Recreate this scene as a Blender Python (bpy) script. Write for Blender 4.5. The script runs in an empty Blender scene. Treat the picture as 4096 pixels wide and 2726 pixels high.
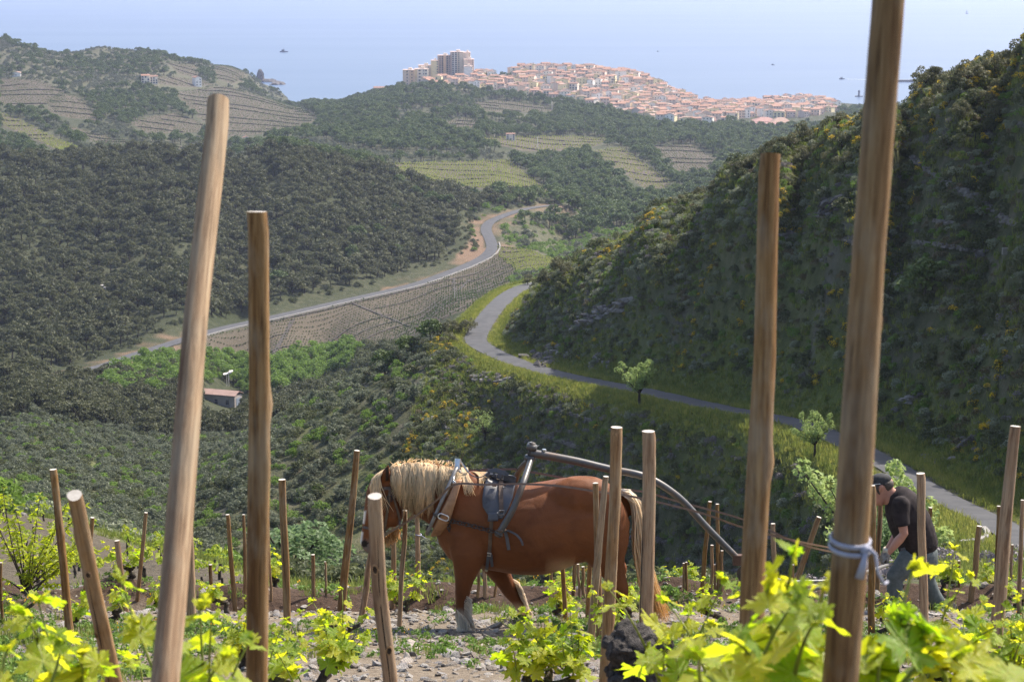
import bpy, bmesh, math, random
import numpy as np
from mathutils import Vector, Matrix, Euler
R = math.radians
rng = np.random.default_rng(7)
random.seed(7)
scene = bpy.context.scene
col = scene.collection
# ------------------------------------------------------------------ camera
CZ = 190.0                                  # eye height above the sea
F = 2000.0                                  # focal length in pixels of a 1024 px wide picture
TH = math.atan((340.5 + 40.0) / F)          # pitch below the horizon
CT, ST = math.cos(TH), math.sin(TH)
cam_d = bpy.data.cameras.new('camera')
cam = bpy.data.objects.new('camera', cam_d)
col.objects.link(cam)
cam.location = (0, 0, CZ)
cam.rotation_euler = (math.pi / 2 - TH, 0, 0)
cam_d.sensor_width = 36.0
cam_d.sensor_fit = 'HORIZONTAL'
cam_d.lens = 36.0 * F / 1024.0
cam_d.clip_start = 0.3
cam_d.clip_end = 60000
cam_d.dof.use_dof = True
cam_d.dof.focus_distance = 20.5
cam_d.dof.aperture_fstop = 9.0
scene.camera = cam
# ------------------------------------------------------------------ sky and sun
SUN_AZ, SUN_EL = R(50), R(50)               # azimuth to the right of the view (+Y)
w = bpy.data.worlds.new('World')
scene.world = w
w.use_nodes = True
nt = w.node_tree
sky = nt.nodes.new('ShaderNodeTexSky')
sky.sky_type = 'NISHITA'
sky.sun_disc = False
sky.sun_elevation = SUN_EL
sky.sun_rotation = SUN_AZ
sky.altitude = 150
sky.air_density = 1.0
sky.dust_density = 3.0
sky.ozone_density = 1.0
nt.nodes['Background'].inputs['Strength'].default_value = 0.15
nt.links.new(sky.outputs['Color'], nt.nodes['Background'].inputs['Color'])
sd = bpy.data.lights.new('sun', 'SUN')
sd.energy = 4.6
sd.angle = R(0.53)
sd.color = (1.0, 0.93, 0.82)
sun = bpy.data.objects.new('sun', sd)
col.objects.link(sun)
sv = Vector((math.sin(SUN_AZ) * math.cos(SUN_EL), math.cos(SUN_AZ) * math.cos(SUN_EL), math.sin(SUN_EL)))
sun.rotation_euler = sv.to_track_quat('Z', 'Y').to_euler()
sun.location = (60, 80, 320)
scene.view_settings.view_transform = 'Standard'
scene.view_settings.look = 'None'
scene.view_settings.exposure = 0.92
scene.view_settings.gamma = 1.0
scene.view_settings.use_curve_mapping = False
cy = scene.cycles
cy.max_bounces = 8
cy.diffuse_bounces = 3
cy.glossy_bounces = 3
cy.transmission_bounces = 6
cy.transparent_max_bounces = 8
cy.volume_bounces = 1
cy.use_denoising = True
cy.denoising_prefilter = 'NONE'
cy.sample_clamp_indirect = 8
# ------------------------------------------------------------------ pixel <-> world helpers
def unproj(px, py, d):
    """the point at horizontal distance d (along +Y) that shows at (px, py)"""
    a = (340.5 - py) / F
    z = d * (a * CT - ST) / (CT + a * ST)
    dep = d * CT - z * ST
    return np.array([(px - 512.0) / F * dep, d, z + CZ])
def at(px, py, d):
    return Vector(unproj(px, py, d))
def proj(x, y, z):
    z = z - CZ
    dep = y * CT - z * ST
    v = y * ST + z * CT
    return 512 + F * x / dep, 340.5 - F * v / dep
# ------------------------------------------------------------------ small builders
def mesh_obj(name, verts, faces, mats=(), parent=None, smooth=False, mi=None, link=True):
    me = bpy.data.meshes.new(name)
    me.from_pydata([tuple(v) for v in verts], [], faces)
    for m in (mats if isinstance(mats, (list, tuple)) else [mats]):
        me.materials.append(m)
    if mi is not None:
        me.polygons.foreach_set('material_index', np.asarray(mi, dtype=np.int32))
    if smooth:
        me.polygons.foreach_set('use_smooth', np.ones(len(me.polygons), dtype=bool))
    me.update()
    o = bpy.data.objects.new(name, me)
    if link:
        col.objects.link(o)
    if parent:
        o.parent = parent
    return o
def fast_mesh(name, V, Q, mats, smooth=False, mi=None, parent=None, link=True):
    """V (n,3) array, Q (m,k) array of equal-sized faces"""
    V = np.ascontiguousarray(V, dtype=np.float32)
    Q = np.ascontiguousarray(Q, dtype=np.int32)
    me = bpy.data.meshes.new(name)
    me.vertices.add(len(V)); me.vertices.foreach_set('co', V.ravel())
    k = Q.shape[1]
    me.loops.add(Q.size); me.loops.foreach_set('vertex_index', Q.ravel())
    me.polygons.add(len(Q)); me.polygons.foreach_set('loop_start', np.arange(0, Q.size, k, dtype=np.int32))
    for m in (mats if isinstance(mats, (list, tuple)) else [mats]):
        me.materials.append(m)
    if mi is not None:
        me.polygons.foreach_set('material_index', np.asarray(mi, dtype=np.int32))
    me.polygons.foreach_set('use_smooth', np.full(len(Q), smooth, dtype=bool))
    me.update(calc_edges=True)
    me.validate()
    o = bpy.data.objects.new(name, me)
    if link:
        col.objects.link(o)
    if parent:
        o.parent = parent
    return o
def grp(o, label=None, cat=None, group=None, kind=None):
    if label: o['label'] = label
    if cat: o['category'] = cat
    if group: o['group'] = group
    if kind: o['kind'] = kind
    return o
def empty(name, loc, label=None, cat=None, group=None, rz=0.0):
    o = bpy.data.objects.new(name, None)
    o.empty_display_size = 0.1
    col.objects.link(o)
    o.location = loc
    o.rotation_euler = (0, 0, rz)
    return grp(o, label, cat, group)
class MB:
    """collects simple shapes and links them as one mesh object"""
    def __init__(self):
        self.v, self.f, self.m = [], [], []
    def add(self, vs, fs, m=0):
        n = len(self.v)
        self.v += [tuple(v) for v in vs]
        self.f += [tuple(i + n for i in f) for f in fs]
        self.m += [m] * len(fs)
        return self
    def box(self, c, s, rz=0.0, m=0, taper=1.0):
        cx, cy_, cz = c; sx, sy, sz = s[0] / 2, s[1] / 2, s[2] / 2
        ca, sa = math.cos(rz), math.sin(rz)
        vs = []
        for k in (-1, 1):
            t = taper if k > 0 else 1.0
            for i, j in ((-1, -1), (1, -1), (1, 1), (-1, 1)):
                x, y = i * sx * t, j * sy * t
                vs.append((cx + x * ca - y * sa, cy_ + x * sa + y * ca, cz + k * sz))
        return self.add(vs, [(3, 2, 1, 0), (4, 5, 6, 7), (0, 1, 5, 4), (1, 2, 6, 5), (2, 3, 7, 6), (3, 0, 4, 7)], m)
    def tube(self, pts, rad, n=8, m=0, caps=True, flat=None):
        """tube along pts; rad a number or list; flat=(a,b) scales the section"""
        pts = [Vector(p) for p in pts]
        if not isinstance(rad, (list, tuple, np.ndarray)): rad = [rad] * len(pts)
        vs, fs = [], []
        up = None
        for i, p in enumerate(pts):
            t = (pts[min(i + 1, len(pts) - 1)] - pts[max(i - 1, 0)]).normalized()
            if up is None:
                a = Vector((0, 0, 1)) if abs(t.z) < 0.9 else Vector((1, 0, 0))
                up = (a - t * a.dot(t)).normalized()
            else:
                up = (up - t * up.dot(t))
                up = up.normalized() if up.length > 1e-6 else Vector((1, 0, 0))
            sd_ = t.cross(up)
            fa, fb = flat if flat else (1, 1)
            for k in range(n):
                an = 2 * math.pi * k / n
                vs.append(p + up * (math.cos(an) * rad[i] * fa) + sd_ * (math.sin(an) * rad[i] * fb))
        for i in range(len(pts) - 1):
            for k in range(n):
                a, b = i * n + k, i * n + (k + 1) % n
                fs.append((a, b, b + n, a + n))
        if caps:
            fs.append(tuple(range(n - 1, -1, -1)))
            e = (len(pts) - 1) * n
            fs.append(tuple(range(e, e + n)))
        return self.add(vs, fs, m)
    def lathe(self, c, prof, n=16, m=0, sx=1, sy=1):
        vs, fs = [], []
        for r_, z in prof:
            for k in range(n):
                an = 2 * math.pi * k / n
                vs.append((c[0] + r_ * sx * math.cos(an), c[1] + r_ * sy * math.sin(an), c[2] + z))
        for i in range(len(prof) - 1):
            for k in range(n):
                a, b = i * n + k, i * n + (k + 1) % n
                fs.append((a, b, b + n, a + n))
        fs.append(tuple(range(n - 1, -1, -1)))
        e = (len(prof) - 1) * n
        fs.append(tuple(range(e, e + n)))
        return self.add(vs, fs, m)
    def build(self, name, mats, parent=None, smooth=False, link=True):
        return mesh_obj(name, self.v, self.f, mats, parent, smooth, self.m, link)
# ------------------------------------------------------------------ materials
def new_mat(name):
    m = bpy.data.materials.new(name)
    m.use_nodes = True
    n = m.node_tree
    return m, n, n.nodes['Principled BSDF'], n.links
def ramp(n, stops):
    r = n.nodes.new('ShaderNodeValToRGB')
    e = r.color_ramp.elements
    while len(e) < len(stops): e.new(0.5)
    for k, (p, c) in enumerate(stops):
        e[k].position = p; e[k].color = (*c, 1)
    return r
def noise(n, scale, detail=4, rough=0.6, vec=None, dist=0.0):
    t = n.nodes.new('ShaderNodeTexNoise')
    t.inputs['Scale'].default_value = scale
    t.inputs['Detail'].default_value = detail
    t.inputs['Roughness'].default_value = rough
    t.inputs['Distortion'].default_value = dist
    if vec is not None: n.links.new(vec, t.inputs['Vector'])
    return t
def coord(n, kind='Object', scale=None):
    c = n.nodes.new('ShaderNodeTexCoord').outputs[kind]
    if scale:
        mp = n.nodes.new('ShaderNodeMapping')
        mp.inputs['Scale'].default_value = scale
        n.links.new(c, mp.inputs['Vector'])
        return mp.outputs['Vector']
    return c
def bump(n, hgt, strength, dist, bsdf):
    b = n.nodes.new('ShaderNodeBump')
    b.inputs['Strength'].default_value = strength
    b.inputs['Distance'].default_value = dist
    n.links.new(hgt, b.inputs['Height'])
    n.links.new(b.outputs['Normal'], bsdf.inputs['Normal'])
    return b
def mix(n, fac, a, b, mode='MIX'):
    m = n.nodes.new('ShaderNodeMix'); m.data_type = 'RGBA'; m.blend_type = mode
    for v, k in ((fac, 0), (a, 6), (b, 7)):
        if hasattr(v, 'node'): n.links.new(v, m.inputs[k])
        elif k == 0: m.inputs[0].default_value = v
        else: m.inputs[k].default_value = (*v, 1)
    return m.outputs[2]
def noisy_mat(name, c1, c2, scale=8.0, rough=0.8, bumps=0.3, bdist=0.01, kind='Object', vscale=None, spec=0.3, detail=5, metal=0.0, c3=None):
    m, n, b, l = new_mat(name)
    v = coord(n, kind, vscale)
    t = noise(n, scale, detail, 0.62, v)
    st = [(0.32, c1), (0.68, c2)] if c3 is None else [(0.28, c1), (0.5, c2), (0.72, c3)]
    r = ramp(n, st)
    l.new(t.outputs['Fac'], r.inputs['Fac'])
    l.new(r.outputs['Color'], b.inputs['Base Color'])
    b.inputs['Roughness'].default_value = rough
    b.inputs['Specular IOR Level'].default_value = spec
    b.inputs['Metallic'].default_value = metal
    if bumps:
        t2 = noise(n, scale * 3, 5, 0.65, v)
        bump(n, t2.outputs['Fac'], bumps, bdist, b)
    return m
def leaf_mat(name, c1, c2, trans=0.35, rough=0.55, tcol=None, spec=0.3, jitter=0.25):
    """foliage: colour varies from object to object and leaf to leaf; part of the light comes through"""
    m, n, b, l = new_mat(name)
    oi = n.nodes.new('ShaderNodeObjectInfo')
    ge = n.nodes.new('ShaderNodeNewGeometry')
    ad = n.nodes.new('ShaderNodeMath'); ad.operation = 'MULTIPLY_ADD'
    l.new(ge.outputs['Random Per Island'], ad.inputs[0]); ad.inputs[1].default_value = 0.6
    m2 = n.nodes.new('ShaderNodeMath'); m2.operation = 'MULTIPLY'; m2.inputs[1].default_value = 0.4
    l.new(oi.outputs['Random'], m2.inputs[0]); l.new(m2.outputs[0], ad.inputs[2])
    cc = mix(n, ad.outputs[0], c1, c2)
    l.new(cc, b.inputs['Base Color'])
    b.inputs['Roughness'].default_value = rough
    b.inputs['Specular IOR Level'].default_value = spec
    if trans > 0:
        tr = n.nodes.new('ShaderNodeBsdfTranslucent')
        if tcol is None:
            l.new(cc, tr.inputs['Color'])
        else:
            tc = mix(n, ad.outputs[0], tcol[0], tcol[1]); l.new(tc, tr.inputs['Color'])
        ms = n.nodes.new('ShaderNodeMixShader'); ms.inputs['Fac'].default_value = trans
        l.new(b.outputs[0], ms.inputs[1]); l.new(tr.outputs[0], ms.inputs[2])
        l.new(ms.outputs[0], n.nodes['Material Output'].inputs['Surface'])
    return m
# ================================================================== TERRAIN
ROAD_NEAR = [(1150,640,92),(1090,592,104),(1050,560,114),(1017,535,124),(991,521,133),(956,506,144),(921,487,155),(895,469,164),(850,445,180),(797,423,199),(747,413,216),(704,405,233),(652,393,255),(617,386,270),(565,376,292),(521,364,314),(494,353,330),(476,342,344),(480,329,356),(488,316,368),(497,306,382),(506,297,396),(517,290,412),(536,283,432),(560,280,452)]
ROAD_VALLEY = [(-120,420,600),(-20,396,640),(60,376,672),(104,365,690),(139,354,720),(209,332,770),(265,319,800),(348,300,850),(413,285,890),(450,272,925),(469,265,945),(485,256,965),(492,248,985),(490,239,1010),(486,230,1040),(490,222,1065),(503,216,1090),(517,211,1112),(535,207,1140),(560,205,1175)]
CTRL = [
# plot below, on the left
(-250,498,85),(0,512,75),(60,520,68),(110,543,57),(160,555,51),(200,565,46),(245,581,40),(280,594,33),(0,560,45),(0,595,30),(110,575,42),(180,585,38),
(0,530,110),(100,552,110),(200,575,100),(300,587,110),(240,590,105),(0,525,160),(150,560,160),
# slope in front, hidden ravine
(350,600,60),(400,603,90),(500,602,60),(500,606,130),(640,602,60),(640,608,130),(780,602,60),(780,606,110),(400,606,180),(520,606,190),(640,606,175),
(330,600,190),
# right of the vineyard
(780,594,30),(900,578,38),(900,566,52),(900,584,95),(1000,572,42),(1000,559,62),(1000,562,88),(1100,560,60),(850,590,80),
# maquis on the left
(0,372,640),(0,400,570),(0,450,440),(0,495,330),(-200,470,330),(-200,400,520),(100,387,640),(100,420,540),(100,460,430),(100,512,310),(200,402,640),(200,440,510),(200,480,400),(185,522,300),(270,402,650),(270,428,530),(90,530,220),
# spur edge
(445,350,338),(410,366,340),(370,390,340),(330,414,336),(290,444,328),(258,475,315),(232,510,298),(215,548,270),(210,575,240),
(450,375,440),(400,395,450),(330,420,470),(450,330,640),(400,345,700),(330,372,740),(260,378,720),(330,395,640),(450,300,780),(520,310,620),(500,295,760),
# spur face
(640,432,243),(640,482,232),(640,540,222),(640,596,212),(500,402,300),(500,452,284),(500,502,268),(500,560,252),(500,600,240),(400,420,312),(400,480,292),(400,540,272),(400,592,255),(310,480,305),(300,540,282),(300,590,262),(800,445,190),(800,482,182),(800,540,173),(800,596,165),(900,500,152),(900,540,142),(900,580,133),(560,396,280),(570,450,262),(720,425,222),(720,480,208),(720,560,195),
# right hill
(1150,-18,205),(1024,50,215),(991,62,222),(956,82,228),(921,92,236),(895,114,242),(860,122,250),(826,132,258),(800,142,264),(782,151,268),(747,168,278),(720,183,290),(690,200,300),(643,222,318),(600,248,335),(560,270,352),(530,286,376),
(1150,-9,225),(1024,59,236),(991,71,244),(956,91,250),(921,101,259),(895,123,266),(860,131,275),(826,141,283),(800,151,290),(782,160,294),(747,177,305),(720,192,319),(690,209,330),(643,231,349),(600,257,368),(560,279,387),
(1024,53,204),(956,85,216),(895,117,229),(826,135,245),(782,154,254),(720,186,275),(643,225,302),(560,273,334),
(1150,6,254),(1024,74,266),(991,86,275),(956,106,282),(921,116,292),(895,138,300),(860,146,310),(826,156,319),(800,166,327),(782,175,332),(747,192,344),(720,207,359),(690,224,372),(643,246,394),(600,272,415),
(1000,500,138),(1000,400,158),(1000,300,178),(1000,200,195),(1000,120,208),(900,425,177),(900,330,195),(900,230,215),(900,150,232),(800,392,204),(800,300,224),(800,210,248),(700,376,241),(700,300,264),(700,240,284),(620,358,276),(620,300,297),(620,255,322),(560,352,305),(560,312,328),(1150,480,118),(1150,300,150),(1150,120,185),
(1024,170,700),(850,175,700),(700,225,650),(600,270,640),(1024,150,1100),(850,165,1000),
# forest hill left
(0,160,1150),(100,158,1150),(195,153,1140),(278,153,1135),(330,166,1130),(391,180,1130),(435,193,1130),(474,206,1125),(-250,150,1150),(-250,300,820),
(0,345,755),(0,280,860),(0,220,980),(100,340,765),(100,280,865),(100,220,985),(250,308,840),(250,250,940),(250,200,1035),(400,275,915),(400,230,1005),(400,200,1075),(470,245,985),(460,222,1040),
(0,168,1330),(200,164,1330),(300,164,1330),(380,172,1330),
(260,345,770),(350,340,775),(420,315,815),(470,290,860),(230,375,735),
# left far hills
(0,150,1480),(0,120,1700),(0,80,2100),(0,40,2500),(-250,130,1480),(-250,30,2500),(100,142,1550),(100,112,1830),(100,92,2030),(100,62,2380),(100,47,2550),(200,132,1750),(200,103,2030),(200,84,2280),(195,62,2600),(230,66,2680),(250,75,2740),(260,84,2820),(150,52,2570),
(60,133,1600),(60,100,1900),
(225,87,2250),(270,98,2300),(305,107,2360),(300,128,1860),(240,125,1850),(270,103,2520),(330,106,2560),(0,60,2800),(100,66,2850),(200,78,2900),
(280,102,2680),(330,105,2700),(300,100,2800),
# town hill
(352,105,2600),(380,93,2500),(420,82,2550),(470,77,2600),(520,71,2650),(545,70,2650),(575,71,2670),(600,72,2690),(622,75,2710),(640,79,2730),(665,90,2740),(690,101,2700),(760,103,2680),(830,103,2680),
(400,96,2900),(520,96,2900),(600,96,2900),(700,101,2900),(900,102,2900),
(480,92,2350),(560,110,2160),(640,118,2150),(700,125,2080),(770,128,2080),(620,96,2450),(540,88,2450),(700,109,2400),(780,111,2400),(900,110,2400),
# middle ground
(400,100,2200),(350,115,2000),(450,112,2000),(330,150,1500),(400,142,1640),(500,136,1720),(600,136,1850),(680,150,1720),(300,142,1600),(760,150,1700),
(380,166,1420),(450,167,1440),(530,190,1300),(450,186,1300),(600,176,1450),(600,210,1250),(560,202,1285),(650,192,1400),(560,225,1160),(600,230,1120),(545,240,1060),(530,255,960),(545,270,880),(500,236,1050),(760,190,1350),
# sea bed
(-200,60,3400),(100,60,3600),(400,75,3600),(700,80,3600),(1000,80,3600),(1300,80,3400),
# near edge
(-200,597,27),(100,597,27),(300,599,27),(500,600,27),(700,600,27),(900,593,27),(1100,590,27),
]
for p in ROAD_NEAR + ROAD_VALLEY:
    CTRL.append(p)
CTRL = np.array(CTRL, dtype=float)
_P = np.array([unproj(*p) for p in CTRL])
_A = np.stack([_P[:, 0] / _P[:, 1] * 7.0, np.log(_P[:, 1])], 1)
_S = (_P[:, 2] - CZ) / _P[:, 1]
def _phi(r2):
    return 0.5 * r2 * np.log(r2 + 1e-12)
_n = len(_A)
_d2 = ((_A[:, None] - _A[None]) ** 2).sum(-1)
_K = _phi(_d2) + np.eye(_n) * 2e-4
_Q = np.concatenate([np.ones((_n, 1)), _A], 1)
_M = np.block([[_K, _Q], [_Q.T, np.zeros((3, 3))]])
_W = np.linalg.solve(_M, np.concatenate([_S, np.zeros(3)]))
def _tps(x, y):
    a = np.stack([x / y * 7.0, np.log(y)], -1).reshape(-1, 2)
    out = np.empty(len(a))
    for k in range(0, len(a), 20000):
        q = a[k:k + 20000]
        d2 = (q[:, 0:1] - _A[:, 0]) ** 2 + (q[:, 1:2] - _A[:, 1]) ** 2
        out[k:k + 20000] = _phi(d2) @ _W[:_n] + _W[_n] + q @ _W[_n + 1:]
    return out.reshape(x.shape) * y
# value noise for relief
_tab = rng.random((256, 256))
def vnoise(x, y):
    xi, yi = np.floor(x).astype(int), np.floor(y).astype(int)
    fx, fy = x - xi, y - yi
    fx, fy = fx * fx * (3 - 2 * fx), fy * fy * (3 - 2 * fy)
    g = lambda i, j: _tab[i & 255, j & 255]
    return (g(xi, yi) * (1 - fx) + g(xi + 1, yi) * fx) * (1 - fy) + (g(xi, yi + 1) * (1 - fx) + g(xi + 1, yi + 1) * fx) * fy
def fbm(x, y, o=4):
    s, a = 0.0, 0.5
    for k in range(o):
        s = s + a * (vnoise(x * 2 ** k + 17 * k, y * 2 ** k + 31 * k) - 0.5)
        a *= 0.5
    return s
# the vineyard slope we stand on
_nd = np.array([0, 3.5, 6, 11, 15, 20, 23.4, 24.6, 26.0, 28])
_nz = np.array([-1.35, -2.15, -2.88, -4.28, -5.46, -6.78, -7.62, -7.95, -8.3, -9.0])
def _near(x, y):
    z = np.interp(y, _nd, _nz)
    z = z + 0.10 * fbm(x * 0.5 + 3, y * 0.5, 3)
    # the ridge of earth thrown up along the row behind the horse
    r = 0.22 * np.exp(-((y - 22.9 - 0.3 * np.sin(x * 0.7)) / 0.55) ** 2) * (0.75 + 1.0 * fbm(x * 1.3, y * 1.3, 3) * 2)
    f = -0.16 * np.exp(-((y - 21.9) / 0.35) ** 2)
    return z + r + f
def poly_pts(road, step):
    P = np.array([unproj(*p) for p in road])
    # Catmull-Rom in plan
    out = []
    for i in range(len(P) - 1):
        p0, p1, p2, p3 = P[max(i - 1, 0)], P[i], P[i + 1], P[min(i + 2, len(P) - 1)]
        L = np.linalg.norm(p2 - p1)
        for t in np.arange(0, 1, 1 / max(2, int(L / step))):
            out.append(0.5 * ((2 * p1) + (-p0 + p2) * t + (2 * p0 - 5 * p1 + 4 * p2 - p3) * t * t + (-p0 + 3 * p1 - 3 * p2 + p3) * t ** 3))
    out.append(P[-1])
    return np.array(out)
RN = poly_pts(ROAD_NEAR, 2.5)
RV = poly_pts(ROAD_VALLEY, 5.0)
for _r in (RN, RV):     # smooth the grade
    for _k in range(12):
        _r[1:-1, 2] = (_r[:-2, 2] + 2 * _r[1:-1, 2] + _r[2:, 2]) / 4
def road_dist(x, y, r):
    best = np.full(x.shape, 1e9); bz = np.zeros(x.shape)
    m = (x > r[:, 0].min() - 40) & (x < r[:, 0].max() + 40) & (y > r[:, 1].min() - 40) & (y < r[:, 1].max() + 40)
    if not m.any(): return best, bz
    xs, ys = x[m], y[m]; b = np.full(xs.shape, 1e9); zz = np.zeros(xs.shape)
    for i in range(len(r) - 1):
        ax, ay, az = r[i]; dx, dy, dz = r[i + 1] - r[i]
        t = np.clip(((xs - ax) * dx + (ys - ay) * dy) / (dx * dx + dy * dy + 1e-9), 0, 1)
        dd = np.hypot(xs - ax - t * dx, ys - ay - t * dy)
        k = dd < b
        b = np.where(k, dd, b); zz = np.where(k, az + t * dz, zz)
    best[m] = b; bz[m] = zz
    return best, bz
def height(x, y, detail=True):
    x = np.asarray(x, float); y = np.asarray(y, float)
    yy = np.maximum(y, 1.0)
    zf = _tps(x, np.maximum(yy, 20.0)) + CZ
    if detail:
        am = np.clip((yy - 40) / 200, 0, 1)
        am = am * np.where(yy > 600, 0.45, 1.0)
        zf = zf + am * (fbm(x / 28.0, y / 28.0, 4) * 2.2 + fbm(x / 7.0, y / 7.0, 2) * 0.15)
    for r, hw, bank in ((RN, 3.2, 7.0), (RV, 4.6, 12.0)):
        dd, rz = road_dist(x, yy, r)
        k = np.clip((dd - hw) / bank, 0, 1); k = k * k * (3 - 2 * k)
        zf = np.where(dd < hw + bank, rz * (1 - k) + zf * k, zf)
    zn = _near(x, yy) + CZ
    k = np.clip((yy - 25.0) / 6.0, 0, 1)
    return np.where(yy < 25.0, zn, zn * (1 - k) + zf * k)
def gz(x, y):
    return float(height(np.array([x]), np.array([y]))[0])
_MD = np.geomspace(2.5, 3200, 1500)
def hit(px, py):
    """first point of the ground seen at pixel (px, py)"""
    a = (340.5 - py) / F
    s = (a * CT - ST) / (CT + a * ST)
    z = s * _MD
    dep = _MD * CT - z * ST
    x = (px - 512.0) / F * dep
    h = height(x, _MD) - CZ
    b = np.nonzero(h >= z)[0]
    if len(b) == 0: return None
    i = b[0]
    if i == 0: i = 1
    u0, u1 = z[i - 1] - h[i - 1], z[i] - h[i]
    t = u0 / (u0 - u1 + 1e-9)
    d = _MD[i - 1] + t * (_MD[i] - _MD[i - 1])
    p = unproj(px, py, d)
    return Vector((p[0], p[1], gz(p[0], p[1])))
def inpoly(px, py, poly):
    r = np.zeros(px.shape, bool)
    n = len(poly)
    for i in range(n):
        x0, y0 = poly[i]; x1, y1 = poly[(i + 1) % n]
        c = ((y0 > py) != (y1 > py)) & (px < (x1 - x0) * (py - y0) / (y1 - y0 + 1e-12) + x0)
        r ^= c
    return r
# ---- plan of the land cover; outlines were read off the picture, each with the distances it lies between
VINEYARDS = [   # name, outline, d0, d1, soil colour, vine spacing
 ('slope', [(206,336),(265,322),(348,303),(413,288),(470,268),(497,254),(515,262),(516,274),(500,290),(470,310),(440,325),(400,340),(330,352),(270,366),(235,366),(207,350)], 700, 1010),
 ('patch', [(497,246),(530,250),(560,262),(540,275),(516,270),(500,258)], 860, 1040),
 ('mid', [(376,164),(430,162),(508,160),(523,172),(545,186),(548,192),(500,190),(440,186),(402,180)], 1180, 1560),
 ('mid_far', [(475,139),(505,137),(575,136),(612,139),(590,148),(545,152),(520,150)], 1450, 1900),
 ('right_mid', [(585,152),(622,147),(640,160),(668,180),(674,192),(650,192),(628,176),(600,160)], 1250, 1800),
 ('right_far', [(652,146),(690,144),(716,158),(710,172),(680,172),(664,158)], 1300, 1900),
 ('small_mid', [(444,122),(466,117),(480,124),(462,129)], 1500, 2100),
 ('under_town', [(470,103),(498,99),(545,106),(560,110),(530,112),(490,111)], 1800, 2400),
 ('left_hill', [(0,78),(40,80),(62,90),(66,103),(40,104),(0,104)], 1500, 2300),
 ('left_mid', [(46,100),(62,92),(80,98),(95,112),(96,120),(70,118),(50,112)], 1450, 2100),
 ('left_ridge', [(0,112),(20,120),(60,140),(92,152),(70,156),(40,142),(0,124)], 1300, 1900),
 ('left_low', [(65,125),(110,137),(160,145),(205,146),(205,152),(140,156),(95,143)], 1350, 1900),
 ('terraces', [(175,92),(225,86),(262,96),(300,106),(318,118),(300,128),(260,134),(226,136),(205,122),(190,108)], 1600, 2450),
 ('terraces_low', [(130,122),(152,116),(176,112),(204,124),(198,132),(168,133),(145,132)], 1500, 2200),
 ('head_far', [(166,62),(196,66),(198,78),(180,74)], 2200, 2800),
 ('head_tip', [(212,62),(240,66),(246,78),(232,84),(216,78)], 2300, 2900),
 ('head_low', [(150,76),(186,78),(214,84),(190,87),(160,84)], 2100, 2700),
]
def vineyard_mask(px, py, y):
    m = np.zeros(px.shape, int)
    for i, (nm, poly, d0, d1) in enumerate(VINEYARDS):
        m[inpoly(px, py, poly) & (y > d0) & (y < d1)] = i + 1
    return m
def ground_kind(x, y, z):
    px, py = proj(x, y, z)
    k = {}
    k['vine'] = vineyard_mask(px, py, y)
    k['plot'] = (y > 28) & (y < 72) & (px < 290) & (y < 76 - np.clip(px, -300, 290) * 0.13) & (y < 72 - np.clip(px - 70, 0, 400) * 0.14)
    return px, py, k
# polar grid about the place where we stand, fine where the picture looks
tt = np.concatenate([np.linspace(-0.62, -0.30, 26)[:-1], np.linspace(-0.30, 0.30, 300), np.linspace(0.30, 0.62, 26)[1:]])
dd = np.concatenate([np.geomspace(26.5, 120, 200)[:-1], np.geomspace(120, 460, 260)[:-1], np.geomspace(460, 3300, 330)])
T, D = np.meshgrid(tt, dd)
X, Y = (T * D), D.copy()
Z = height(X, Y)
nr, nc = Z.shape
idx = np.arange(nr * nc).reshape(nr, nc)
quads = np.stack([idx[:-1, :-1].ravel(), idx[:-1, 1:].ravel(), idx[1:, 1:].ravel(), idx[1:, :-1].ravel()], 1)
Vt = np.stack([X.ravel(), Y.ravel(), Z.ravel()], 1)
px, py, GK = ground_kind(Vt[:, 0], Vt[:, 1], Vt[:, 2])
# cover weights: r = bare soil / path, g = grass, b = rock, else scrub floor
xx, yy = Vt[:, 0], Vt[:, 1]
dn, _ = road_dist(xx, yy, RN)
dv, _ = road_dist(xx, yy, RV)
bare = np.zeros(len(Vt)); grass = np.zeros(len(Vt)); rock = np.zeros(len(Vt)); red = np.zeros(len(Vt))
bare[GK['vine'] > 0] = 1.0
bare[GK['plot']] = 1.0
nz = fbm(xx / 9.0, yy / 9.0, 3)
nz2 = fbm(xx / 40.0 + 9, yy / 40.0, 3)
grass = np.maximum(grass, np.where(dn < 7.5, np.clip(1.25 - np.abs(dn - 4.0) / 4.5 + nz, 0, 1), 0) * (dn > 2.4))
grass = np.maximum(grass, np.clip(nz2 * 4 + 0.1, 0, 1) * (yy > 75) * (yy < 470) * 0.8)
grass = np.maximum(grass, np.where((yy < 75) & (px > 740), np.clip(0.55 + nz * 2, 0, 1), 0))
grass = np.maximum(grass, np.where((yy < 110) & ~GK['plot'], np.clip(0.5 + nz * 2, 0, 1), 0))
rock = np.clip(nz * 5 - 0.75, 0, 1) * (yy > 110) * (yy < 420)
red = np.where((dv > 3.2) & (dv < 15) & (py < 400) & ((px < 190) | (px > 380)), np.clip(0.45 - (dv - 6) / 7 + nz * 3, 0, 1), 0) * (GK['vine'] == 0)
red = np.maximum(red, inpoly(px, py, [(455,258),(478,232),(484,240),(488,252),(470,262)]) * (yy > 850) * 1.0)
ground = fast_mesh('hillside', Vt, quads, [], smooth=True)
grp(ground, kind='structure')
def color_attr(o, name, arr):
    a = o.data.color_attributes.new(name, 'FLOAT_COLOR', 'POINT')
    a.data.foreach_set('color', np.ascontiguousarray(arr, dtype=np.float32).ravel())
color_attr(ground, 'cover', np.stack([bare, grass, rock, red], 1))
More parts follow.
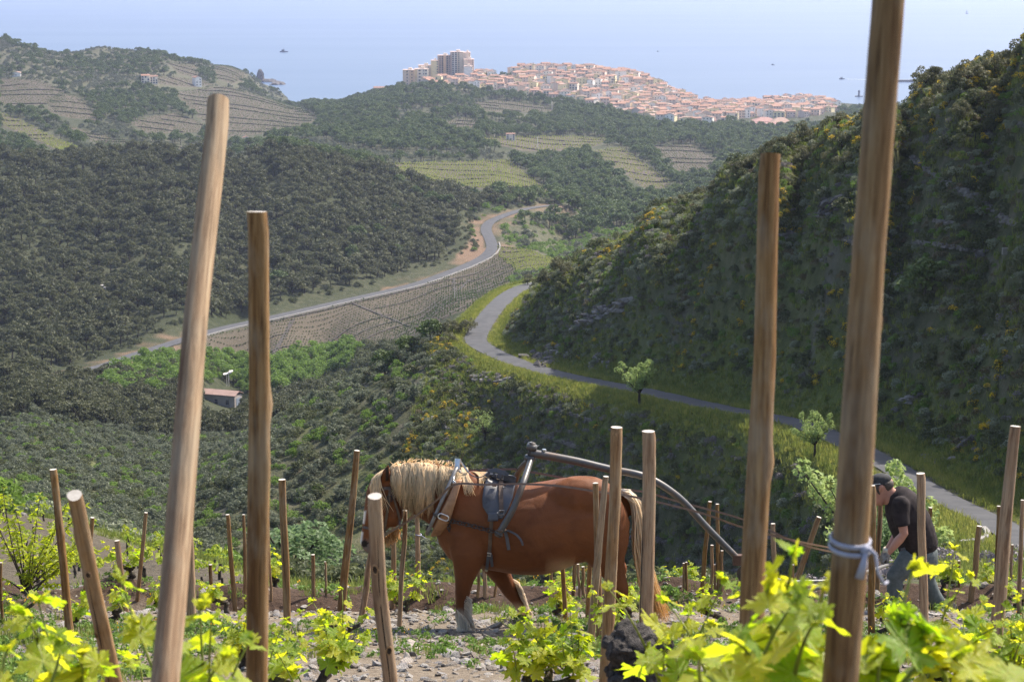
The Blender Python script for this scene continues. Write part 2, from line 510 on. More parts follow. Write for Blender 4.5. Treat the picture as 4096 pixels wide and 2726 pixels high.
flo = ((yy > 480) & (yy < 1180) & (px < 500)).astype(float) * (0.75 + nz2) + ((yy >= 1180) & (py > 90)) * (0.55 + nz2 * 1.5)
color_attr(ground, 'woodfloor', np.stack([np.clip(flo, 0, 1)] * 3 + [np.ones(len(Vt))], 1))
m, n, b, l = new_mat('hillside_earth')
at_ = n.nodes.new('ShaderNodeVertexColor'); at_.layer_name = 'cover'
sp = n.nodes.new('ShaderNodeSeparateColor'); l.new(at_.outputs['Color'], sp.inputs[0])
gpos = n.nodes.new('ShaderNodeNewGeometry').outputs['Position']
n1 = noise(n, 0.35, 6, 0.65, gpos); n2 = noise(n, 2.2, 5, 0.7, gpos); n3 = noise(n, 0.06, 4, 0.6, gpos)
scrub = ramp(n, [(0.30, (0.045, 0.050, 0.026)), (0.5, (0.078, 0.080, 0.045)), (0.68, (0.125, 0.108, 0.082))])
l.new(n1.outputs['Fac'], scrub.inputs['Fac'])
soil = ramp(n, [(0.3, (0.072, 0.060, 0.044)), (0.7, (0.118, 0.099, 0.074))]); l.new(n2.outputs['Fac'], soil.inputs['Fac'])
grs = ramp(n, [(0.3, (0.065, 0.085, 0.022)), (0.55, (0.12, 0.14, 0.035)), (0.75, (0.19, 0.18, 0.06))]); l.new(n1.outputs['Fac'], grs.inputs['Fac'])
rck = ramp(n, [(0.3, (0.09, 0.08, 0.07)), (0.7, (0.20, 0.175, 0.155))]); l.new(n2.outputs['Fac'], rck.inputs['Fac'])
redc = ramp(n, [(0.3, (0.12, 0.078, 0.052)), (0.7, (0.22, 0.15, 0.10))]); l.new(n2.outputs['Fac'], redc.inputs['Fac'])
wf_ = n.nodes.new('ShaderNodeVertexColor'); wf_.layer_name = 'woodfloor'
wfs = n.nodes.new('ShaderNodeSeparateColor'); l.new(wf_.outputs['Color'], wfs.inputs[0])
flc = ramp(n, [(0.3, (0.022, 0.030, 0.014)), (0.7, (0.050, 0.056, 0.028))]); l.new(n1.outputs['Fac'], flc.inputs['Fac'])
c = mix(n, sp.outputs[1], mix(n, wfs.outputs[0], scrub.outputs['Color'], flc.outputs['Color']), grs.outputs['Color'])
c = mix(n, sp.outputs[2], c, rck.outputs['Color'])
c = mix(n, at_.outputs['Alpha'], c, redc.outputs['Color'])
c = mix(n, sp.outputs[0], c, soil.outputs['Color'])
l.new(c, b.inputs['Base Color'])
b.inputs['Roughness'].default_value = 0.95
b.inputs['Specular IOR Level'].default_value = 0.1
bump(n, n2.outputs['Fac'], 0.8, 0.5, b)
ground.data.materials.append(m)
# ---- roads as sheets on their shelves
def road(name, r, half, mat, lift, label=None):
    t = np.gradient(r[:, :2], axis=0); t /= np.linalg.norm(t, axis=1)[:, None] + 1e-9
    nrm = np.stack([-t[:, 1], t[:, 0]], 1)
    offs = np.linspace(-half, half, 5)
    V = []
    wid = np.interp(r[:, 1], [90, 150, 240], [0.62, 0.66, 1.0]) if half < 2.5 else np.ones(len(r))
    for o_ in offs:
        xy = r[:, :2] + nrm * (o_ * wid)[:, None]
        V.append(np.column_stack([xy, r[:, 2] + lift + 0.06 * (1 - (o_ / half) ** 2)]))
    V = np.array(V); k, mm = V.shape[:2]
    ii = np.arange(k * mm).reshape(k, mm)
    q = np.stack([ii[:-1, :-1].ravel(), ii[:-1, 1:].ravel(), ii[1:, 1:].ravel(), ii[1:, :-1].ravel()], 1)[:, ::-1]
    o = fast_mesh(name, V.reshape(-1, 3), q, mat, smooth=True)
    return grp(o, kind='structure')
asphalt = noisy_mat('asphalt', (0.050, 0.050, 0.054), (0.080, 0.079, 0.082), 0.5, 0.85, 0.3, 0.01, spec=0.25)
road('road', RN, 1.95, asphalt, 0.10)
road('road', RV, 2.9, asphalt, 0.25)
chalk = noisy_mat('pale_roadside_stone', (0.20, 0.19, 0.175), (0.29, 0.27, 0.25), 2.0)
# ---- sea
m, n, b, l = new_mat('sea_water')
pos = n.nodes.new('ShaderNodeNewGeometry').outputs['Position']
mp = n.nodes.new('ShaderNodeMapping'); mp.inputs['Scale'].default_value = (0.0006, 0.0035, 1)
l.new(pos, mp.inputs['Vector'])
t = noise(n, 1.0, 4, 0.55, mp.outputs['Vector'], 0.6)
rr = n.nodes.new('ShaderNodeMapRange'); rr.inputs['From Min'].default_value = 0.35; rr.inputs['From Max'].default_value = 0.65
rr.inputs['To Min'].default_value = 0.30; rr.inputs['To Max'].default_value = 0.32
l.new(t.outputs['Fac'], rr.inputs['Value']); l.new(rr.outputs['Result'], b.inputs['Roughness'])
b.inputs['Base Color'].default_value = (0.035, 0.07, 0.14, 1)
b.inputs['IOR'].default_value = 1.33
mp2 = n.nodes.new('ShaderNodeMapping'); mp2.inputs['Scale'].default_value = (0.05, 0.12, 1)
l.new(pos, mp2.inputs['Vector'])
t2 = noise(n, 1.0, 6, 0.7, mp2.outputs['Vector'])
bump(n, t2.outputs['Fac'], 0.10, 1.0, b)
sx = np.concatenate([np.linspace(-9000, 9000, 60)]); sy = np.geomspace(1500, 24000, 60)
SX, SY = np.meshgrid(sx, sy)
ii = np.arange(SX.size).reshape(SX.shape)
q = np.stack([ii[:-1, :-1].ravel(), ii[:-1, 1:].ravel(), ii[1:, 1:].ravel(), ii[1:, :-1].ravel()], 1)
sea = fast_mesh('sea', np.stack([SX.ravel(), SY.ravel(), np.zeros(SX.size)], 1), q, m, smooth=True)
grp(sea, kind='structure')
# ================================================================== VEGETATION OF THE HILLS
proto = bpy.data.collections.new('plant_kinds')      # never linked to the scene: only holds the shapes that the stuff uses
bark = noisy_mat('bark', (0.045, 0.035, 0.028), (0.11, 0.09, 0.075), 3.0, 0.95, 0.6, 0.05)
bark_dark = noisy_mat('cork_bark', (0.02, 0.016, 0.014), (0.06, 0.045, 0.035), 3.0, 0.95, 0.6, 0.05)
L_oak = leaf_mat('oak_leaves', (0.048, 0.058, 0.024), (0.125, 0.130, 0.058), 0.35)
L_holm = leaf_mat('holm_oak_leaves', (0.0675, 0.0776, 0.0371), (0.1941, 0.1856, 0.0929), 0.38)
L_pine = leaf_mat('pine_needles', (0.060, 0.098, 0.028), (0.130, 0.172, 0.050), 0.32)
L_shrub = leaf_mat('maquis_leaves', (0.0562, 0.0702, 0.0316), (0.1404, 0.1544, 0.0667), 0.38)
L_brown = leaf_mat('heath_leaves', (0.0945, 0.0794, 0.0416), (0.1985, 0.1607, 0.085), 0.35)
L_grey = leaf_mat('cistus_leaves', (0.1573, 0.1782, 0.1153), (0.3144, 0.3353, 0.2202), 0.38)
L_olive = leaf_mat('olive_leaves', (0.0945, 0.1107, 0.0675), (0.1688, 0.189, 0.1188), 0.38)
L_fresh = leaf_mat('fresh_leaves', (0.1013, 0.1688, 0.0297), (0.2025, 0.3038, 0.0607), 0.50)
L_lime = leaf_mat('young_leaves', (0.24, 0.33, 0.10), (0.40, 0.48, 0.17), 0.45)
L_yellow = leaf_mat('gorse_flowers', (0.55, 0.36, 0.012), (0.78, 0.56, 0.03), 0.3)
L_lav = leaf_mat('dry_heath', (0.1377, 0.1215, 0.1215), (0.243, 0.2106, 0.2187), 0.2)
def leaf_cloud(r, cl, nl, leaf, out=0.75):
    """leaf-sized faces over the shells of clumps cl = [(x,y,z,rx,rz)]; returns verts, quads"""
    cl = np.array(cl)
    wts = cl[:, 3] ** 2; wts /= wts.sum()
    ci = r.choice(len(cl), nl, p=wts)
    dr = r.normal(size=(nl, 3)); dr /= np.linalg.norm(dr, axis=1)[:, None]
    dr[:, 2] = np.where(dr[:, 2] < -0.55, -dr[:, 2], dr[:, 2])
    rad = 0.72 + 0.34 * r.random(nl)
    P = cl[ci, :3] + dr * rad[:, None] * np.column_stack([cl[ci, 3], cl[ci, 3], cl[ci, 4]])
    nrm = dr * out + r.normal(size=(nl, 3)) * 0.55
    nrm /= np.linalg.norm(nrm, axis=1)[:, None]
    a = np.cross(nrm, r.normal(size=(nl, 3))); a /= np.linalg.norm(a, axis=1)[:, None] + 1e-9
    b_ = np.cross(nrm, a)
    s = leaf * (0.6 + 0.8 * r.random(nl))[:, None]
    V = np.stack([P - a * s, P - b_ * s * 0.62 + nrm * s * 0.15, P + a * s, P + b_ * s * 0.62 + nrm * s * 0.15], 1).reshape(-1, 3)
    Q = np.arange(nl * 4).reshape(-1, 4)
    return V, Q
def dome(r, n, R_, H, z0, cr, flat=0.8, hollow=0.0):
    out = []
    for k in range(n):
        a = r.random() * 2 * math.pi
        q = math.sqrt(hollow + (1 - hollow) * r.random())
        rr_ = q * R_
        zz = z0 + H * (1 - q ** 2) * (0.55 + 0.45 * r.random())
        c_ = cr * (0.65 + 0.6 * r.random())
        out.append((rr_ * math.cos(a), rr_ * math.sin(a), zz, c_, c_ * flat))
    return out
def limb_mesh(r, h, rad, top, nb=4, spread=1.2, lean=0.2):
    mb = MB()
    lx, ly = r.normal(0, lean, 2)
    pts = [(0, 0, -0.4), (lx * 0.3, ly * 0.3, h * 0.4), (lx, ly, h)]
    mb.tube(pts, [rad * 1.25, rad, rad * 0.75], 6, caps=False)
    for k in range(nb):
        a = 2 * math.pi * k / nb + r.random()
        e = spread * (0.6 + 0.6 * r.random())
        mb.tube([(lx, ly, h * 0.95), (lx + e * 0.5 * math.cos(a), ly + e * 0.5 * math.sin(a), h + (top - h) * 0.45), (lx + e * math.cos(a), ly + e * math.sin(a), top)], [rad * 0.6, rad * 0.42, rad * 0.2], 5, caps=False)
    return mb
KINDS = {}
def kind(name, n, make):
    """n variants; each gives (trunk MB or None, [(V, Q, material), ...])"""
    out = []
    for i in range(n):
        r = np.random.default_rng(abs(hash(name)) % 1000 + i * 13 if False else sum(map(ord, name)) + i * 13)
        tr, leaves = make(r)
        mats, V, Qs, MI, base = [], [], [], [], 0
        if tr is not None:
            v = np.array(tr.v); mats.append(tr.mat); V.append(v)
            q = [f if len(f) == 4 else (f[0], f[1], f[2], f[-1]) for f in tr.f]
            Qs.append(np.array(q)); MI += [0] * len(q); base = len(v)
        for lv, lq, lm in leaves:
            mats.append(lm); V.append(lv); Qs.append(lq + base); base += len(lv); MI += [len(mats) - 1] * len(lq)
        whole = fast_mesh(name, np.concatenate(V), np.concatenate(Qs), mats, mi=MI, link=False)
        whole.name = '%s_kind_%02d' % (name, i)
        tm = cm = None
        if tr is not None:
            t_ = tr.build('trunk', [tr.mat], link=False, smooth=True); tm = t_.data; bpy.data.objects.remove(t_)
            V2, Q2, MI2, b2, m2 = [], [], [], 0, []
            for lv, lq, lm in leaves:
                m2.append(lm); V2.append(lv); Q2.append(lq + b2); b2 += len(lv); MI2 += [len(m2) - 1] * len(lq)
            c_ = fast_mesh('crown', np.concatenate(V2), np.concatenate(Q2), m2, mi=MI2, link=False); cm = c_.data; bpy.data.objects.remove(c_)
        out.append((whole, tm, cm))
    c_ = bpy.data.collections.new('kind_' + name)
    for o, _, _ in out: c_.objects.link(o)
    KINDS[name] = (c_, out)
def mk_tree(h, Rr, H, nclump, cr, nl, leaf, lm, bm, trad=0.16, flat=0.8, hollow=0.0, spread=None):
    def f(r):
        s = 0.85 + 0.3 * r.random()
        t = limb_mesh(r, h * s, trad, h * s + H * 0.5, 5, spread or Rr * 0.6)
        t.mat = bm
        cl = dome(r, nclump, Rr, H, h * s, cr, flat, hollow)
        V, Q = leaf_cloud(r, cl, nl, leaf)
        return t, [(V, Q, lm)]
    return f
def mk_bush(Rr, H, nclump, cr, nl, leaf, lm, flower=0, z0=0.0, lm2=None, flat=0.85):
    def f(r):
        cl = dome(r, nclump, Rr, H, z0 + cr * 0.3, cr, flat)
        V, Q = leaf_cloud(r, cl, nl, leaf)
        out = [(V, Q, lm)]
        if flower:
            top = [(c[0], c[1], c[2] + 0.12, c[3] * 1.05, c[4] * 1.05) for c in cl if c[2] > z0 + H * 0.25] or cl
            top = [top[i] for i in r.choice(len(top), max(2, len(top) * 2 // 3), replace=False)]
            V, Q = leaf_cloud(r, top, flower, leaf * 0.85)
            out.append((V, Q, lm2))
        return None, out
    return f
kind('cork_oak', 7, mk_tree(2.3, 2.7, 3.0, 13, 1.15, 700, 0.30, L_oak, bark_dark, 0.2))
kind('holm_oak', 6, mk_tree(1.3, 2.5, 2.9, 20, 0.85, 1900, 0.15, L_holm, bark_dark, 0.16))
kind('umbrella_pine', 6, mk_tree(3.2, 3.4, 3.4, 26, 1.15, 900, 0.34, L_pine, bark, 0.2, 0.75))
kind('olive_tree', 5, mk_tree(0.8, 1.7, 1.9, 10, 0.8, 500, 0.19, L_olive, bark, 0.12))
kind('valley_tree', 5, mk_tree(1.4, 2.6, 3.4, 14, 1.15, 700, 0.27, L_fresh, bark, 0.14))
kind('cypress', 2, lambda r: (lambda t: (setattr(t, 'mat', bark), (t, [leaf_cloud(r, [(0, 0, 1 + k * 1.0, 0.95 * (1 - k / 9.5) + 0.15, 1.0) for k in range(9)], 500, 0.3) + (L_pine,)]))[1])(limb_mesh(r, 1.2, 0.15, 2, 2, 0.2)))
kind('shrub', 7, mk_bush(0.85, 0.75, 8, 0.42, 420, 0.095, L_shrub))
kind('heath_shrub', 5, mk_bush(0.75, 0.7, 7, 0.38, 340, 0.09, L_brown))
kind('grey_shrub', 5, mk_bush(0.75, 0.6, 7, 0.38, 380, 0.085, L_grey))
kind('green_shrub', 5, mk_bush(0.8, 0.65, 7, 0.40, 380, 0.10, L_fresh))
kind('dry_shrub', 3, mk_bush(0.6, 0.4, 6, 0.3, 240, 0.075, L_lav))
kind('gorse_bush', 5, mk_bush(0.7, 0.8, 7, 0.36, 260, 0.085, L_shrub, 190, lm2=L_yellow))
kind('tall_shrub', 6, mk_bush(1.5, 1.5, 12, 0.7, 620, 0.17, L_olive))
kind('dark_tall_shrub', 6, mk_bush(1.6, 1.7, 12, 0.75, 650, 0.18, L_shrub))
# grass tufts for banks and verges
def mk_grass(nb, hgt, sprd, lm):
    def f(r):
        V = []
        for k in range(nb):
            a = r.random() * 6.283; q = sprd * math.sqrt(r.random()); x, y = q * math.cos(a), q * math.sin(a)
            b_ = r.random() * 6.283; hh = hgt * (0.5 + 0.8 * r.random()); wv = 0.022 * hgt / 0.3
            lx, ly = math.cos(b_) * hh * 0.45, math.sin(b_) * hh * 0.45
            dx, dy = -math.sin(b_) * wv, math.cos(b_) * wv
            V += [(x - dx, y - dy, -0.03), (x + dx, y + dy, -0.03), (x + lx + dx * 0.3, y + ly + dy * 0.3, hh), (x + lx - dx * 0.3, y + ly - dy * 0.3, hh)]
        return None, [(np.array(V), np.arange(len(V)).reshape(-1, 4), lm)]
    return f
L_grass = leaf_mat('grass_blades', (0.10, 0.15, 0.025), (0.26, 0.27, 0.07), 0.45)
L_grassy = leaf_mat('verge_blades', (0.15, 0.20, 0.03), (0.36, 0.34, 0.09), 0.5)
kind('grass_tuft', 4, mk_grass(34, 0.45, 0.45, L_grass))
kind('verge_tuft', 4, mk_grass(34, 0.42, 0.45, L_grassy))

_gn = {}
def scatter_tree(c_):
    if c_.name in _gn: return _gn[c_.name]
    g = bpy.data.node_groups.new('spread_' + c_.name, 'GeometryNodeTree')
    g.interface.new_socket('Geometry', in_out='INPUT', socket_type='NodeSocketGeometry')
    g.interface.new_socket('Geometry', in_out='OUTPUT', socket_type='NodeSocketGeometry')
    N = g.nodes.new
    gi, go = N('NodeGroupInput'), N('NodeGroupOutput')
    ci = N('GeometryNodeCollectionInfo'); ci.inputs['Collection'].default_value = c_
    ci.inputs['Separate Children'].default_value = True; ci.inputs['Reset Children'].default_value = True
    ip = N('GeometryNodeInstanceOnPoints'); ip.inputs['Pick Instance'].default_value = True
    def attr(nm, t):
        a = N('GeometryNodeInputNamedAttribute'); a.data_type = t; a.inputs['Name'].default_value = nm
        return a.outputs[0]
    g.links.new(gi.outputs[0], ip.inputs['Points'])
    g.links.new(ci.outputs[0], ip.inputs['Instance'])
    g.links.new(attr('vi', 'INT'), ip.inputs['Instance Index'])
    g.links.new(attr('rot', 'FLOAT_VECTOR'), ip.inputs['Rotation'])
    g.links.new(attr('sc', 'FLOAT_VECTOR'), ip.inputs['Scale'])
    g.links.new(ip.outputs[0], go.inputs[0])
    _gn[c_.name] = g
    return g
def scatter(name, kname, P, sc, rot=None, vi=None):
    if len(P) == 0: return None
    c_, var = KINDS[kname]
    n_ = len(P)
    me = bpy.data.meshes.new(name)
    me.vertices.add(n_); me.vertices.foreach_set('co', np.ascontiguousarray(P, dtype=np.float32).ravel())
    if vi is None: vi = rng.integers(0, len(var), n_)
    if rot is None: rot = np.column_stack([rng.normal(0, 0.06, n_), rng.normal(0, 0.06, n_), rng.random(n_) * 6.283])
    sc = np.asarray(sc, float)
    if sc.ndim == 1: sc = np.column_stack([sc, sc, sc * (0.85 + 0.3 * rng.random(n_))])
    a = me.attributes.new('vi', 'INT', 'POINT'); a.data.foreach_set('value', np.ascontiguousarray(vi, dtype=np.int32))
    a = me.attributes.new('rot', 'FLOAT_VECTOR', 'POINT'); a.data.foreach_set('vector', np.ascontiguousarray(rot, dtype=np.float32).ravel())
    a = me.attributes.new('sc', 'FLOAT_VECTOR', 'POINT'); a.data.foreach_set('vector', np.ascontiguousarray(sc, dtype=np.float32).ravel())
    o = bpy.data.objects.new(name, me); col.objects.link(o)
    md = o.modifiers.new('spread', 'NODES'); md.node_group = scatter_tree(c_)
    grp(o, kind='stuff')
    return o
def plant_copy(kname, name, p, s, label, cat, group, parts=False, i=None, rz=None):
    c_, var = KINDS[kname]
    whole, tm, cm = var[rng.integers(0, len(var)) if i is None else i % len(var)]
    rz = rng.random() * 6.283 if rz is None else rz
    if parts and tm is not None:
        o = empty(name, p, rz=rz)
        for nm, me in (('trunk', tm), ('crown', cm)):
            c2 = bpy.data.objects.new(nm, me); col.objects.link(c2); c2.parent = o
    else:
        o = bpy.data.objects.new(name, whole.data); col.objects.link(o)
        o.location = p; o.rotation_euler = (0, 0, rz)
    o.scale = (s, s, s * (0.9 + 0.2 * rng.random())) if not isinstance(s, tuple) else s
    return grp(o, label, cat, group)
# what the first hills hide
_sl = (Z - CZ) / Y
_cm = np.maximum.accumulate(_sl, axis=0)
def visible(x, y, z, tall):
    t = np.clip(np.searchsorted(tt, x / y), 1, len(tt) - 1)
    j = np.clip(np.searchsorted(dd, y) - 2, 0, len(dd) - 1)
    return (z + tall - CZ) / y > _cm[j, t] - 0.0005
def sample(d0, d1, step, tmax=0.34, tmin=-0.34):
    """jittered points about `step` metres apart between two distances"""
    ys = np.arange(d0, d1, step)
    xs = np.arange(tmin * d1, tmax * d1, step)
    GX, GY = np.meshgrid(xs, ys)
    GX = GX + rng.uniform(-.5, .5, GX.shape) * step; GY = GY + rng.uniform(-.5, .5, GY.shape) * step
    k = (GX / GY > tmin) & (GX / GY < tmax)
    x, y = GX[k], GY[k]
    z = height(x, y)
    px, py = proj(x, y, z)
    dn, _ = road_dist(x, y, RN); dv, _ = road_dist(x, y, RV)
    return dict(x=x, y=y, z=z, px=px, py=py, dn=dn, dv=dv, vine=vineyard_mask(px, py, y), r=rng.random(len(x)))
def choose(S, m):
    return {k: v[m] for k, v in S.items()}
def place(px, py):
    a = 'far left' if px < 165 else 'between left stakes' if px < 262 else 'left of centre' if px < 400 else 'centre' if px < 600 else 'right of centre' if px < 752 else 'between right stakes' if px < 860 else 'far right'
    return a
def planting(kname, name, S, smin, smax, tall, label, cat, group, cap=300, stuff=None, parts_px=0, expo=1.0):
    """the largest in the picture become things of their own, the rest one mass"""
    n_ = len(S['x'])
    if n_ == 0: return
    sc = smin + (smax - smin) * rng.random(n_) ** expo
    app = tall * sc / S['y'] * F
    ok = visible(S['x'], S['y'], S['z'], tall * sc) & (S['px'] > -10) & (S['px'] < 1034) & (S['py'] > -20) & (S['py'] < 690)
    app = np.where(ok, app, 0)
    order = np.argsort(-app)
    nind = min(cap, int((app > 0).sum()))
    P = np.column_stack([S['x'], S['y'], S['z'] - 0.05])
    for i in order[:nind]:
        lb = (label(S['px'][i], S['py'][i], S['y'][i]) if callable(label) else label) + ', ' + place(S['px'][i], S['py'][i])
        plant_copy(kname, name, P[i], float(sc[i]), lb, cat, group, parts=app[i] > parts_px > 0)
    rest = order[nind:]
    if len(rest): scatter((stuff or name + '_mass'), kname, P[rest], sc[rest])
    return order[:nind]
# ---------------------------------------------------------------- slopes on the right and below the road
def spur(S):
    return (S['y'] > 75) & (S['y'] < 480) & (((S['px'] > 215) & (S['py'] < 1000) & (S['x'] > -0.13 * S['y'] + np.clip((S['y'] - 200) * 0.22, -20, 30))))
S = sample(75, 470, 0.80, 0.38, -0.30)
clear = (S['dn'] > 3.4)
onspur = spur(S)
n1_ = fbm(S['x'] / 14, S['y'] / 14, 3); n2_ = fbm(S['x'] / 30 + 5, S['y'] / 30, 3); n3_ = fbm(S['x'] / 8 + 50, S['y'] / 8, 2)
base = clear & onspur & (S['y'] > 112)
road_side = S['dn'] < 5.5
grassy = road_side | (n2_ > 0.07)
pick = S['r']
A = choose(S, base & ~road_side & (pick < np.where(n2_ > 0.07, 0.40, 0.74)))
typ = rng.random(len(A['x']))
n1a = fbm(A['x'] / 14, A['y'] / 14, 3); n3a = fbm(A['x'] / 11 + 50, A['y'] / 11, 3)
below = A['py'] > np.interp(A['px'], [200, 465, 500, 565, 652, 747, 850, 1017], [300, 342, 358, 376, 393, 413, 445, 535])   # under the road
left_ = ~below & (A['px'] < 770 - (A['py'] - 150) * 0.25)
gor = (n3a > 0.10) & (typ < 0.42)
gor2 = ~gor & (typ > 0.985)
u_ = rng.random(len(A['x'])) + n1a * 0.5
free = ~gor & ~gor2
# shares of dark, brown, pale, green; what is left is dry heath
sh = np.where(below[:, None], [[.26, .34, .46, .60]], np.where(left_[:, None], [[.26, .36, .72, .90]], [[.34, .50, .74, .92]]))  # left_: larger pale share also imitates sunlit crowns in leaf colour
sh = np.where((below & (A['px'] < 440))[:, None], [[.30, .40, .70, .92]], sh)
dk = free & (u_ < sh[:, 0]); bw = free & ~dk & (u_ < sh[:, 1]); gy = free & ~dk & ~bw & (u_ < sh[:, 2]); gn = free & ~dk & ~bw & ~gy & (u_ < sh[:, 3])
dr = free & ~dk & ~bw & ~gy & ~gn
lab = lambda what: (lambda px, py, y: what + (' above the near road' if py < 640 and y > 0 and (px > 560 and py < 330 + (px - 560) * 0.35) else ' below the near road'))
planting('gorse_bush', 'gorse_bush', choose(A, gor | gor2), 0.45, 0.95, 1.3, lab('yellow flowering gorse bush'), 'bush', 'gorse bushes in flower', stuff='gorse_far')
planting('shrub', 'shrub', choose(A, dk), 0.40, 1.5, 1.2, lab('dark green shrub'), 'shrub', 'dark shrubs on the slopes', stuff='shrub_cover', expo=1.9)
planting('heath_shrub', 'heath_shrub', choose(A, bw), 0.35, 1.0, 1.1, lab('brownish heath shrub'), 'shrub', 'brown heath shrubs', stuff='heath_cover', expo=1.5)
planting('grey_shrub', 'grey_shrub', choose(A, gy), 0.40, 1.25, 1.0, lab('pale grey-green rockrose shrub'), 'shrub', 'pale rockrose shrubs', stuff='rockrose_cover', expo=1.3)
planting('green_shrub', 'green_shrub', choose(A, gn), 0.35, 0.95, 1.0, lab('fresh green shrub'), 'shrub', 'fresh green shrubs', cap=200, stuff='green_cover', expo=1.3)
B = choose(A, dr); scatter('dry_heath', 'dry_shrub', np.column_stack([B['x'], B['y'], B['z']]), 0.5 + 0.6 * rng.random(len(B['x'])))
# grass on banks and verges
B = sample(100, 420, 0.62, 0.36, -0.08)
nb_ = fbm(B['x'] / 9, B['y'] / 9, 3)
B = choose(B, (B['dn'] > np.interp(B['y'], [90, 150, 240], [1.6, 1.7, 2.3])) & (B['dn'] < 8.5) & spur(B) & (B['r'] < np.clip(1.35 - B['dn'] / 7 + nb_, 0, 1)))
scatter('verge_grass', 'verge_tuft', np.column_stack([B['x'], B['y'], B['z']]), 0.5 + 0.7 * rng.random(len(B['x'])))
B = choose(S, base & (pick > np.where(grassy, 0.20, 0.40))); scatter('slope_grass', 'grass_tuft', np.column_stack([B['x'], B['y'], B['z']]), 0.7 + 0.8 * rng.random(len(B['x'])))
# green tangle in the hollow just past the vineyard
B = choose(S, onspur & (S['y'] > 75) & (S['y'] <= 112) & (pick < 0.4) & (S['px'] < 760))
B2 = choose(B, B['r'] < 0.24); B = choose(B, B['r'] >= 0.24)
planting('shrub', 'hollow_dark_shrub', B2, 0.7, 1.5, 1.2, 'dark shrub in the hollow past the vineyard', 'shrub', 'dark shrubs in the hollow', cap=80, stuff='hollow_dark')
planting('green_shrub', 'hollow_shrub', B, 0.6, 1.3, 1.0, 'bright green shrub in the hollow past the vineyard', 'shrub', 'green shrubs in the hollow', cap=120, stuff='hollow_green')
# ---------------------------------------------------------------- maquis on the left, oaks above it
S = sample(76, 720, 2.3, -0.02, -0.36)
lefts = (~spur(S)) & (S['dv'] > 6) & ~inpoly(S['px'], S['py'], [(198,384),(244,384),(244,426),(198,426)])
nn = fbm(S['x'] / 40, S['y'] / 40, 3)
low = lefts & (S['y'] < 520)
far_ = lefts & (S['y'] >= 520) & (S['y'] < 660)
t_ = S['r']
planting('tall_shrub', 'olive_shrub', choose(S, low & (S['y'] > 150) & (t_ < 0.42)), 0.4, 1.1, 2.6, 'grey-green rounded shrub on the left slope', 'shrub', 'grey-green shrubs on the left slope', stuff='scrub_cover')
planting('dark_tall_shrub', 'dark_shrub', choose(S, low & (S['y'] > 150) & (t_ > 0.42) & (t_ < 0.62)), 0.35, 0.95, 2.8, 'dark shrub in the grey-green left scrub', 'shrub', 'dark shrubs on the left slope', stuff='dark_scrub_cover')
planting('green_shrub', 'light_shrub', choose(S, low & (t_ > 0.62) & (t_ < 0.80)), 0.8, 1.7, 1.0, 'light green low shrub in the left scrub', 'shrub', 'light green shrubs on the left slope', cap=150, stuff='light_scrub_cover')
planting('grey_shrub', 'pale_shrub', choose(S, low & (S['y'] <= 150) & (t_ < .6)), 0.5, 1.1, 1.0, 'pale grey-green low shrub past the lower plot', 'shrub', 'low shrubs past the plot', cap=60, stuff='low_pale_cover')
planting('cork_oak', 'cork_oak', choose(S, far_ & (S['px'] < 330) & (t_ < 0.26)), 0.7, 1.15, 6.5, 'gnarled cork oak below the left scrub slope', 'oak tree', 'cork oaks at the foot of the scrub slope', cap=70, stuff='cork_oak_scrub', parts_px=16)
planting('tall_shrub', 'foot_shrub', choose(S, far_ & (t_ > 0.5)), 0.6, 1.2, 2.6, 'grey-green shrub among the cork oaks at the slope foot', 'shrub', 'shrubs among the cork oaks', cap=100, stuff='foot_scrub_cover')
# ---------------------------------------------------------------- the green belt along the stream
S = sample(480, 800, 4.2, 0.0, -0.30)
belt = inpoly(S['px'], S['py'], [(95,398),(120,372),(160,362),(210,356),(275,362),(345,347),(362,352),(345,372),(290,388),(215,398),(150,398)]) & (S['dv'] > 7) & ~inpoly(S['px'], S['py'], [(198,384),(244,384),(244,416),(198,416)])
planting('valley_tree', 'valley_tree', choose(S, belt & (S['r'] < 0.9)), 0.8, 1.35, 6.0, 'light green leafy tree on the valley floor', 'tree', 'light green trees on the valley floor', cap=160, stuff='valley_tree_mass', parts_px=22)
edge = (S['px'] > 258) & (S['y'] > 560) & (S['vine'] == 0) & ~belt & (S['r'] < 0.55) & (S['dv'] > 9) & (S['py'] > 342)
planting('dark_tall_shrub', 'streamside_shrub', choose(S, edge), 0.9, 1.7, 2.8, 'dark bush at the lower edge of the terraced vineyard', 'bush', 'dark bushes below the vineyard', cap=80, stuff='streamside_mass')
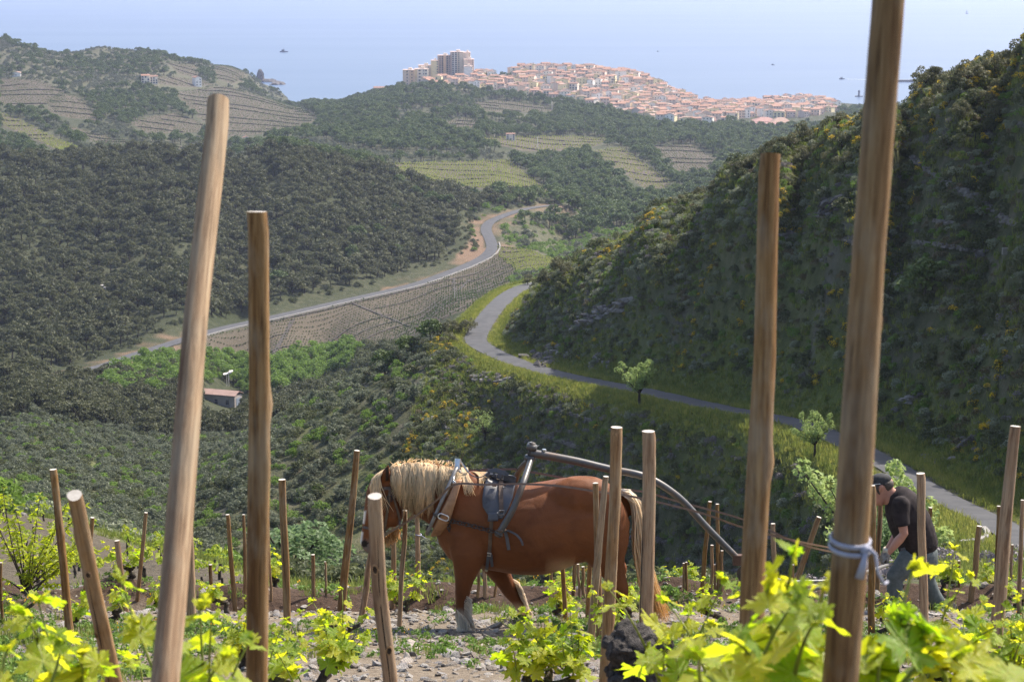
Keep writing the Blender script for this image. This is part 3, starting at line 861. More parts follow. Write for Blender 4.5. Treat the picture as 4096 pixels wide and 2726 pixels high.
# ---------------------------------------------------------------- the oak wood facing us
S = sample(640, 1180, 5.9, 0.03, -0.36)
wood = (S['dv'] > 6.5) & (S['vine'] == 0) & (S['y'] > 690) & ~inpoly(S['px'], S['py'], [(95,398),(120,372),(160,362),(210,356),(275,362),(345,347),(362,352),(345,372),(290,388),(215,398),(150,398)])
above = (S['py'] < np.interp(S['px'], [0, 104, 139, 209, 348, 470, 492, 560], [384, 356, 345, 322, 290, 255, 236, 210]))
hh = (S['px'] > 478) & (S['y'] < 1130)
dens = np.where(S['py'] < 180, 0.62, 0.95) * np.where((S['px'] > 395) & (S['py'] < 200), 0.45, 1)
wn = fbm(S['x'] / 60, S['y'] / 60, 3)
planting('cork_oak', 'cork_oak', choose(S, wood & above & ~hh & (S['dv'] > 17) & (S['r'] < dens * (0.82 + wn * 1.6))), 0.6, 1.6, 6.5, lambda px, py, y: 'dark cork oak high on the wooded hill' if py < 200 else ('dark cork oak low on the wooded hill' if py > 275 else 'dark cork oak midway up the wooded hill'), 'oak tree', 'cork oaks on the wooded hill', cap=225, stuff='oak_wood', parts_px=15)
planting('dark_tall_shrub', 'understorey', choose(S, wood & above & ~hh & ((S['r'] >= dens * (0.82 + wn * 1.6)) | (S['dv'] < 17))), 0.4, 1.1, 2.8, 'x', 'bush', 'x', cap=0, stuff='oak_wood_scrub')
# scattered pines along the nose of the hill and below the road
for i, (px_, py_, s_) in enumerate([(398,258,1.1),(432,206,1.3),(446,209,1.4),(475,203,1.2),(416,198,1.1),(460,190,.8),(400,185,.9),(278,287,1.25),(240,304,1.1),(357,241,1.2),(378,238,1.0),(352,262,1.1),(395,215,.9),(370,192,.9),(412,180,.8),(425,183,.8)]):
    p = hit(px_, py_)
    if p is not None: plant_copy('umbrella_pine', 'umbrella_pine', p, s_, 'round dark pine standing out of the wooded hill', 'pine tree', 'pines among the oaks', parts=True)
for i, (px_, py_, s_) in enumerate([(525,216,1.2),(539,217,1.1),(566,224,1.25)]):
    p = hit(px_, py_ + 8)
    if p is not None: plant_copy('umbrella_pine', 'umbrella_pine', p, s_, 'round pine beside the bend of the valley road', 'pine tree', 'pines beside the valley road', parts=True)
# meadow and bushes right of the valley road
S = sample(820, 1260, 5.0, 0.14, -0.03)
mead = (S['px'] > 470) & (S['px'] < 640) & (S['py'] > 195) & (S['vine'] == 0) & (S['dv'] > 7)
planting('green_shrub', 'meadow_shrub', choose(S, mead & (S['r'] < 0.4)), 1.2, 3.2, 1.0, 'pale green bush on the open ground by the road bend', 'bush', 'bushes by the road bend', cap=120, stuff='meadow_scrub')
planting('tall_shrub', 'meadow_bush', choose(S, mead & (S['r'] > 0.85)), 0.8, 1.6, 2.6, 'grey-green bush on the open ground by the road bend', 'bush', 'grey bushes by the road bend', cap=60, stuff='meadow_bush_mass')
# ---------------------------------------------------------------- pine woods, middle ground
S = sample(1120, 2420, 9.2, 0.20, -0.36)
_m = np.zeros(len(S['x']), bool)
for _o in (2.0, 4.5, 7.0): _m |= vineyard_mask(S['px'], S['py'] - _o, S['y'] + 40) > 0      # keep the lower edges of the fields open
S = choose(S, (S['vine'] == 0) & (S['dv'] > 8) & ~_m)
TOWN = [(400,92),(440,68),(520,60),(620,64),(700,100),(840,98),(840,128),(770,131),(730,124),(690,131),(655,126),(630,121),(600,109),(545,101),(480,92),(430,86)]
intown = inpoly(S['px'], S['py'], TOWN) & (S['y'] > 2030)
S = choose(S, ~intown & ~((S['px'] < 392) & (S['y'] < 1170)))
oli = inpoly(S['px'], S['py'], [(255,143),(300,148),(330,158),(368,163),(430,160),(540,160),(548,150),(500,153),(440,154),(380,152),(340,146),(300,140)])
core = S['px'] > 270
tn = fbm(S['x'] / 90, S['y'] / 90, 3)
bare_ = inpoly(S['px'], S['py'], [(380,188),(440,186),(500,200),(500,215),(440,205)]) | inpoly(S['px'], S['py'], [(290,143),(330,140),(345,147),(300,152)])
planting('umbrella_pine', 'umbrella_pine', choose(S, core & ~oli & ~bare_ & (S['r'] < np.where(S['py'] < 133, 0.66 + tn * 2.0, 0.90 + tn))), 0.85, 1.55, 7.5, lambda px, py, y: 'round pine between the two far vineyards' if px > 500 and py > 150 else ('round pine on the slope below the town' if py < 135 else 'round pine left of the far pale vineyard'), 'pine tree', 'pines in the middle ground', stuff='pine_wood')
planting('olive_tree', 'olive_tree', choose(S, oli & (S['r'] < 0.85)), 1.0, 1.8, 3.4, 'small grey olive tree in the belt before the pines', 'olive tree', 'olive trees before the pine wood', cap=200, stuff='olive_mass')
planting('tall_shrub', 'clearing_shrub', choose(S, core & ~oli & (S['r'] >= np.where(S['py'] < 133, 0.50 + tn * 2.0, 0.80 + tn))), 0.6, 1.4, 2.6, 'grey-green bush in a gap of the pine wood', 'bush', 'bushes in the pine wood', cap=60, stuff='clearing_scrub')
lf = ~core
planting('umbrella_pine', 'hill_pine', choose(S, lf & (S['r'] < 0.45 + tn * 1.8) & (S['y'] > 1330)), 0.7, 1.35, 7.5, lambda px, py, y: 'small dark pine on the far hills at left' if py < 110 else 'dark pine between the terraces at left', 'pine tree', 'pines on the left hills', stuff='hill_pine_wood')
planting('tall_shrub', 'hill_shrub', choose(S, lf & (S['r'] > 0.45 + tn * 1.8) & (S['r'] < 0.92)), 1.0, 2.2, 2.6, 'grey-green bush on the far hills at left', 'bush', 'bushes on the left hills', cap=100, stuff='hill_scrub')
S = sample(2420, 2900, 9.0, 0.10, -0.30)
S = choose(S, (S['z'] > 2) & (S['vine'] == 0) & ~(inpoly(S['px'], S['py'], TOWN)) & (S['px'] < 400))
tn = fbm(S['x'] / 110, S['y'] / 110, 3)
planting('umbrella_pine', 'headland_pine', choose(S, (S['r'] < 0.22 + tn * 2)), 0.7, 1.3, 7.5, 'dark pine on the headland ridge above the sea', 'pine tree', 'pines on the headland', cap=120, stuff='headland_wood')
planting('tall_shrub', 'headland_shrub', choose(S, (S['r'] > 0.4)), 0.7, 1.6, 2.6, 'low bush on the headland', 'bush', 'bushes on the headland', cap=0, stuff='headland_scrub')
# ---------------------------------------------------------------- oaks along the crest of the right hill
CREST = [(1010,40,1.0),(1022,34,1.05),(985,52,1.0),(1000,48,1.0),(968,64,1.05),(975,60,.9),(950,76,1.0),(935,82,.8),(925,86,1.15),(912,90,.95),(905,100,.8),(1018,62,1.0),(995,72,.9),(970,84,1.05),(950,98,1.1),(930,110,.8),(880,122,.8),(868,118,.75),(840,122,.9),(828,126,.8),(815,130,.9),(800,138,.95),(790,146,.9),(775,150,1.0),(765,160,1.0),(752,165,.9),(740,175,.85),(760,178,.7),(800,160,.9),(820,150,.8),(830,160,.9),(842,145,.8),(845,168,.7),(715,190,.65),(700,195,.6),(645,215,1.15),(630,226,.7),(680,203,.65),(560,272,1.0),(540,276,1.1),(528,282,.95),(547,284,.9),(905,120,.7),(890,135,.6),(1005,90,.8),(960,118,.8),(985,104,.8),(1000,120,.8)]
for px_, py_, s_ in CREST:
    p = hit(px_, py_ + 3)
    if p is None: continue
    where = 'at the bend of the road' if px_ < 570 else ('high on the crest at the right edge' if px_ > 900 else ('on the crest between the two tall stakes' if px_ > 735 else 'on the lower shoulder of the right hill'))
    plant_copy('holm_oak', 'holm_oak', p, s_ * (0.56 + 0.24 * rng.random()) * (0.8 if 715 < px_ < 845 else 1), 'dusky holm oak with uneven crown ' + where, 'oak tree', 'holm oaks on the crest', parts=True)
for px_, py_, s_, k_ in [(468,305,.85,'holm_oak'),(452,312,.8,'holm_oak'),(440,318,.75,'holm_oak'),(430,330,.9,'umbrella_pine'),(418,338,.95,'holm_oak'),(408,345,.9,'umbrella_pine'),(396,350,.8,'holm_oak'),(385,358,.85,'umbrella_pine'),(372,366,.8,'holm_oak'),(448,330,.7,'holm_oak')]:
    p = hit(px_, py_ + 14)
    if p is not None:
        p = Vector(unproj(px_, py_ + 14, min(p.y, 352))); p.z = gz(p.x, p.y)
        plant_copy(k_, 'roadside_tree', p, s_ * 0.8, 'dark tree on the bank just left of the road bend', 'tree', 'trees left of the road bend', parts=True)
# ================================================================== THE VINEYARD WE STAND IN
gx = np.arange(-9.5, 9.5, 0.07); gy = np.arange(2.0, 27.4, 0.07)
GX, GY = np.meshgrid(gx, gy)
GZ = height(GX, GY) + 0.035 * fbm(GX * 3.1, GY * 3.1, 3)
k = np.clip((GY - 26.4) / 0.9, 0, 1); GZ = GZ - 0.25 * k
ii = np.arange(GX.size).reshape(GX.shape)
q = np.stack([ii[:-1, :-1].ravel(), ii[:-1, 1:].ravel(), ii[1:, 1:].ravel(), ii[1:, :-1].ravel()], 1)
m, n, b, l = new_mat('vineyard_earth')
gp = n.nodes.new('ShaderNodeNewGeometry').outputs['Position']
va = n.nodes.new('ShaderNodeVertexColor'); va.layer_name = 'fresh'
vs = n.nodes.new('ShaderNodeSeparateColor'); l.new(va.outputs['Color'], vs.inputs[0])
t1 = noise(n, 14, 6, 0.7, gp); t3 = noise(n, 1.1, 4, 0.6, gp)
c1 = ramp(n, [(0.3, (0.105, 0.08, 0.056)), (0.55, (0.19, 0.152, 0.112)), (0.75, (0.30, 0.255, 0.205))]); l.new(t1.outputs['Fac'], c1.inputs['Fac'])
c2 = ramp(n, [(0.3, (0.030, 0.018, 0.013)), (0.7, (0.085, 0.054, 0.037))]); l.new(t1.outputs['Fac'], c2.inputs['Fac'])
l.new(mix(n, vs.outputs[0], c1.outputs['Color'], c2.outputs['Color']), b.inputs['Base Color'])
b.inputs['Roughness'].default_value = 0.95; b.inputs['Specular IOR Level'].default_value = 0.15
bump(n, t1.outputs['Fac'], 0.9, 0.05, b)
soil = fast_mesh('vineyard_soil', np.stack([GX.ravel(), GY.ravel(), GZ.ravel()], 1), q, m, smooth=True)
grp(soil, kind='structure')
fr = np.exp(-((GY - 22.75 - 0.3 * np.sin(GX * 0.7)) / 0.75) ** 2) * np.clip(0.9 + 2.2 * fbm(GX * 1.2, GY * 1.2, 3), 0, 1)
fr = np.clip(fr * 1.4, 0, 1)
color_attr(soil, 'fresh', np.stack([fr.ravel()] * 3 + [np.ones(fr.size)], 1))
def nz_(x, y):
    return float(np.interp(0, [0], [0])) + gz(x, y)
# ---- stones: slate flakes
def stone_mesh(nm, r, mat):
    bm = bmesh.new(); bmesh.ops.create_icosphere(bm, subdivisions=1, radius=1.0)
    ax = np.array([1.0, 0.55 + 0.35 * r.random(), 0.22 + 0.3 * r.random()])
    for v in bm.verts:
        j = 1 + 0.28 * (r.random() - 0.5) * 2
        v.co = Vector((v.co.x * ax[0] * j, v.co.y * ax[1] * j, max(-0.5, min(0.75, v.co.z)) * ax[2] * j * 1.3))
    me = bpy.data.meshes.new(nm); bm.to_mesh(me); bm.free(); me.materials.append(mat)
    return bpy.data.objects.new(nm, me)
m, n, b, l = new_mat('slate_stone')
oi = n.nodes.new('ShaderNodeObjectInfo')
rc = ramp(n, [(0.0, (0.12, 0.10, 0.082)), (0.3, (0.25, 0.205, 0.16)), (0.6, (0.33, 0.30, 0.265)), (0.85, (0.19, 0.175, 0.17)), (1.0, (0.42, 0.36, 0.30))]); l.new(oi.outputs['Random'], rc.inputs['Fac'])
tn_ = noise(n, 5, 5, 0.7, coord(n, 'Object'))
l.new(mix(n, 0.35, rc.outputs['Color'], tn_.outputs['Color'], 'SOFT_LIGHT'), b.inputs['Base Color'])
b.inputs['Roughness'].default_value = 0.6; b.inputs['Specular IOR Level'].default_value = 0.4
bump(n, tn_.outputs['Fac'], 0.6, 0.1, b)
slate = m
c_ = bpy.data.collections.new('kind_stone')
_st = []
for i in range(9):
    o = stone_mesh('stone_kind_%02d' % i, np.random.default_rng(400 + i), slate); c_.objects.link(o); _st.append((o, None, None))
KINDS['stone'] = (c_, _st)
ns = 16000
sy_ = 12.5 + 13.6 * rng.random(ns) ** 0.8; sx_ = (rng.random(ns) - 0.5) * 2 * 0.30 * sy_
frs = np.exp(-((sy_ - 22.75 - 0.3 * np.sin(sx_ * 0.7)) / 0.6) ** 2)
den = 0.70 + 1.6 * fbm(sx_ * 0.9 + 4, sy_ * 0.9, 3)
kp = rng.random(ns) < den * (1 - 0.8 * frs)
sx_, sy_ = sx_[kp], sy_[kp]
sz_ = height(sx_, sy_)
siz = 0.018 + 0.045 * rng.random(len(sx_)) ** 2.6
rot = np.column_stack([rng.normal(0, .35, len(sx_)), rng.normal(0, .35, len(sx_)), rng.random(len(sx_)) * 6.28])
scatter('gravel', 'stone', np.column_stack([sx_, sy_, sz_ + siz * 0.15]), siz, rot)
for i in range(230):
    y = 14.6 + 11.2 * rng.random(); x = (rng.random() - 0.5) * 0.54 * y
    if abs(y - 22.7) < 0.8 and rng.random() < 0.7: continue
    s = 0.045 + 0.075 * rng.random() ** 1.7
    o = bpy.data.objects.new('stone', _st[i % 9][0].data); col.objects.link(o)
    o.location = (x, y, gz(x, y) + s * 0.12); o.scale = (s, s, s); o.rotation_euler = (rng.normal(0, .3), rng.normal(0, .3), rng.random() * 6.28)
    side = 'in front of the horse' if px_ is None else ''
    qx = proj(x, y, gz(x, y))[0]
    pl = 'left of the horse' if qx < 350 else ('around the horse and its feet' if qx < 680 else 'between the vines at right')
    grp(o, 'flat pale slate stone lying on the bare soil ' + pl, 'stone', 'slate stones on the vineyard soil')
# ---- weeds
L_weed = leaf_mat('weed_leaves', (0.09, 0.17, 0.03), (0.20, 0.30, 0.06), 0.45)
L_flower = leaf_mat('marigold_flowers', (0.75, 0.32, 0.01), (0.85, 0.5, 0.02), 0.3)
kind('weed', 5, mk_bush(0.09, 0.05, 7, 0.035, 70, 0.014, L_weed))
kind('marigold', 2, mk_bush(0.08, 0.05, 6, 0.03, 40, 0.014, L_weed, 4, lm2=L_flower))
kind('near_grass', 4, mk_grass(26, 0.085, 0.10, L_grass))
nw = 6500
wy = 12.5 + 13.5 * rng.random(nw); wx = (rng.random(nw) - 0.5) * 0.60 * wy
wd = fbm(wx * 0.55 + 20, wy * 0.8, 3) * 3.2 + 0.34 + 0.5 * np.exp(-((wy - 17.5) / 1.2) ** 2) - 0.6 * np.exp(-((wy - 20.4) / 0.7) ** 2) + 0.45 * np.exp(-((wy - 24.2) / 0.6) ** 2)
_dh = hit(463, 630).y; _wp = proj(wx, wy, height(wx, wy))[0]
kp = (rng.random(nw) < np.clip(wd, 0, 1)) & ~((_wp > 428) & (_wp < 545) & (wy > _dh - 1.4) & (wy < _dh + 0.9))
wx, wy = wx[kp], wy[kp]; wz = height(wx, wy)
hf = rng.random(len(wx)) < 0.66
scatter('weeds', 'weed', np.column_stack([wx, wy, wz])[hf], 0.6 + 0.9 * rng.random(hf.sum()))
scatter('short_grass', 'near_grass', np.column_stack([wx, wy, wz])[~hf], 0.5 + 0.8 * rng.random((~hf).sum()))
mf = rng.random(len(wx)) < 0.05
scatter('marigolds', 'marigold', np.column_stack([wx, wy, wz])[mf], 0.7 + 0.5 * rng.random(mf.sum()))
# grass on the flat ground beyond, on the right
S = sample(27.5, 100, 0.55, 0.36, 0.08)
S = choose(S, (S['dn'] > 2.6) & (S['r'] < 0.75))
scatter('meadow_grass', 'grass_tuft', np.column_stack([S['x'], S['y'], S['z']]), 0.2 + 0.3 * rng.random(len(S['x'])))
S = sample(27.5, 100, 2.4, 0.36, 0.04)
S = choose(S, (S['dn'] > 3.5) & (S['r'] < 0.5))
scatter('meadow_heath', 'dry_shrub', np.column_stack([S['x'], S['y'], S['z']]), 0.35 + 0.4 * rng.random(len(S['x'])))
S = sample(27.5, 74, 0.8, 0.04, -0.36)
_, _, gk = ground_kind(S['x'], S['y'], S['z'])
S = choose(S, (~gk['plot']) & (S['r'] < 0.8))
scatter('bank_grass', 'grass_tuft', np.column_stack([S['x'], S['y'], S['z']]), 0.2 + 0.35 * rng.random(len(S['x'])))
# ---- stakes
m, n, b, l = new_mat('stake_wood')
oi = n.nodes.new('ShaderNodeObjectInfo')
tc = coord(n, 'Object', (1, 1, 0.045))
ad = n.nodes.new('ShaderNodeVectorMath'); ad.operation = 'ADD'; l.new(tc, ad.inputs[0])
cmb = n.nodes.new('ShaderNodeCombineXYZ'); mu = n.nodes.new('ShaderNodeMath'); mu.operation = 'MULTIPLY'; mu.inputs[1].default_value = 37.0
l.new(oi.outputs['Random'], mu.inputs[0]); l.new(mu.outputs[0], cmb.inputs[0]); l.new(mu.outputs[0], cmb.inputs[2]); l.new(cmb.outputs[0], ad.inputs[1])
w1 = noise(n, 85, 7, 0.72, ad.outputs[0], 0.8); w2 = noise(n, 16, 3, 0.6, ad.outputs[0])
g1 = ramp(n, [(0.30, (0.07, 0.038, 0.018)), (0.44, (0.20, 0.125, 0.065)), (0.56, (0.30, 0.20, 0.11)), (0.70, (0.38, 0.29, 0.195))])
l.new(w1.outputs['Fac'], g1.inputs['Fac'])
g2 = ramp(n, [(0.34, (0.55, 0.42, 0.30)), (0.48, (1.0, 0.90, 0.76)), (0.68, (1.0, 1.0, 1.0))]); l.new(w2.outputs['Fac'], g2.inputs['Fac'])
cc = mix(n, 1.0, g1.outputs['Color'], g2.outputs['Color'], 'MULTIPLY')
cc = mix(n, 1.0, cc, (1.04, 0.95, 0.72), 'MULTIPLY')
hv = n.nodes.new('ShaderNodeHueSaturation'); l.new(cc, hv.inputs['Color'])
mr = n.nodes.new('ShaderNodeMapRange'); mr.inputs['To Min'].default_value = 0.70; mr.inputs['To Max'].default_value = 1.15
l.new(oi.outputs['Random'], mr.inputs['Value']); l.new(mr.outputs['Result'], hv.inputs['Value'])
mr2 = n.nodes.new('ShaderNodeMapRange'); mr2.inputs['To Min'].default_value = 1.05; mr2.inputs['To Max'].default_value = 0.72
l.new(oi.outputs['Random'], mr2.inputs['Value']); l.new(mr2.outputs['Result'], hv.inputs['Saturation'])
w3 = noise(n, 7, 4, 0.7, coord(n, 'Object', (1, 1, 0.35))); g3 = ramp(n, [(0.46, (0, 0, 0)), (0.62, (1, 1, 1))]); l.new(w3.outputs['Fac'], g3.inputs['Fac'])
gm = n.nodes.new('ShaderNodeMath'); gm.operation = 'MULTIPLY'; gm.inputs[1].default_value = 0.42; l.new(g3.outputs['Color'], gm.inputs[0])
l.new(mix(n, gm.outputs[0], hv.outputs['Color'], (0.31, 0.26, 0.185)), b.inputs['Base Color'])
b.inputs['Roughness'].default_value = 0.8; b.inputs['Specular IOR Level'].default_value = 0.2
bump(n, w1.outputs['Fac'], 0.7, 0.004, b)
stake_wood = m
stake_end = noisy_mat('stake_end_grain', (0.36, 0.32, 0.27), (0.50, 0.46, 0.41), 60, 0.8, 0.3, 0.002)
crack_mat = noisy_mat('stake_crack', (0.02, 0.014, 0.01), (0.05, 0.035, 0.025), 30, 0.9, 0)
def stake(px0, py0, px1, py1, d, w0, w1, label, group='stakes among the vines', dlean=0.0, to_ground=True, seed=None, name='wooden_stake', kn=2, crack=True, extra=0.0):
    """top pixel, bottom pixel, distance of the foot, widths in pixels at top and bottom"""
    r = np.random.default_rng(int(px0 * 13 + py0 * 7) % 99991)
    top, bot = at(px0, py0, d + dlean), at(px1, py1, d)
    ax = (top - bot).normalized()
    if to_ground:       # carry the line on down into the earth
        p = bot.copy()
        for k in range(400):
            if p.z < gz(p.x, p.y) - 0.10: break
            p = p - ax * 0.01
        k2 = 0
        while p.z < gz(p.x, p.y) - 0.25 and k2 < 300:
            p = p + ax * 0.01; k2 += 1
        bot = p
    L = (top - bot).length
    r0, r1 = w0 * (d + dlean) / F / 2 * 1.0, w1 * d / F / 2
    lean_px = (py1 - py0)
    n, m_ = 16, max(10, min(40, int(L / 0.045)))
    ws_ = 0.0045
    wob = [(r.normal(0, ws_), r.normal(0, ws_)) for _ in range(5)]
    knots = [(r.uniform(0.15, 0.9) * L, r.random() * 6.28, r.uniform(0.14, 0.30)) for _ in range(kn)]
    vs, fs, mi = [], [], []
    for j in range(m_ + 1):
        h = L * j / m_
        t = j / m_
        rad = r1 + (r0 - r1) * t
        f = t * 4; a0 = int(min(f, 3)); ff = f - a0
        ox = wob[a0][0] * (1 - ff) + wob[a0 + 1][0] * ff; oy = wob[a0][1] * (1 - ff) + wob[a0 + 1][1] * ff
        if j == m_: ox, oy = 0, 0
        for k in range(n):
            a = 2 * math.pi * k / n
            q = rad * (1 + 0.035 * math.sin(3 * a + wob[0][0] * 900) + 0.02 * math.sin(2 * a + h * 6) + r.normal(0, 0.008))
            for (hk, ak, am) in knots:
                da = math.atan2(math.sin(a - ak), math.cos(a - ak))
                q += rad * am * math.exp(-((h - hk) / 0.038) ** 2 - (da / 0.5) ** 2)
            if j == m_: q *= 0.965
            vs.append((ox + q * math.cos(a), oy + q * math.sin(a), h if j < m_ else h + 0.002))
    for j in range(m_):
        for k in range(n):
            a, c = j * n + k, j * n + (k + 1) % n
            fs.append((a, c, c + n, a + n)); mi.append(0)
    e = m_ * n
    vs += vs[e:e + n]; fs.append(tuple(range(e + n, e + 2 * n))); mi.append(1)
    o = mesh_obj(name, vs, fs, [stake_wood, stake_end, crack_mat], None, True, mi)
    o.data.polygons[-1].use_smooth = False
    if crack:       # one long drying crack, a thin dark groove with its own depth
        ca = -math.pi / 2 + r.normal(0, 0.7)
        c0, c1 = sorted((r.uniform(0.2, 0.6) * L, r.uniform(0.7, 1.0) * L))
        pts, rr_ = [], []
        for k in range(12):
            t = k / 11; h = c0 + (c1 - c0) * t
            rad = (r1 + (r0 - r1) * h / L)
            aa = ca + 0.12 * math.sin(h * 5)
            f = h / L * 4; a0 = int(min(f, 3)); ff = f - a0
            ox = wob[a0][0] * (1 - ff) + wob[a0 + 1][0] * ff; oy = wob[a0][1] * (1 - ff) + wob[a0 + 1][1] * ff
            pts.append((ox + rad * 0.985 * math.cos(aa), oy + rad * 0.985 * math.sin(aa), h)); rr_.append(rad * 0.10 * math.sin(math.pi * (0.04 + 0.92 * t)))
        MB().tube(pts, rr_, 5).build('crack', crack_mat, o, True)
    if d < 9:       # knots that show: a dark heart in a raised ring
        for k in range(4):
            h = L * (0.15 + 0.8 * (k + r.random() * 0.7) / 4); aa = -math.pi / 2 + r.uniform(-1.0, 1.0); rad = r1 + (r0 - r1) * h / L
            f = h / L * 4; a0 = int(min(f, 3)); ff = f - a0
            ox = wob[a0][0] * (1 - ff) + wob[a0 + 1][0] * ff; oy = wob[a0][1] * (1 - ff) + wob[a0 + 1][1] * ff
            kr = r.uniform(0.006, 0.010) * (rad / 0.03) ** .5
            kb = MB().lathe((0, 0, 0), [(kr * 1.5, -.004), (kr * 1.35, .0012), (kr * .95, .0022), (kr * .8, .0008), (kr * .2, .0012)], 12, m=0)
            kb.m = [1 if i >= 24 else 0 for i in range(len(kb.f))]
            ko = kb.build('knot', [stake_wood, crack_mat], o, True); ko.location = (ox + rad * 1.0 * math.cos(aa), oy + rad * 1.0 * math.sin(aa), h)
            ko.rotation_euler = Vector((math.cos(aa), math.sin(aa), 0)).to_track_quat('Z', 'Y').to_euler(); ko.scale = (1, 1.7, 1)
    o.location = bot
    o.rotation_euler = ax.to_track_quat('Z', 'Y').to_euler()
    grp(o, label, 'stake', group)
    return o
big = [
 (218, 100, 163, 681, 4.1, 22, 33, 'thick brown stake leaning right, nearest one at the left', 0.9),
 (257, 212, 257, 681, 5.2, 21, 24.5, 'upright brown stake just right of the big leaning stake', 0.1),
 (375, 496, 389, 681, 7.0, 15, 17, 'brown stake in front of the muzzle of the horse', -0.2),
 (74.5, 495, 112, 681, 6.3, 16, 19, 'leaning stake with wide pale top, left of the big stakes', -0.5),
 (770.5, 155, 752, 681, 4.9, 20.5, 30, 'tall brown stake with knots, left of the tallest stake', 0.4),
 (890, -75, 838, 681, 3.55, 31, 42, 'tallest and thickest pale stake, reaching above the picture', 0.15),
 (616.5, 427, 605, 669, 11.5, 12, 13, 'tall stake in front of the rump of the horse, left of two', 0.0),
 (648.5, 431, 646, 640, 11.0, 13.5, 15, 'tall stake in front of the tail of the horse, right of two', 0.0),
 (1015.5, 426, 992.5, 681, 9.5, 11, 17, 'tall stake leaning right near the right picture edge', 0.1),
 (920.5, 473, 925, 640, 14.0, 9, 9, 'stake in front of the back of the bending man', 0.0),
]
for x0, y0, x1, y1, d, w0, w1, lb, dl in big:
    stake(x0, y0, x1, y1, d, w0, w1, lb, 'large stakes in the nearest rows', dl, kn=6 if d < 8 else 3)
small = [
 (357, 450, 341, 610, 6, 9, 'pale leaning stake just left of the head of the horse'),
 (53, 469, 71, 640, 7.4, 9, 'tall thin stake leaning left, second from the left edge'),
 (92.5, 517, 83, 612, 4.4, 5, 'thin stake partly hidden by the wide topped leaning stake'),
 (117, 540, 126, 612, 5.5, 6, 'short brown stake among bright vine leaves at left'),
 (146, 512, 137, 600, 3.8, 4.5, 'dark thin stake leaning right before the lower plot'),
 (188, 520, 192, 624, 8, 11, 'dark stake half hidden behind the big leaning stake'),
 (227.5, 514, 236, 611, 4.4, 5, 'thin stake between the two big left stakes'),
 (243.5, 514, 246, 606, 3, 4, 'thin stake touching the left edge of the upright big stake'),
 (268, 517, 271, 600, 2.4, 3, 'very thin stake right of the upright big stake'),
 (282, 479, 287.5, 627, 7.5, 7.8, 'tall brown stake before the small green tree'),
 (210.5, 564, 211, 599, 3.6, 3.8, 'short stake at the edge of the lower plot'),
 (313, 554, 314, 596, 4, 4, 'short stake below the small green tree'),
 (325, 561, 326, 595, 2.2, 2.6, 'short thin stake right of the small green tree'),
 (1, 562, 1.5, 624, 3, 3.5, 'thin stake cut by the left picture edge'),
 (405, 510, 399.5, 627, 4.8, 5.2, 'dark straight stake under the jaw of the horse'),
 (417, 498, 419, 597, 4.4, 5.6, 'pale stake with a white tie under the neck of the horse'),
 (394, 500, 393, 607, 5, 5.4, 'pale stake behind the jaw of the horse'),
 (372, 545, 361, 621, 5, 7.5, 'leaning pale stake just behind the stake at the muzzle'),
 (479, 562, 478, 597, 3, 3.4, 'short stake seen between the front legs, left'),
 (484.5, 560, 485, 597, 4, 4.4, 'short pale stake seen between the front legs, middle'),
 (498, 575, 494, 596, 2.4, 2.8, 'short leaning stake seen between the front legs, right'),
 (560.5, 516, 566, 620, 4.2, 5, 'grey stake standing before the belly of the horse'),
 (552, 563, 550, 592, 3.8, 4, 'short stake behind the belly of the horse'),
 (592, 526.5, 587, 621, 4.5, 5.2, 'pale stake with square top before the thigh of the horse'),
 (595.5, 482.5, 600, 640, 6, 7, 'split stake in front of the hip of the horse'),
 (606, 476, 590, 645, 6.2, 9, 'round topped stake leaning right in front of the hip'),
 (575, 555, 573, 596, 3.6, 4, 'stake behind the flank of the horse'),
 (578, 563.5, 579, 597, 2.8, 3, 'thin short stake behind the thigh, left'),
 (583, 566, 583.5, 597, 3.4, 3.8, 'thin short stake behind the thigh, right'),
 (710, 501, 701, 597, 4.2, 5, 'dark stake leaning right under the plough beam'),
 (717.3, 503.5, 718.5, 592, 3.8, 4.2, 'thin upright stake under the plough beam'),
 (712, 544.5, 712, 590, 3.4, 3.6, 'short stake left of the plough foot'),
 (715, 564, 715.5, 592, 2.4, 2.8, 'shortest stake left of the plough foot'),
 (722, 550, 721.5, 592, 3, 3.2, 'thin stake touching the plough foot'),
 (683.7, 562.5, 684.5, 590, 2.6, 2.6, 'left one of two close short stakes behind the tail'),
 (686.4, 561.5, 687, 590, 2.6, 2.6, 'right one of two close short stakes behind the tail'),
 (773, 523, 776, 600, 4.8, 6, 'stake partly hidden behind the tall knotty stake'),
 (819, 516.5, 793, 592, 5.6, 6.2, 'broken looking stake leaning strongly right behind the reins'),
 (793, 564, 792.5, 588, 3, 3, 'short stub of a stake left of the leaning one'),
 (872, 485, 871.5, 637, 6.6, 7.6, 'stake just right of the tallest stake, before the face of the man'),
 (881, 500, 877, 592, 5, 5, 'pale stake behind the hands of the man'),
 (930.5, 507, 925, 575, 4.2, 5, 'thin stake leaning right behind the back of the man'),
 (979.5, 525.5, 971, 601, 5.6, 6.4, 'stake leaning right before the low curved wall'),
 (998.7, 505.5, 995.5, 586, 4, 4.4, 'dark stake beside the road at the right'),
 (1022.5, 499.5, 1018.5, 612, 4, 5, 'stake at the right picture edge'),
 (959, 560, 958.5, 586, 3, 3, 'short stake in the grass right of the man'),
 (1012.5, 544, 1010, 593, 2.8, 3, 'thin stake behind the tall leaning one at right'),
]
for x0, y0, x1, y1, w0, w1, lb in small:
    p = hit(x1, y1)
    d = p.y if p is not None and p.y < 34 else 25.5
    stake(x0, y0, x1, y1, d, w0, w1, lb, 'thin stakes further down the rows', 0.0, kn=2, crack=d < 24)
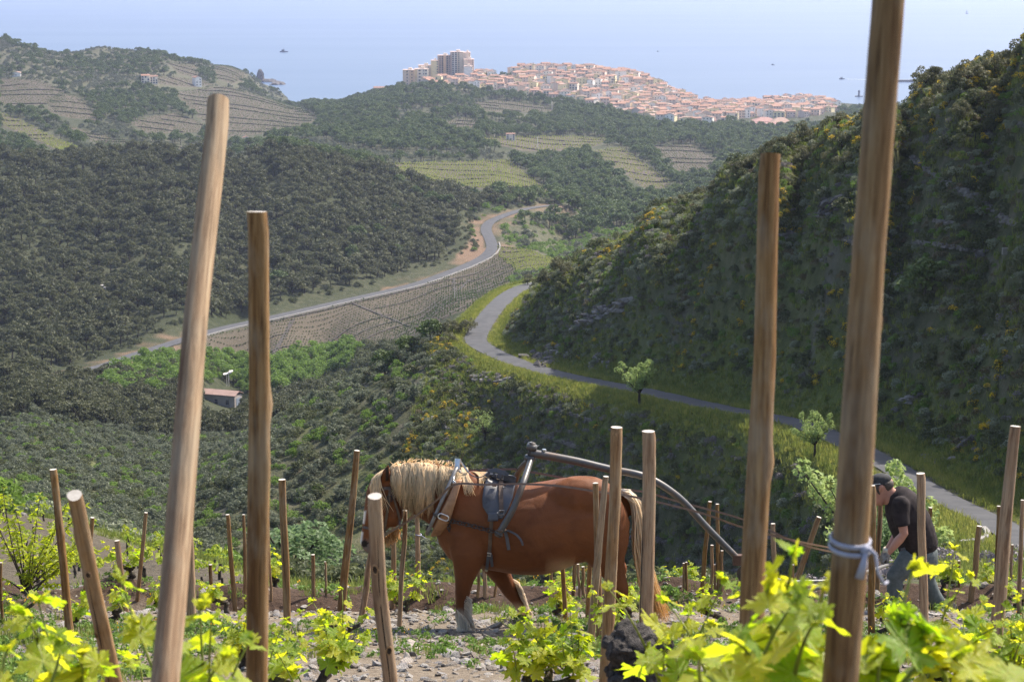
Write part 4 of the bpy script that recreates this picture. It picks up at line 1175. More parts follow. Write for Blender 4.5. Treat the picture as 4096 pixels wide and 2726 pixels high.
# cloth ties on two stakes
cloth = noisy_mat('grey_cloth', (0.26, 0.26, 0.32), (0.38, 0.38, 0.44), 40, 0.9, 0.4, 0.003)
tall = [q for q in col.objects if q.get('label', '').startswith('tallest and thickest pale stake')][0]
_mw = tall.rotation_euler.to_matrix(); _pt = [_mw @ v.co + tall.location for v in tall.data.vertices]
_tz = at(848, 541, 3.58).z; _pt = [q for q in _pt if abs(q.z - _tz) < .05]
_tc = sum(_pt, Vector((0, 0, 0))) / len(_pt); _tc.z = _tz
e = empty('cloth_tie', _tc, 'grey cloth strip knotted around the tallest stake', 'tie')
mb = MB(); R0 = sum(((q - _tc).to_2d().length for q in _pt)) / len(_pt) + .003
for dz_, sq in ((0.006, 1.02), (-0.009, 1.05)):
    mb.tube([(math.cos(a) * R0 * sq, math.sin(a) * R0 * sq, dz_ + 0.006 * math.sin(a + 0.5) - 0.005 * math.cos(a)) for a in np.linspace(0, 2 * math.pi, 25)], 0.0042, 7, flat=(1.2, 0.7))
mb.build('loop', cloth, e, True)
mb = MB().lathe((0.022, -0.032, -0.004), [(0.002, -0.010), (0.008, -0.006), (0.010, 0), (0.008, 0.006), (0.002, 0.010)], 10).build('knot', cloth, e, True)
MB().tube([(0.022, -0.040, -0.008), (0.018, -0.044, -0.03), (0.012, -0.042, -0.056)], [0.004, 0.007, 0.009], 8, flat=(1, 0.45)).build('tail_end', cloth, e, True)
MB().tube([(0.028, -0.036, 0.0), (0.040, -0.04, -0.010), (0.046, -0.04, -0.045), (0.058, -0.04, -0.068), (0.066, -0.03, -0.066)], [0.0035, 0.0035, 0.003, 0.003, 0.003], 7).build('loose_end', cloth, e, True)
e = empty('white_tie', at(418.3, 534, hit(419, 597).y), 'white string tied around a pale stake under the neck of the horse', 'tie')
MB().tube([(math.cos(a) * 0.033, math.sin(a) * 0.033, 0.004 * math.sin(2 * a)) for a in np.linspace(0, 2 * math.pi, 17)], 0.007, 6).build('loop', cloth, e, True)
MB().tube([(0.03, -0.02, 0), (0.07, -0.04, -0.02), (0.09, -0.03, -0.035)], 0.005, 5).build('loose_end', cloth, e, True)
# ---- vines
m, n, b, l = new_mat('vine_leaf')
oi = n.nodes.new('ShaderNodeObjectInfo')
tcv = coord(n, 'Object')
yel = mix(n, oi.outputs['Random'], (0.17, 0.27, 0.02), (0.42, 0.44, 0.035))
tl = mix(n, oi.outputs['Random'], (0.36, 0.58, 0.010), (0.95, 0.88, 0.03))
vn = noise(n, 9, 4, 0.65, tcv)
sxy = n.nodes.new('ShaderNodeSeparateXYZ'); l.new(tcv, sxy.inputs[0])
an_ = n.nodes.new('ShaderNodeMath'); an_.operation = 'ARCTAN2'; l.new(sxy.outputs[0], an_.inputs[0]); l.new(sxy.outputs[1], an_.inputs[1])
def mth(op, a, b_=None):
    q_ = n.nodes.new('ShaderNodeMath'); q_.operation = op
    for k_, v_ in enumerate((a, b_)):
        if v_ is None: continue
        if hasattr(v_, 'node'): l.new(v_, q_.inputs[k_])
        else: q_.inputs[k_].default_value = v_
    return q_.outputs[0]
ve = mth('ABSOLUTE', mth('SINE', mth('MULTIPLY', an_.outputs[0], 3.5)))
ln_ = n.nodes.new('ShaderNodeVectorMath'); ln_.operation = 'LENGTH'; l.new(tcv, ln_.inputs[0])
vd = mth('MULTIPLY', ve, ln_.outputs['Value'])
vein = mth('LESS_THAN', vd, 0.016)
yel2 = mix(n, vein, mix(n, 0.6, yel, vn.outputs['Color'], 'SOFT_LIGHT'), (0.50, 0.52, 0.18))
tl = mix(n, mth('MULTIPLY', vein, .6), mix(n, 0.55, tl, vn.outputs['Color'], 'SOFT_LIGHT'), (0.25, 0.35, 0.02))
l.new(yel2, b.inputs['Base Color'])
b.inputs['Roughness'].default_value = 0.38; b.inputs['Specular IOR Level'].default_value = 0.5
tr = n.nodes.new('ShaderNodeBsdfTranslucent'); l.new(tl, tr.inputs['Color'])
ms = n.nodes.new('ShaderNodeMixShader'); ms.inputs['Fac'].default_value = 0.58
l.new(b.outputs[0], ms.inputs[1]); l.new(tr.outputs[0], ms.inputs[2]); l.new(ms.outputs[0], n.nodes['Material Output'].inputs['Surface'])
bump(n, mth('SUBTRACT', vn.outputs['Fac'], mth('MULTIPLY', vein, .8)), 0.5, 0.03, b)
vine_leaf = m
vine_bud = leaf_mat('vine_bud', (0.34, 0.34, 0.06), (0.46, 0.36, 0.08), 0.5, tcol=((0.7, 0.75, 0.03), (0.75, 0.5, 0.06)))
shoot_mat = leaf_mat('vine_shoot', (0.16, 0.22, 0.04), (0.28, 0.28, 0.06), 0.25)
vine_bark = noisy_mat('vine_bark', (0.022, 0.017, 0.014), (0.13, 0.105, 0.085), 26, 0.95, 1.0, 0.02, vscale=(1, 1, 0.4))
vine_bark_grey = noisy_mat('old_vine_bark', (0.014, 0.012, 0.011), (0.115, 0.10, 0.09), 34, 0.95, 1.0, 0.02)
LEAF = [(0, 0.02), (8, 0.24), (14, 0.62), (20, 0.80), (27, 0.76), (33, 0.95), (40, 0.80), (50, 0.72), (57, 0.66), (62, 0.60), (70, 0.86), (77, 0.92), (84, 1.12), (92, 0.90), (98, 1.0), (104, 0.78), (110, 0.62), (117, 0.60), (123, 0.78), (131, 0.98), (138, 0.94), (146, 1.10), (152, 1.02), (158, 1.16), (164, 1.08), (170, 1.22), (175, 1.12), (180, 1.34)]
def leaf_mesh(i):
    r = np.random.default_rng(900 + i)
    half = [(a * (1 + 0.03 * r.normal()), q * (1 + 0.06 * r.normal())) for a, q in LEAF]
    out = [(math.radians(a), q) for a, q in half] + [(math.radians(360 - a), q * (1 + 0.05 * r.normal())) for a, q in half[-2:0:-1]]
    vs = [(0, 0.0, 0)]
    cup, fold, wv = r.uniform(-0.25, 0.3), r.uniform(0.05, 0.35), r.uniform(0, 6)
    def pz(x, y, q):
        return cup * (x * x + y * y) * 0.45 - fold * abs(x) * 0.35 + 0.09 * q * math.sin(5 * math.atan2(y, x) + wv)
    ring = []
    for f in (0.55, 1.0):
        for a, q in out:
            qq = q * f if f == 1 else min(q, 0.72) * 0.6
            x, y = math.sin(a) * qq * 0.5, -math.cos(a) * qq * 0.5
            vs.append((x, y, pz(x * 2, y * 2, qq) * 0.5))
    n_ = len(out)
    fs = [(0, 1 + k, 1 + (k + 1) % n_) for k in range(n_)]
    for k in range(n_):
        a, c = 1 + k, 1 + (k + 1) % n_
        fs.append((a, a + n_, c + n_, c))
    vs2 = [(x, y + 0.0, z) for x, y, z in vs]
    me = bpy.data.meshes.new('leaf'); me.from_pydata(vs2, [], fs); me.materials.append(vine_leaf)
    me.polygons.foreach_set('use_smooth', np.ones(len(me.polygons), dtype=bool)); me.update()
    return me
LEAVES = [leaf_mesh(i) for i in range(8)]
bud_me = None
def vine(px_, py_, d, hgt, spread, nsh, nl, lsize, label, trunk_h=0.28, trunk_r=0.035, group='leafing vines in the rows', dirs=None, bark_m=None, up=1.0, lean=(0, 0), tops=None):
    """a pruned old stock with fresh shoots; (px_, py_) is where the head of the stock shows"""
    r = np.random.default_rng(int(px_ * 7 + py_ * 3) % 9973)
    h = at(px_, py_, d)
    g = gz(h.x, h.y)
    head = max(0.12, min(h.z - g, 1.5))
    o = empty('vine', (h.x, h.y, g), label, 'vine', group)
    mb = MB()
    k_ = 7
    pts, rad = [], []
    for k in range(k_):
        t = k / (k_ - 1)
        pts.append((r.normal(0, 0.025) * (0 if k == 0 else 1) + lean[0] * (1 - t), r.normal(0, 0.025) + lean[1] * (1 - t), -0.06 + (head + 0.06) * t)); rad.append(trunk_r * (1.15 - 0.25 * t + r.normal(0, 0.10)))
    rad[-1] *= 1.25
    mb.tube(pts, rad, 9)
    arms = []
    for k in range(3):
        a = r.random() * 6.28; e_ = 0.07 + 0.10 * r.random()
        p0 = Vector(pts[-1]); p1 = p0 + Vector((math.cos(a) * e_, math.sin(a) * e_, 0.02 + 0.05 * r.random()))
        mb.tube([p0, (p0 + p1) / 2 + Vector((0, 0, -0.01)), p1], [trunk_r * 0.9, trunk_r * 0.7, trunk_r * 0.6], 7); arms.append(p1)
    mb.build('trunk', bark_m or vine_bark, o, True)
    total = 0
    for s in range(nsh):
        st = arms[s % 3] + Vector((r.normal(0, .02), r.normal(0, .02), 0))
        if tops and s < len(tops):
            tp = at(*tops[s]) - Vector((h.x, h.y, g))
        else:
            a = r.random() * 6.28
            tp = st + Vector((math.cos(a) * spread * r.uniform(0.25, 1), math.sin(a) * spread * r.uniform(0.25, 0.9), hgt * r.uniform(0.45, 1.0) * up))
        mid = (st + tp) / 2 + Vector((r.normal(0, .03), r.normal(0, .03), 0.10 * hgt))
        cp = [st * (1 - t) ** 2 + mid * 2 * t * (1 - t) + tp * t * t for t in np.linspace(0, 1, 9)]
        rs = max(0.0028, lsize * 0.035)
        MB().tube(cp, [rs * 1.3 * (1 - 0.65 * t) for t in np.linspace(0, 1, 9)], 6).build('shoot', shoot_mat, o, True)
        per = max(3, int(nl / nsh))
        for k in range(per):
            t = (k + 0.6) / per
            f = t * 8; i0 = int(min(f, 7)); p = cp[i0].lerp(cp[i0 + 1], f - i0)
            sz = lsize * (1.15 - 0.75 * t ** 1.6) * r.uniform(0.75, 1.2)
            a = k * 2.4 + s + r.normal(0, .3)
            out = Vector((math.cos(a), math.sin(a), r.uniform(-0.3, 0.45)))
            pl = out.normalized() * sz * (0.45 + 0.25 * r.random())
            c2 = bpy.data.objects.new('leaf', LEAVES[r.integers(0, 8)]); col.objects.link(c2); c2.parent = o
            c2.location = p + pl
            # blade hangs outwards from the stalk, face up and out
            yv = Vector((-out.x, -out.y, r.uniform(0.25, 0.9))).normalized()
            c2.rotation_euler = (yv.to_track_quat('Y', 'Z') @ Euler((0, r.normal(0, .45), r.normal(0, .2))).to_quaternion()).to_euler()
            c2.scale = (sz, sz, sz)
            total += 1
        for k in range(3):      # the youngest leaves at the tip
            a = r.random() * 6.28; sz = lsize * r.uniform(0.22, 0.40)
            c2 = bpy.data.objects.new('leaf', LEAVES[r.integers(0, 8)]); col.objects.link(c2); c2.parent = o
            v = Vector((math.cos(a), math.sin(a), r.uniform(0.2, 1.2))).normalized()
            c2.location = tp + v * sz * 0.4; c2.scale = (sz, sz, sz)
            c2.rotation_euler = ((-v).to_track_quat('Y', 'Z') @ Euler((0, r.normal(0, .6), 0)).to_quaternion()).to_euler()
    return o
G_near, G_mid = 'blurred vines in the nearest row', 'leafing vines in the rows'
vine(30, 760, 4.4, 0.36, 0.16, 6, 32, 0.125, 'out of focus leafy vine in the bottom left corner', group=G_near, tops=[(22, 612, 4.4), (62, 640, 4.3), (85, 655, 4.5), (38, 600, 4.6), (8, 648, 4.3)])
vine(190, 765, 4.5, 0.4, 0.2, 6, 28, 0.12, 'out of focus vine behind the foot of the big leaning stake', group=G_near, tops=[(120, 578, 4.6), (212, 618, 4.3), (138, 622, 4.5), (200, 605, 4.5), (225, 655, 4.2)])
vine(112, 720, 6.6, 0.3, 0.15, 4, 18, 0.09, 'small vine at the foot of the wide topped leaning stake', group=G_near, tops=[(118, 600, 6.8), (140, 640, 6.8)])
vine(772, 765, 3.75, 0.42, 0.2, 7, 38, 0.15, 'big leafed vine in front of the tall knotty stake', group=G_near, tops=[(793, 553, 3.7), (768, 588, 3.7), (800, 595, 3.6), (815, 620, 3.4), (735, 640, 3.5), (700, 655, 3.4), (825, 585, 3.7)])
vine(905, 770, 3.7, 0.42, 0.2, 6, 26, 0.155, 'big leafed bright vine in front of the bending man', group=G_near, tops=[(913, 566, 3.8), (902, 618, 3.7), (940, 640, 3.7), (880, 655, 3.6), (955, 655, 3.6), (925, 630, 3.7)])
vine(700, 735, 5.6, 0.45, 0.2, 7, 46, 0.115, 'leafy vine left of the tall knotty stake', group=G_near, tops=[(725, 578, 5.8), (665, 600, 5.8), (690, 610, 5.8), (668, 640, 5.6), (745, 585, 5.8), (715, 625, 5.6)])
vine(968, 690, 6.6, 0.45, 0.22, 7, 48, 0.115, 'vine with a tall single shoot right of the bending man', group=G_near, trunk_r=0.05, tops=[(955, 547, 6.8), (985, 600, 6.8), (962, 615, 6.7), (1000, 625, 6.6), (945, 625, 6.6), (975, 640, 6.4)])
vine(1025, 700, 7.2, 0.4, 0.2, 6, 44, 0.105, 'leafy vine cut by the right picture edge', group=G_near, tops=[(1018, 600, 7.4), (1010, 625, 7.2), (1022, 640, 7.0)])
vine(552, 688, 11.0, 0.42, 0.28, 13, 110, 0.122, 'large leafy vine in the middle, before the belly of the horse', trunk_r=0.04, tops=[(512, 610, 11.2), (527, 612, 11.2), (575, 622, 11), (590, 640, 11), (545, 618, 11.1), (508, 640, 10.9), (562, 640, 10.8), (530, 645, 10.7), (598, 655, 10.8)])
vine(322, 668, 12.2, 0.42, 0.26, 10, 74, 0.118, 'bright leafy vine at the foot of the pale leaning stake', tops=[(342, 588, 12.4), (312, 600, 12.4), (300, 610, 12.4), (330, 615, 12.2), (346, 625, 12.1), (295, 640, 12), (318, 630, 12.2)])
vine(289, 690, 8.2, 0.3, 0.15, 6, 40, 0.085, 'vine on a thick dark stock right of the upright big stake', trunk_r=0.06, tops=[(272, 625, 8.4), (300, 635, 8.3), (285, 618, 8.4), (305, 650, 8.2)])
vine(246, 668, 14.5, 0.35, 0.14, 5, 40, 0.10, 'vine half hidden behind the upright big stake', tops=[(247, 595, 14.8), (240, 615, 14.6), (252, 600, 14.6)])
# the thick gnarled stock in front of the tail
o = vine(640, 650, 7.0, 0.1, 0.05, 1, 3, 0.03, 'thick gnarled grey vine stock, cut back, before the tail of the horse', trunk_r=0.075, bark_m=vine_bark_grey, group=G_near)
STOCK = o
mids = [(75, 632, .30, .17, 6, 44, 'small bright vine between the two thin stakes at far left', 18.5), (115, 626, .28, .14, 6, 40, 'small vine at the foot of the short brown stake', 19.5), (132, 600, .30, .24, 7, 56, 'bright vine under the dark thin stake before the lower plot', 23.0),
 (226, 622, .20, .20, 6, 44, 'low vine on the soil between the two big left stakes', 21.0), (276, 598, .38, .10, 5, 36, 'narrow vine right of the upright big stake', 23.0), (406, 624, .45, .17, 9, 70, 'tall bright vine under the jaw of the horse', 21.0), (541, 604, .30, .12, 6, 44, 'small bright vine under the belly of the horse', 23.3),
 (560, 622, .38, .24, 9, 70, 'bright vine before the belly stake', 20.2), (630, 622, .22, .14, 5, 36, 'low vine beside the hind feet of the horse', 20.2), (683, 592, .26, .14, 6, 40, 'small vine behind the tail of the horse', 24.6), (694, 592, .24, .12, 6, 36, 'small vine left of the plough foot', 24.4),
 (722, 616, .32, .2, 7, 50, 'vine under the plough foot', 19.6), (886, 634, .40, .14, 7, 52, 'vine at the knees of the bending man', 18.0), (990, 594, .24, .12, 6, 40, 'small vine beside the dark stake near the road', 25.0), (1017, 612, .28, .12, 6, 40, 'small vine at the right picture edge', 21.5),
 (606, 645, .42, .12, 6, 40, 'bright vine behind the two tall middle stakes', 16.5), (345, 630, .2, .12, 4, 24, 'low vine left of the muzzle stake', 17.5), (780, 612, .3, .2, 6, 44, 'vine behind the foot of the tall knotty stake', 19.0), (942, 612, .3, .15, 6, 44, 'vine behind the legs of the bending man', 22.6), (165, 626, .3, .16, 6, 40, 'vine behind the big leaning stake', 20.0), (20, 632, .2, .15, 5, 30, 'low vine by the left picture edge', 19.5)]
for x_, y_, hg, sp_, ns_, nl_, lb, d_ in mids:
    vine(x_, y_, d_, hg, sp_, ns_, int(nl_ * .75), 0.112, lb, trunk_r=0.03)
# little vines of the plot below
S = sample(29, 70, 1.75, 0.0, -0.30)
_, _, gk = ground_kind(S['x'], S['y'], S['z'])
S = choose(S, gk['plot'] & (S['r'] < 0.85) & (S['py'] < 602))
def mk_smallvine(r):
    t = MB().tube([(0, 0, -0.05), (0.03, 0.01, 0.12), (0.0, 0.02, 0.28)], [0.035, 0.03, 0.03], 6, caps=False)
    t.mat = vine_bark
    cl = [(r.normal(0, .13), r.normal(0, .13), 0.38 + 0.16 * r.random(), 0.10, 0.10) for _ in range(6)]
    V, Q = leaf_cloud(r, cl, 46, 0.045, 0.4)
    return t, [(V, Q, L_smallvine)]
L_smallvine = leaf_mat('small_vine_leaves', (0.20, 0.30, 0.03), (0.42, 0.45, 0.05), 0.5)
kind('small_vine', 4, mk_smallvine)
for i in range(len(S['x'])):
    plant_copy('small_vine', 'young_vine', (S['x'][i], S['y'][i], S['z'][i]), 0.75 + 0.5 * rng.random(), 'small budding vine on the bare grey plot below at left', 'vine', 'small vines on the plot below', parts=S['y'][i] < 42)
# ================================================================== HORSE, PLOUGH AND MAN
from mathutils.bvhtree import BVHTree
D0 = hit(463, 630).y + 0.22
def HP(X, Y, dy=0.0):
    """point of the horse's upright plane, X and Y read off an enlarged crop of the picture"""
    return at(325 + X * 0.14855, 449 + Y * 0.14855, D0 + dy)
U = (HP(1100, 500) - HP(1000, 500)).length / 100.0       # metres per crop unit
def loft(mb, secs, n=22, e=2.0, m=0):
    """secs: (centre, half axis u, half axis v) rings, closed at both ends"""
    vs, fs = [], []
    for c, u, v in secs:
        for k in range(n):
            a = 2 * math.pi * k / n
            ca, sa = math.cos(a), math.sin(a)
            ca = math.copysign(abs(ca) ** (2 / e), ca); sa = math.copysign(abs(sa) ** (2 / e), sa)
            vs.append(c + u * ca + v * sa)
    for i in range(len(secs) - 1):
        for k in range(n):
            a, b_ = i * n + k, i * n + (k + 1) % n
            fs.append((a, b_, b_ + n, a + n))
    fs.append(tuple(range(n - 1, -1, -1)))
    e_ = (len(secs) - 1) * n
    fs.append(tuple(range(e_, e_ + n)))
    mb.add(vs, fs, m)
def limb(mb, pts, n=14):
    """pts: (centre, radius fore-aft, radius across); rings square to the limb"""
    secs = []
    P = [p[0] for p in pts]
    for i, (p, rx, ry) in enumerate(pts):
        t = (P[min(i + 1, len(P) - 1)] - P[max(i - 1, 0)]).normalized()
        v = Vector((0, 1, 0)); u = t.cross(v)
        u = u.normalized() if u.length > 1e-4 else Vector((1, 0, 0))
        v = u.cross(t).normalized()
        secs.append((p, u * rx, v * ry))
    loft(mb, secs, n)
def ball(mb, c, r, n=14):
    secs = []
    for k in range(1, 8):
        a = math.pi * k / 8
        secs.append((c + Vector((0, 0, -math.cos(a) * r[2])), Vector((math.sin(a) * r[0], 0, 0)), Vector((0, math.sin(a) * r[1], 0))))
    loft(mb, secs, n)
def fuse(mb, voxel, smooth, name, mats, parent=None, sfac=0.5):
    me = bpy.data.meshes.new('t'); me.from_pydata(mb.v, [], mb.f)
    o = bpy.data.objects.new('t', me)
    tmp = bpy.data.scenes.new('tmp')     # a scene of its own keeps the evaluation quick
    tmp.collection.objects.link(o)
    bm = bmesh.new(); bm.from_mesh(me); bmesh.ops.recalc_face_normals(bm, faces=bm.faces); bm.to_mesh(me); bm.free()
    md = o.modifiers.new('r', 'REMESH'); md.mode = 'VOXEL'; md.voxel_size = voxel
    ms_ = o.modifiers.new('s', 'SMOOTH'); ms_.iterations = smooth; ms_.factor = sfac
    with bpy.context.temp_override(scene=tmp, view_layer=tmp.view_layers[0]):
        dg = bpy.context.evaluated_depsgraph_get(); dg.update()
        m2 = bpy.data.meshes.new_from_object(o.evaluated_get(dg))
    bpy.data.objects.remove(o); bpy.data.scenes.remove(tmp)
    m2.name = name
    m2.materials.clear()
    for m_ in (mats if isinstance(mats, list) else [mats]): m2.materials.append(m_)
    m2.polygons.foreach_set('use_smooth', np.ones(len(m2.polygons), dtype=bool))
    r = bpy.data.objects.new(name, m2); col.objects.link(r)
    if parent: r.parent = parent
    return r
hb = MB()
trunk = [(745, 430, 560, .10), (775, 330, 640, .18), (830, 225, 722, .25), (900, 165, 762, .29), (1000, 148, 785, .31), (1100, 176, 800, .33), (1200, 214, 815, .35), (1300, 236, 828, .37), (1400, 234, 832, .38), (1500, 218, 824, .38), (1600, 200, 795, .375), (1700, 190, 752, .37), (1800, 196, 735, .355), (1900, 228, 725, .33), (1975, 290, 690, .27), (2020, 385, 620, .19), (2040, 450, 560, .08)]
S_ = []
for X, t_, b_, hw in trunk:
    a, c = HP(X, t_), HP(X, b_)
    S_.append(((a + c) / 2, (a - c) / 2, Vector((0, hw, 0))))
loft(hb, S_, 28, 2.25)
for sgn in (-1, 1):      # the two halves of the croup, shoulder, thigh
    ball(hb, HP(1730, 335 if sgn < 0 else 330, sgn * .17), (.36, .185, .235))
    ball(hb, HP(1010, 520, sgn * .20), (.24, .12, .36))
    ball(hb, HP(1870, 520, sgn * .18), (.26, .17, .36))
neck = [(900, 420, 265, .22), (820, 345, 225, .185), (730, 295, 196, .16), (640, 262, 176, .14), (560, 235, 152, .125), (490, 212, 118, .11), (440, 200, 80, .09)]
loft(hb, [(HP(X, Y), (HP(X, Y - h) - HP(X, Y)) + (HP(X + h * .22, Y) - HP(X, Y)), Vector((0, w_, 0))) for X, Y, h, w_ in neck], 22)
head = [(440, 165, 62, .08), (415, 225, 105, .105), (398, 300, 118, .118), (388, 385, 120, .112), (362, 460, 104, .092), (330, 530, 80, .078), (303, 590, 62, .074), (286, 635, 52, .072), (288, 668, 40, .062), (296, 690, 22, .04)]
loft(hb, [(HP(X, Y), (HP(X - h, Y - h * .25) - HP(X, Y)), Vector((0, w_, 0))) for X, Y, h, w_ in head], 20, 2.3)
ball(hb, HP(455, 430, 0), (.105, .10, .14)); ball(hb, HP(350, 330, -.085), (.05, .04, .045)); ball(hb, HP(350, 330, .085), (.05, .04, .045))
for sgn in (-1, 1):      # ears
    loft(hb, [(HP(412, 235, sgn * .055), Vector((.03, 0, 0)), Vector((0, .03, 0))), (HP(404, 195, sgn * .09), Vector((.052, 0, 0)), Vector((0, .032, 0))), (HP(410, 150, sgn * .115), Vector((.044, 0, 0)), Vector((0, .026, 0))), (HP(426, 100, sgn * .12), Vector((.010, 0, 0)), Vector((0, .01, 0)))], 10)
gh = lambda X, Y, dy: HP(X, Y, dy)
# near foreleg, far foreleg, near hind leg, far hind leg
limb(hb, [(gh(975, 560, -.20), .24, .12), (gh(968, 700, -.22), .185, .12), (gh(955, 790, -.22), .135, .105), (gh(938, 870, -.22), .098, .085), (gh(930, 930, -.22), .080, .072), (gh(925, 970, -.22), .076, .070), (gh(916, 1020, -.22), .056, .055), (gh(913, 1075, -.22), .052, .050), (gh(915, 1125, -.22), .064, .06), (gh(928, 1165, -.22), .058, .058), (gh(938, 1195, -.22), .082, .075), (gh(944, 1232, -.22), .105, .09)])
fd = hit(325 + 1352 * .14855, 449 + 1143 * .14855).y - D0
limb(hb, [(gh(1080, 640, .20), .2, .11), (gh(1140, 770, .22), .135, .10), (gh(1190, 855, .24), .100, .085), (gh(1228, 920, .25), .082, .075), (gh(1250, 960, .27), .075, .07), (gh(1285, 1010, .30), .056, .055), (gh(1315, 1060, .33), .052, .05), (gh(1338, 1095, fd), .064, .06), (gh(1348, 1120, fd), .062, .06), (gh(1350, 1148, fd), .095, .085)])
hn = hit(325 + 1985 * .14855, 449 + 1172 * .14855).y - D0
limb(hb, [(gh(1850, 520, -.18), .30, .15), (gh(1880, 660, -.19), .25, .14), (gh(1915, 770, -.19), .16, .11), (gh(1962, 865, -.19), .095, .08), (gh(1995, 935, -.19), .078, .068), (gh(1998, 975, -.18), .066, .062), (gh(1985, 1040, -.15), .054, .052), (gh(1978, 1100, -.10), .062, .06), (gh(1975, 1140, hn), .064, .062), (gh(1968, 1178, hn), .098, .085)])
limb(hb, [(gh(1840, 540, .18), .26, .14), (gh(1880, 660, .20), .18, .12), (gh(1940, 745, .22), .10, .085), (gh(1990, 805, .23), .072, .065), (gh(1985, 850, .24), .066, .06), (gh(1945, 930, .26), .052, .05), (gh(1905, 1000, .28), .058, .055), (gh(1885, 1035, .30), .058, .055), (gh(1868, 1075, .30), .08, .075)])
loft(hb, [(HP(1930, 300), Vector((0, 0, .06)), Vector((0, .06, 0))), (HP(1985, 300), Vector((.02, 0, .05)), Vector((0, .045, 0))), (HP(2030, 350), Vector((.03, 0, .02)), Vector((0, .035, 0))), (HP(2065, 440), Vector((.025, 0, 0)), Vector((0, .025, 0)))], 10)
m, n, b, l = new_mat('horse_coat')
vc = n.nodes.new('ShaderNodeVertexColor'); vc.layer_name = 'coat'
tcv = coord(n, 'Object', (6, 6, 2))
tn_ = noise(n, 2.6, 6, 0.65, coord(n, 'Object'), 0.6); tf = noise(n, 60, 4, 0.7, tcv)
rr_ = ramp(n, [(0.28, (0.66, 0.62, 0.58)), (0.5, (1.0, 1.0, 1.0)), (0.72, (1.25, 1.2, 1.12))]); l.new(tn_.outputs['Fac'], rr_.inputs['Fac'])
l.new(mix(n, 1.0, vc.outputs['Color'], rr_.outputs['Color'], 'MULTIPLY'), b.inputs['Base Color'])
b.inputs['Roughness'].default_value = 0.58; b.inputs['Specular IOR Level'].default_value = 0.22
b.inputs['Sheen Weight'].default_value = 0.06; b.inputs['Sheen Roughness'].default_value = 0.4; b.inputs['Sheen Tint'].default_value = (0.9, 0.5, 0.25, 1)
tb_ = noise(n, 3.2, 3, 0.5, coord(n, 'Object'), 0.8)
b1_ = bump(n, tb_.outputs['Fac'], 0.35, 0.06, b)
b2_ = bump(n, tf.outputs['Fac'], 0.35, 0.010, b); l.new(b1_.outputs['Normal'], b2_.inputs['Normal'])
coat = m
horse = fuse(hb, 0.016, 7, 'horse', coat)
grp(horse, 'chestnut draught horse with flaxen mane walking to the left in harness', 'horse')
n_v = len(horse.data.vertices); co = np.empty(n_v * 3, np.float32); horse.data.vertices.foreach_get('co', co); co = co.reshape(-1, 3)
pxv, pyv = proj(co[:, 0], co[:, 1], co[:, 2]); XV, YV = (pxv - 325) / .14855, (pyv - 449) / .14855
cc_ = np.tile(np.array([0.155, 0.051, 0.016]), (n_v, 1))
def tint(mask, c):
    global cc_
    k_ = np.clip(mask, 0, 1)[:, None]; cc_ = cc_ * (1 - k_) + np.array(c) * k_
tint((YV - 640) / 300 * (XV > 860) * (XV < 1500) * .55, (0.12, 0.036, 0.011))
tint(np.exp(-((YV - 800) / 50) ** 2) * ((XV > 1480) & (XV < 1680)) * np.clip((XV - 1450) / 150, 0, 1) * .8, (0.50, 0.33, 0.19))
tint(np.clip((YV - 1060) / 90, 0, 1) * (XV < 1120) * (YV > 900), (0.60, 0.49, 0.36))
tint(np.clip((YV - 1020) / 80, 0, 1) * (XV > 1150) * (XV < 1500), (0.60, 0.49, 0.36))
tint(np.clip((YV - 1060) / 70, 0, 1) * (XV > 1800), (0.30, 0.16, 0.08))
hd_ = (XV < 520) & (YV < 720)
tint(np.clip((YV - 590) / 50, 0, 1) * hd_ * (XV < 360), (0.20, 0.15, 0.125))
tint(hd_ * np.clip((265 - XV + (YV - 540) * -0.14) / 12, 0, 1) * (np.sin(YV * .045) > -.35) * (YV > 380) * (YV < 640), (0.66, 0.60, 0.54))
tint(((XV > 385) & (XV < 442) & (YV > 120) & (YV < 215) & (co[:, 1] < D0 - 0.02)) * np.clip(1 - np.abs((XV - 418) / 20), 0, 1) * 1.4, (0.022, 0.012, 0.008))
tint((np.hypot((XV - 268) / 22, (YV - 632) / 26) < 1) * 1.0, (0.02, 0.013, 0.012))
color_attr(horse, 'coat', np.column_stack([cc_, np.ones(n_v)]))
horse_bvh = BVHTree.FromPolygons([tuple(v.co) for v in horse.data.vertices], [tuple(p.vertices) for p in horse.data.polygons])
EYE = Vector((0, 0, CZ))
def on_body(X, Y, off=0.012, bvh=None):
    p = HP(X, Y); d = (p - EYE).normalized()
    h, nn_, _, dist = (bvh or horse_bvh).ray_cast(EYE, d, 60)
    if h is None: return p + Vector((0, -0.1, 0))
    return h + nn_ * off
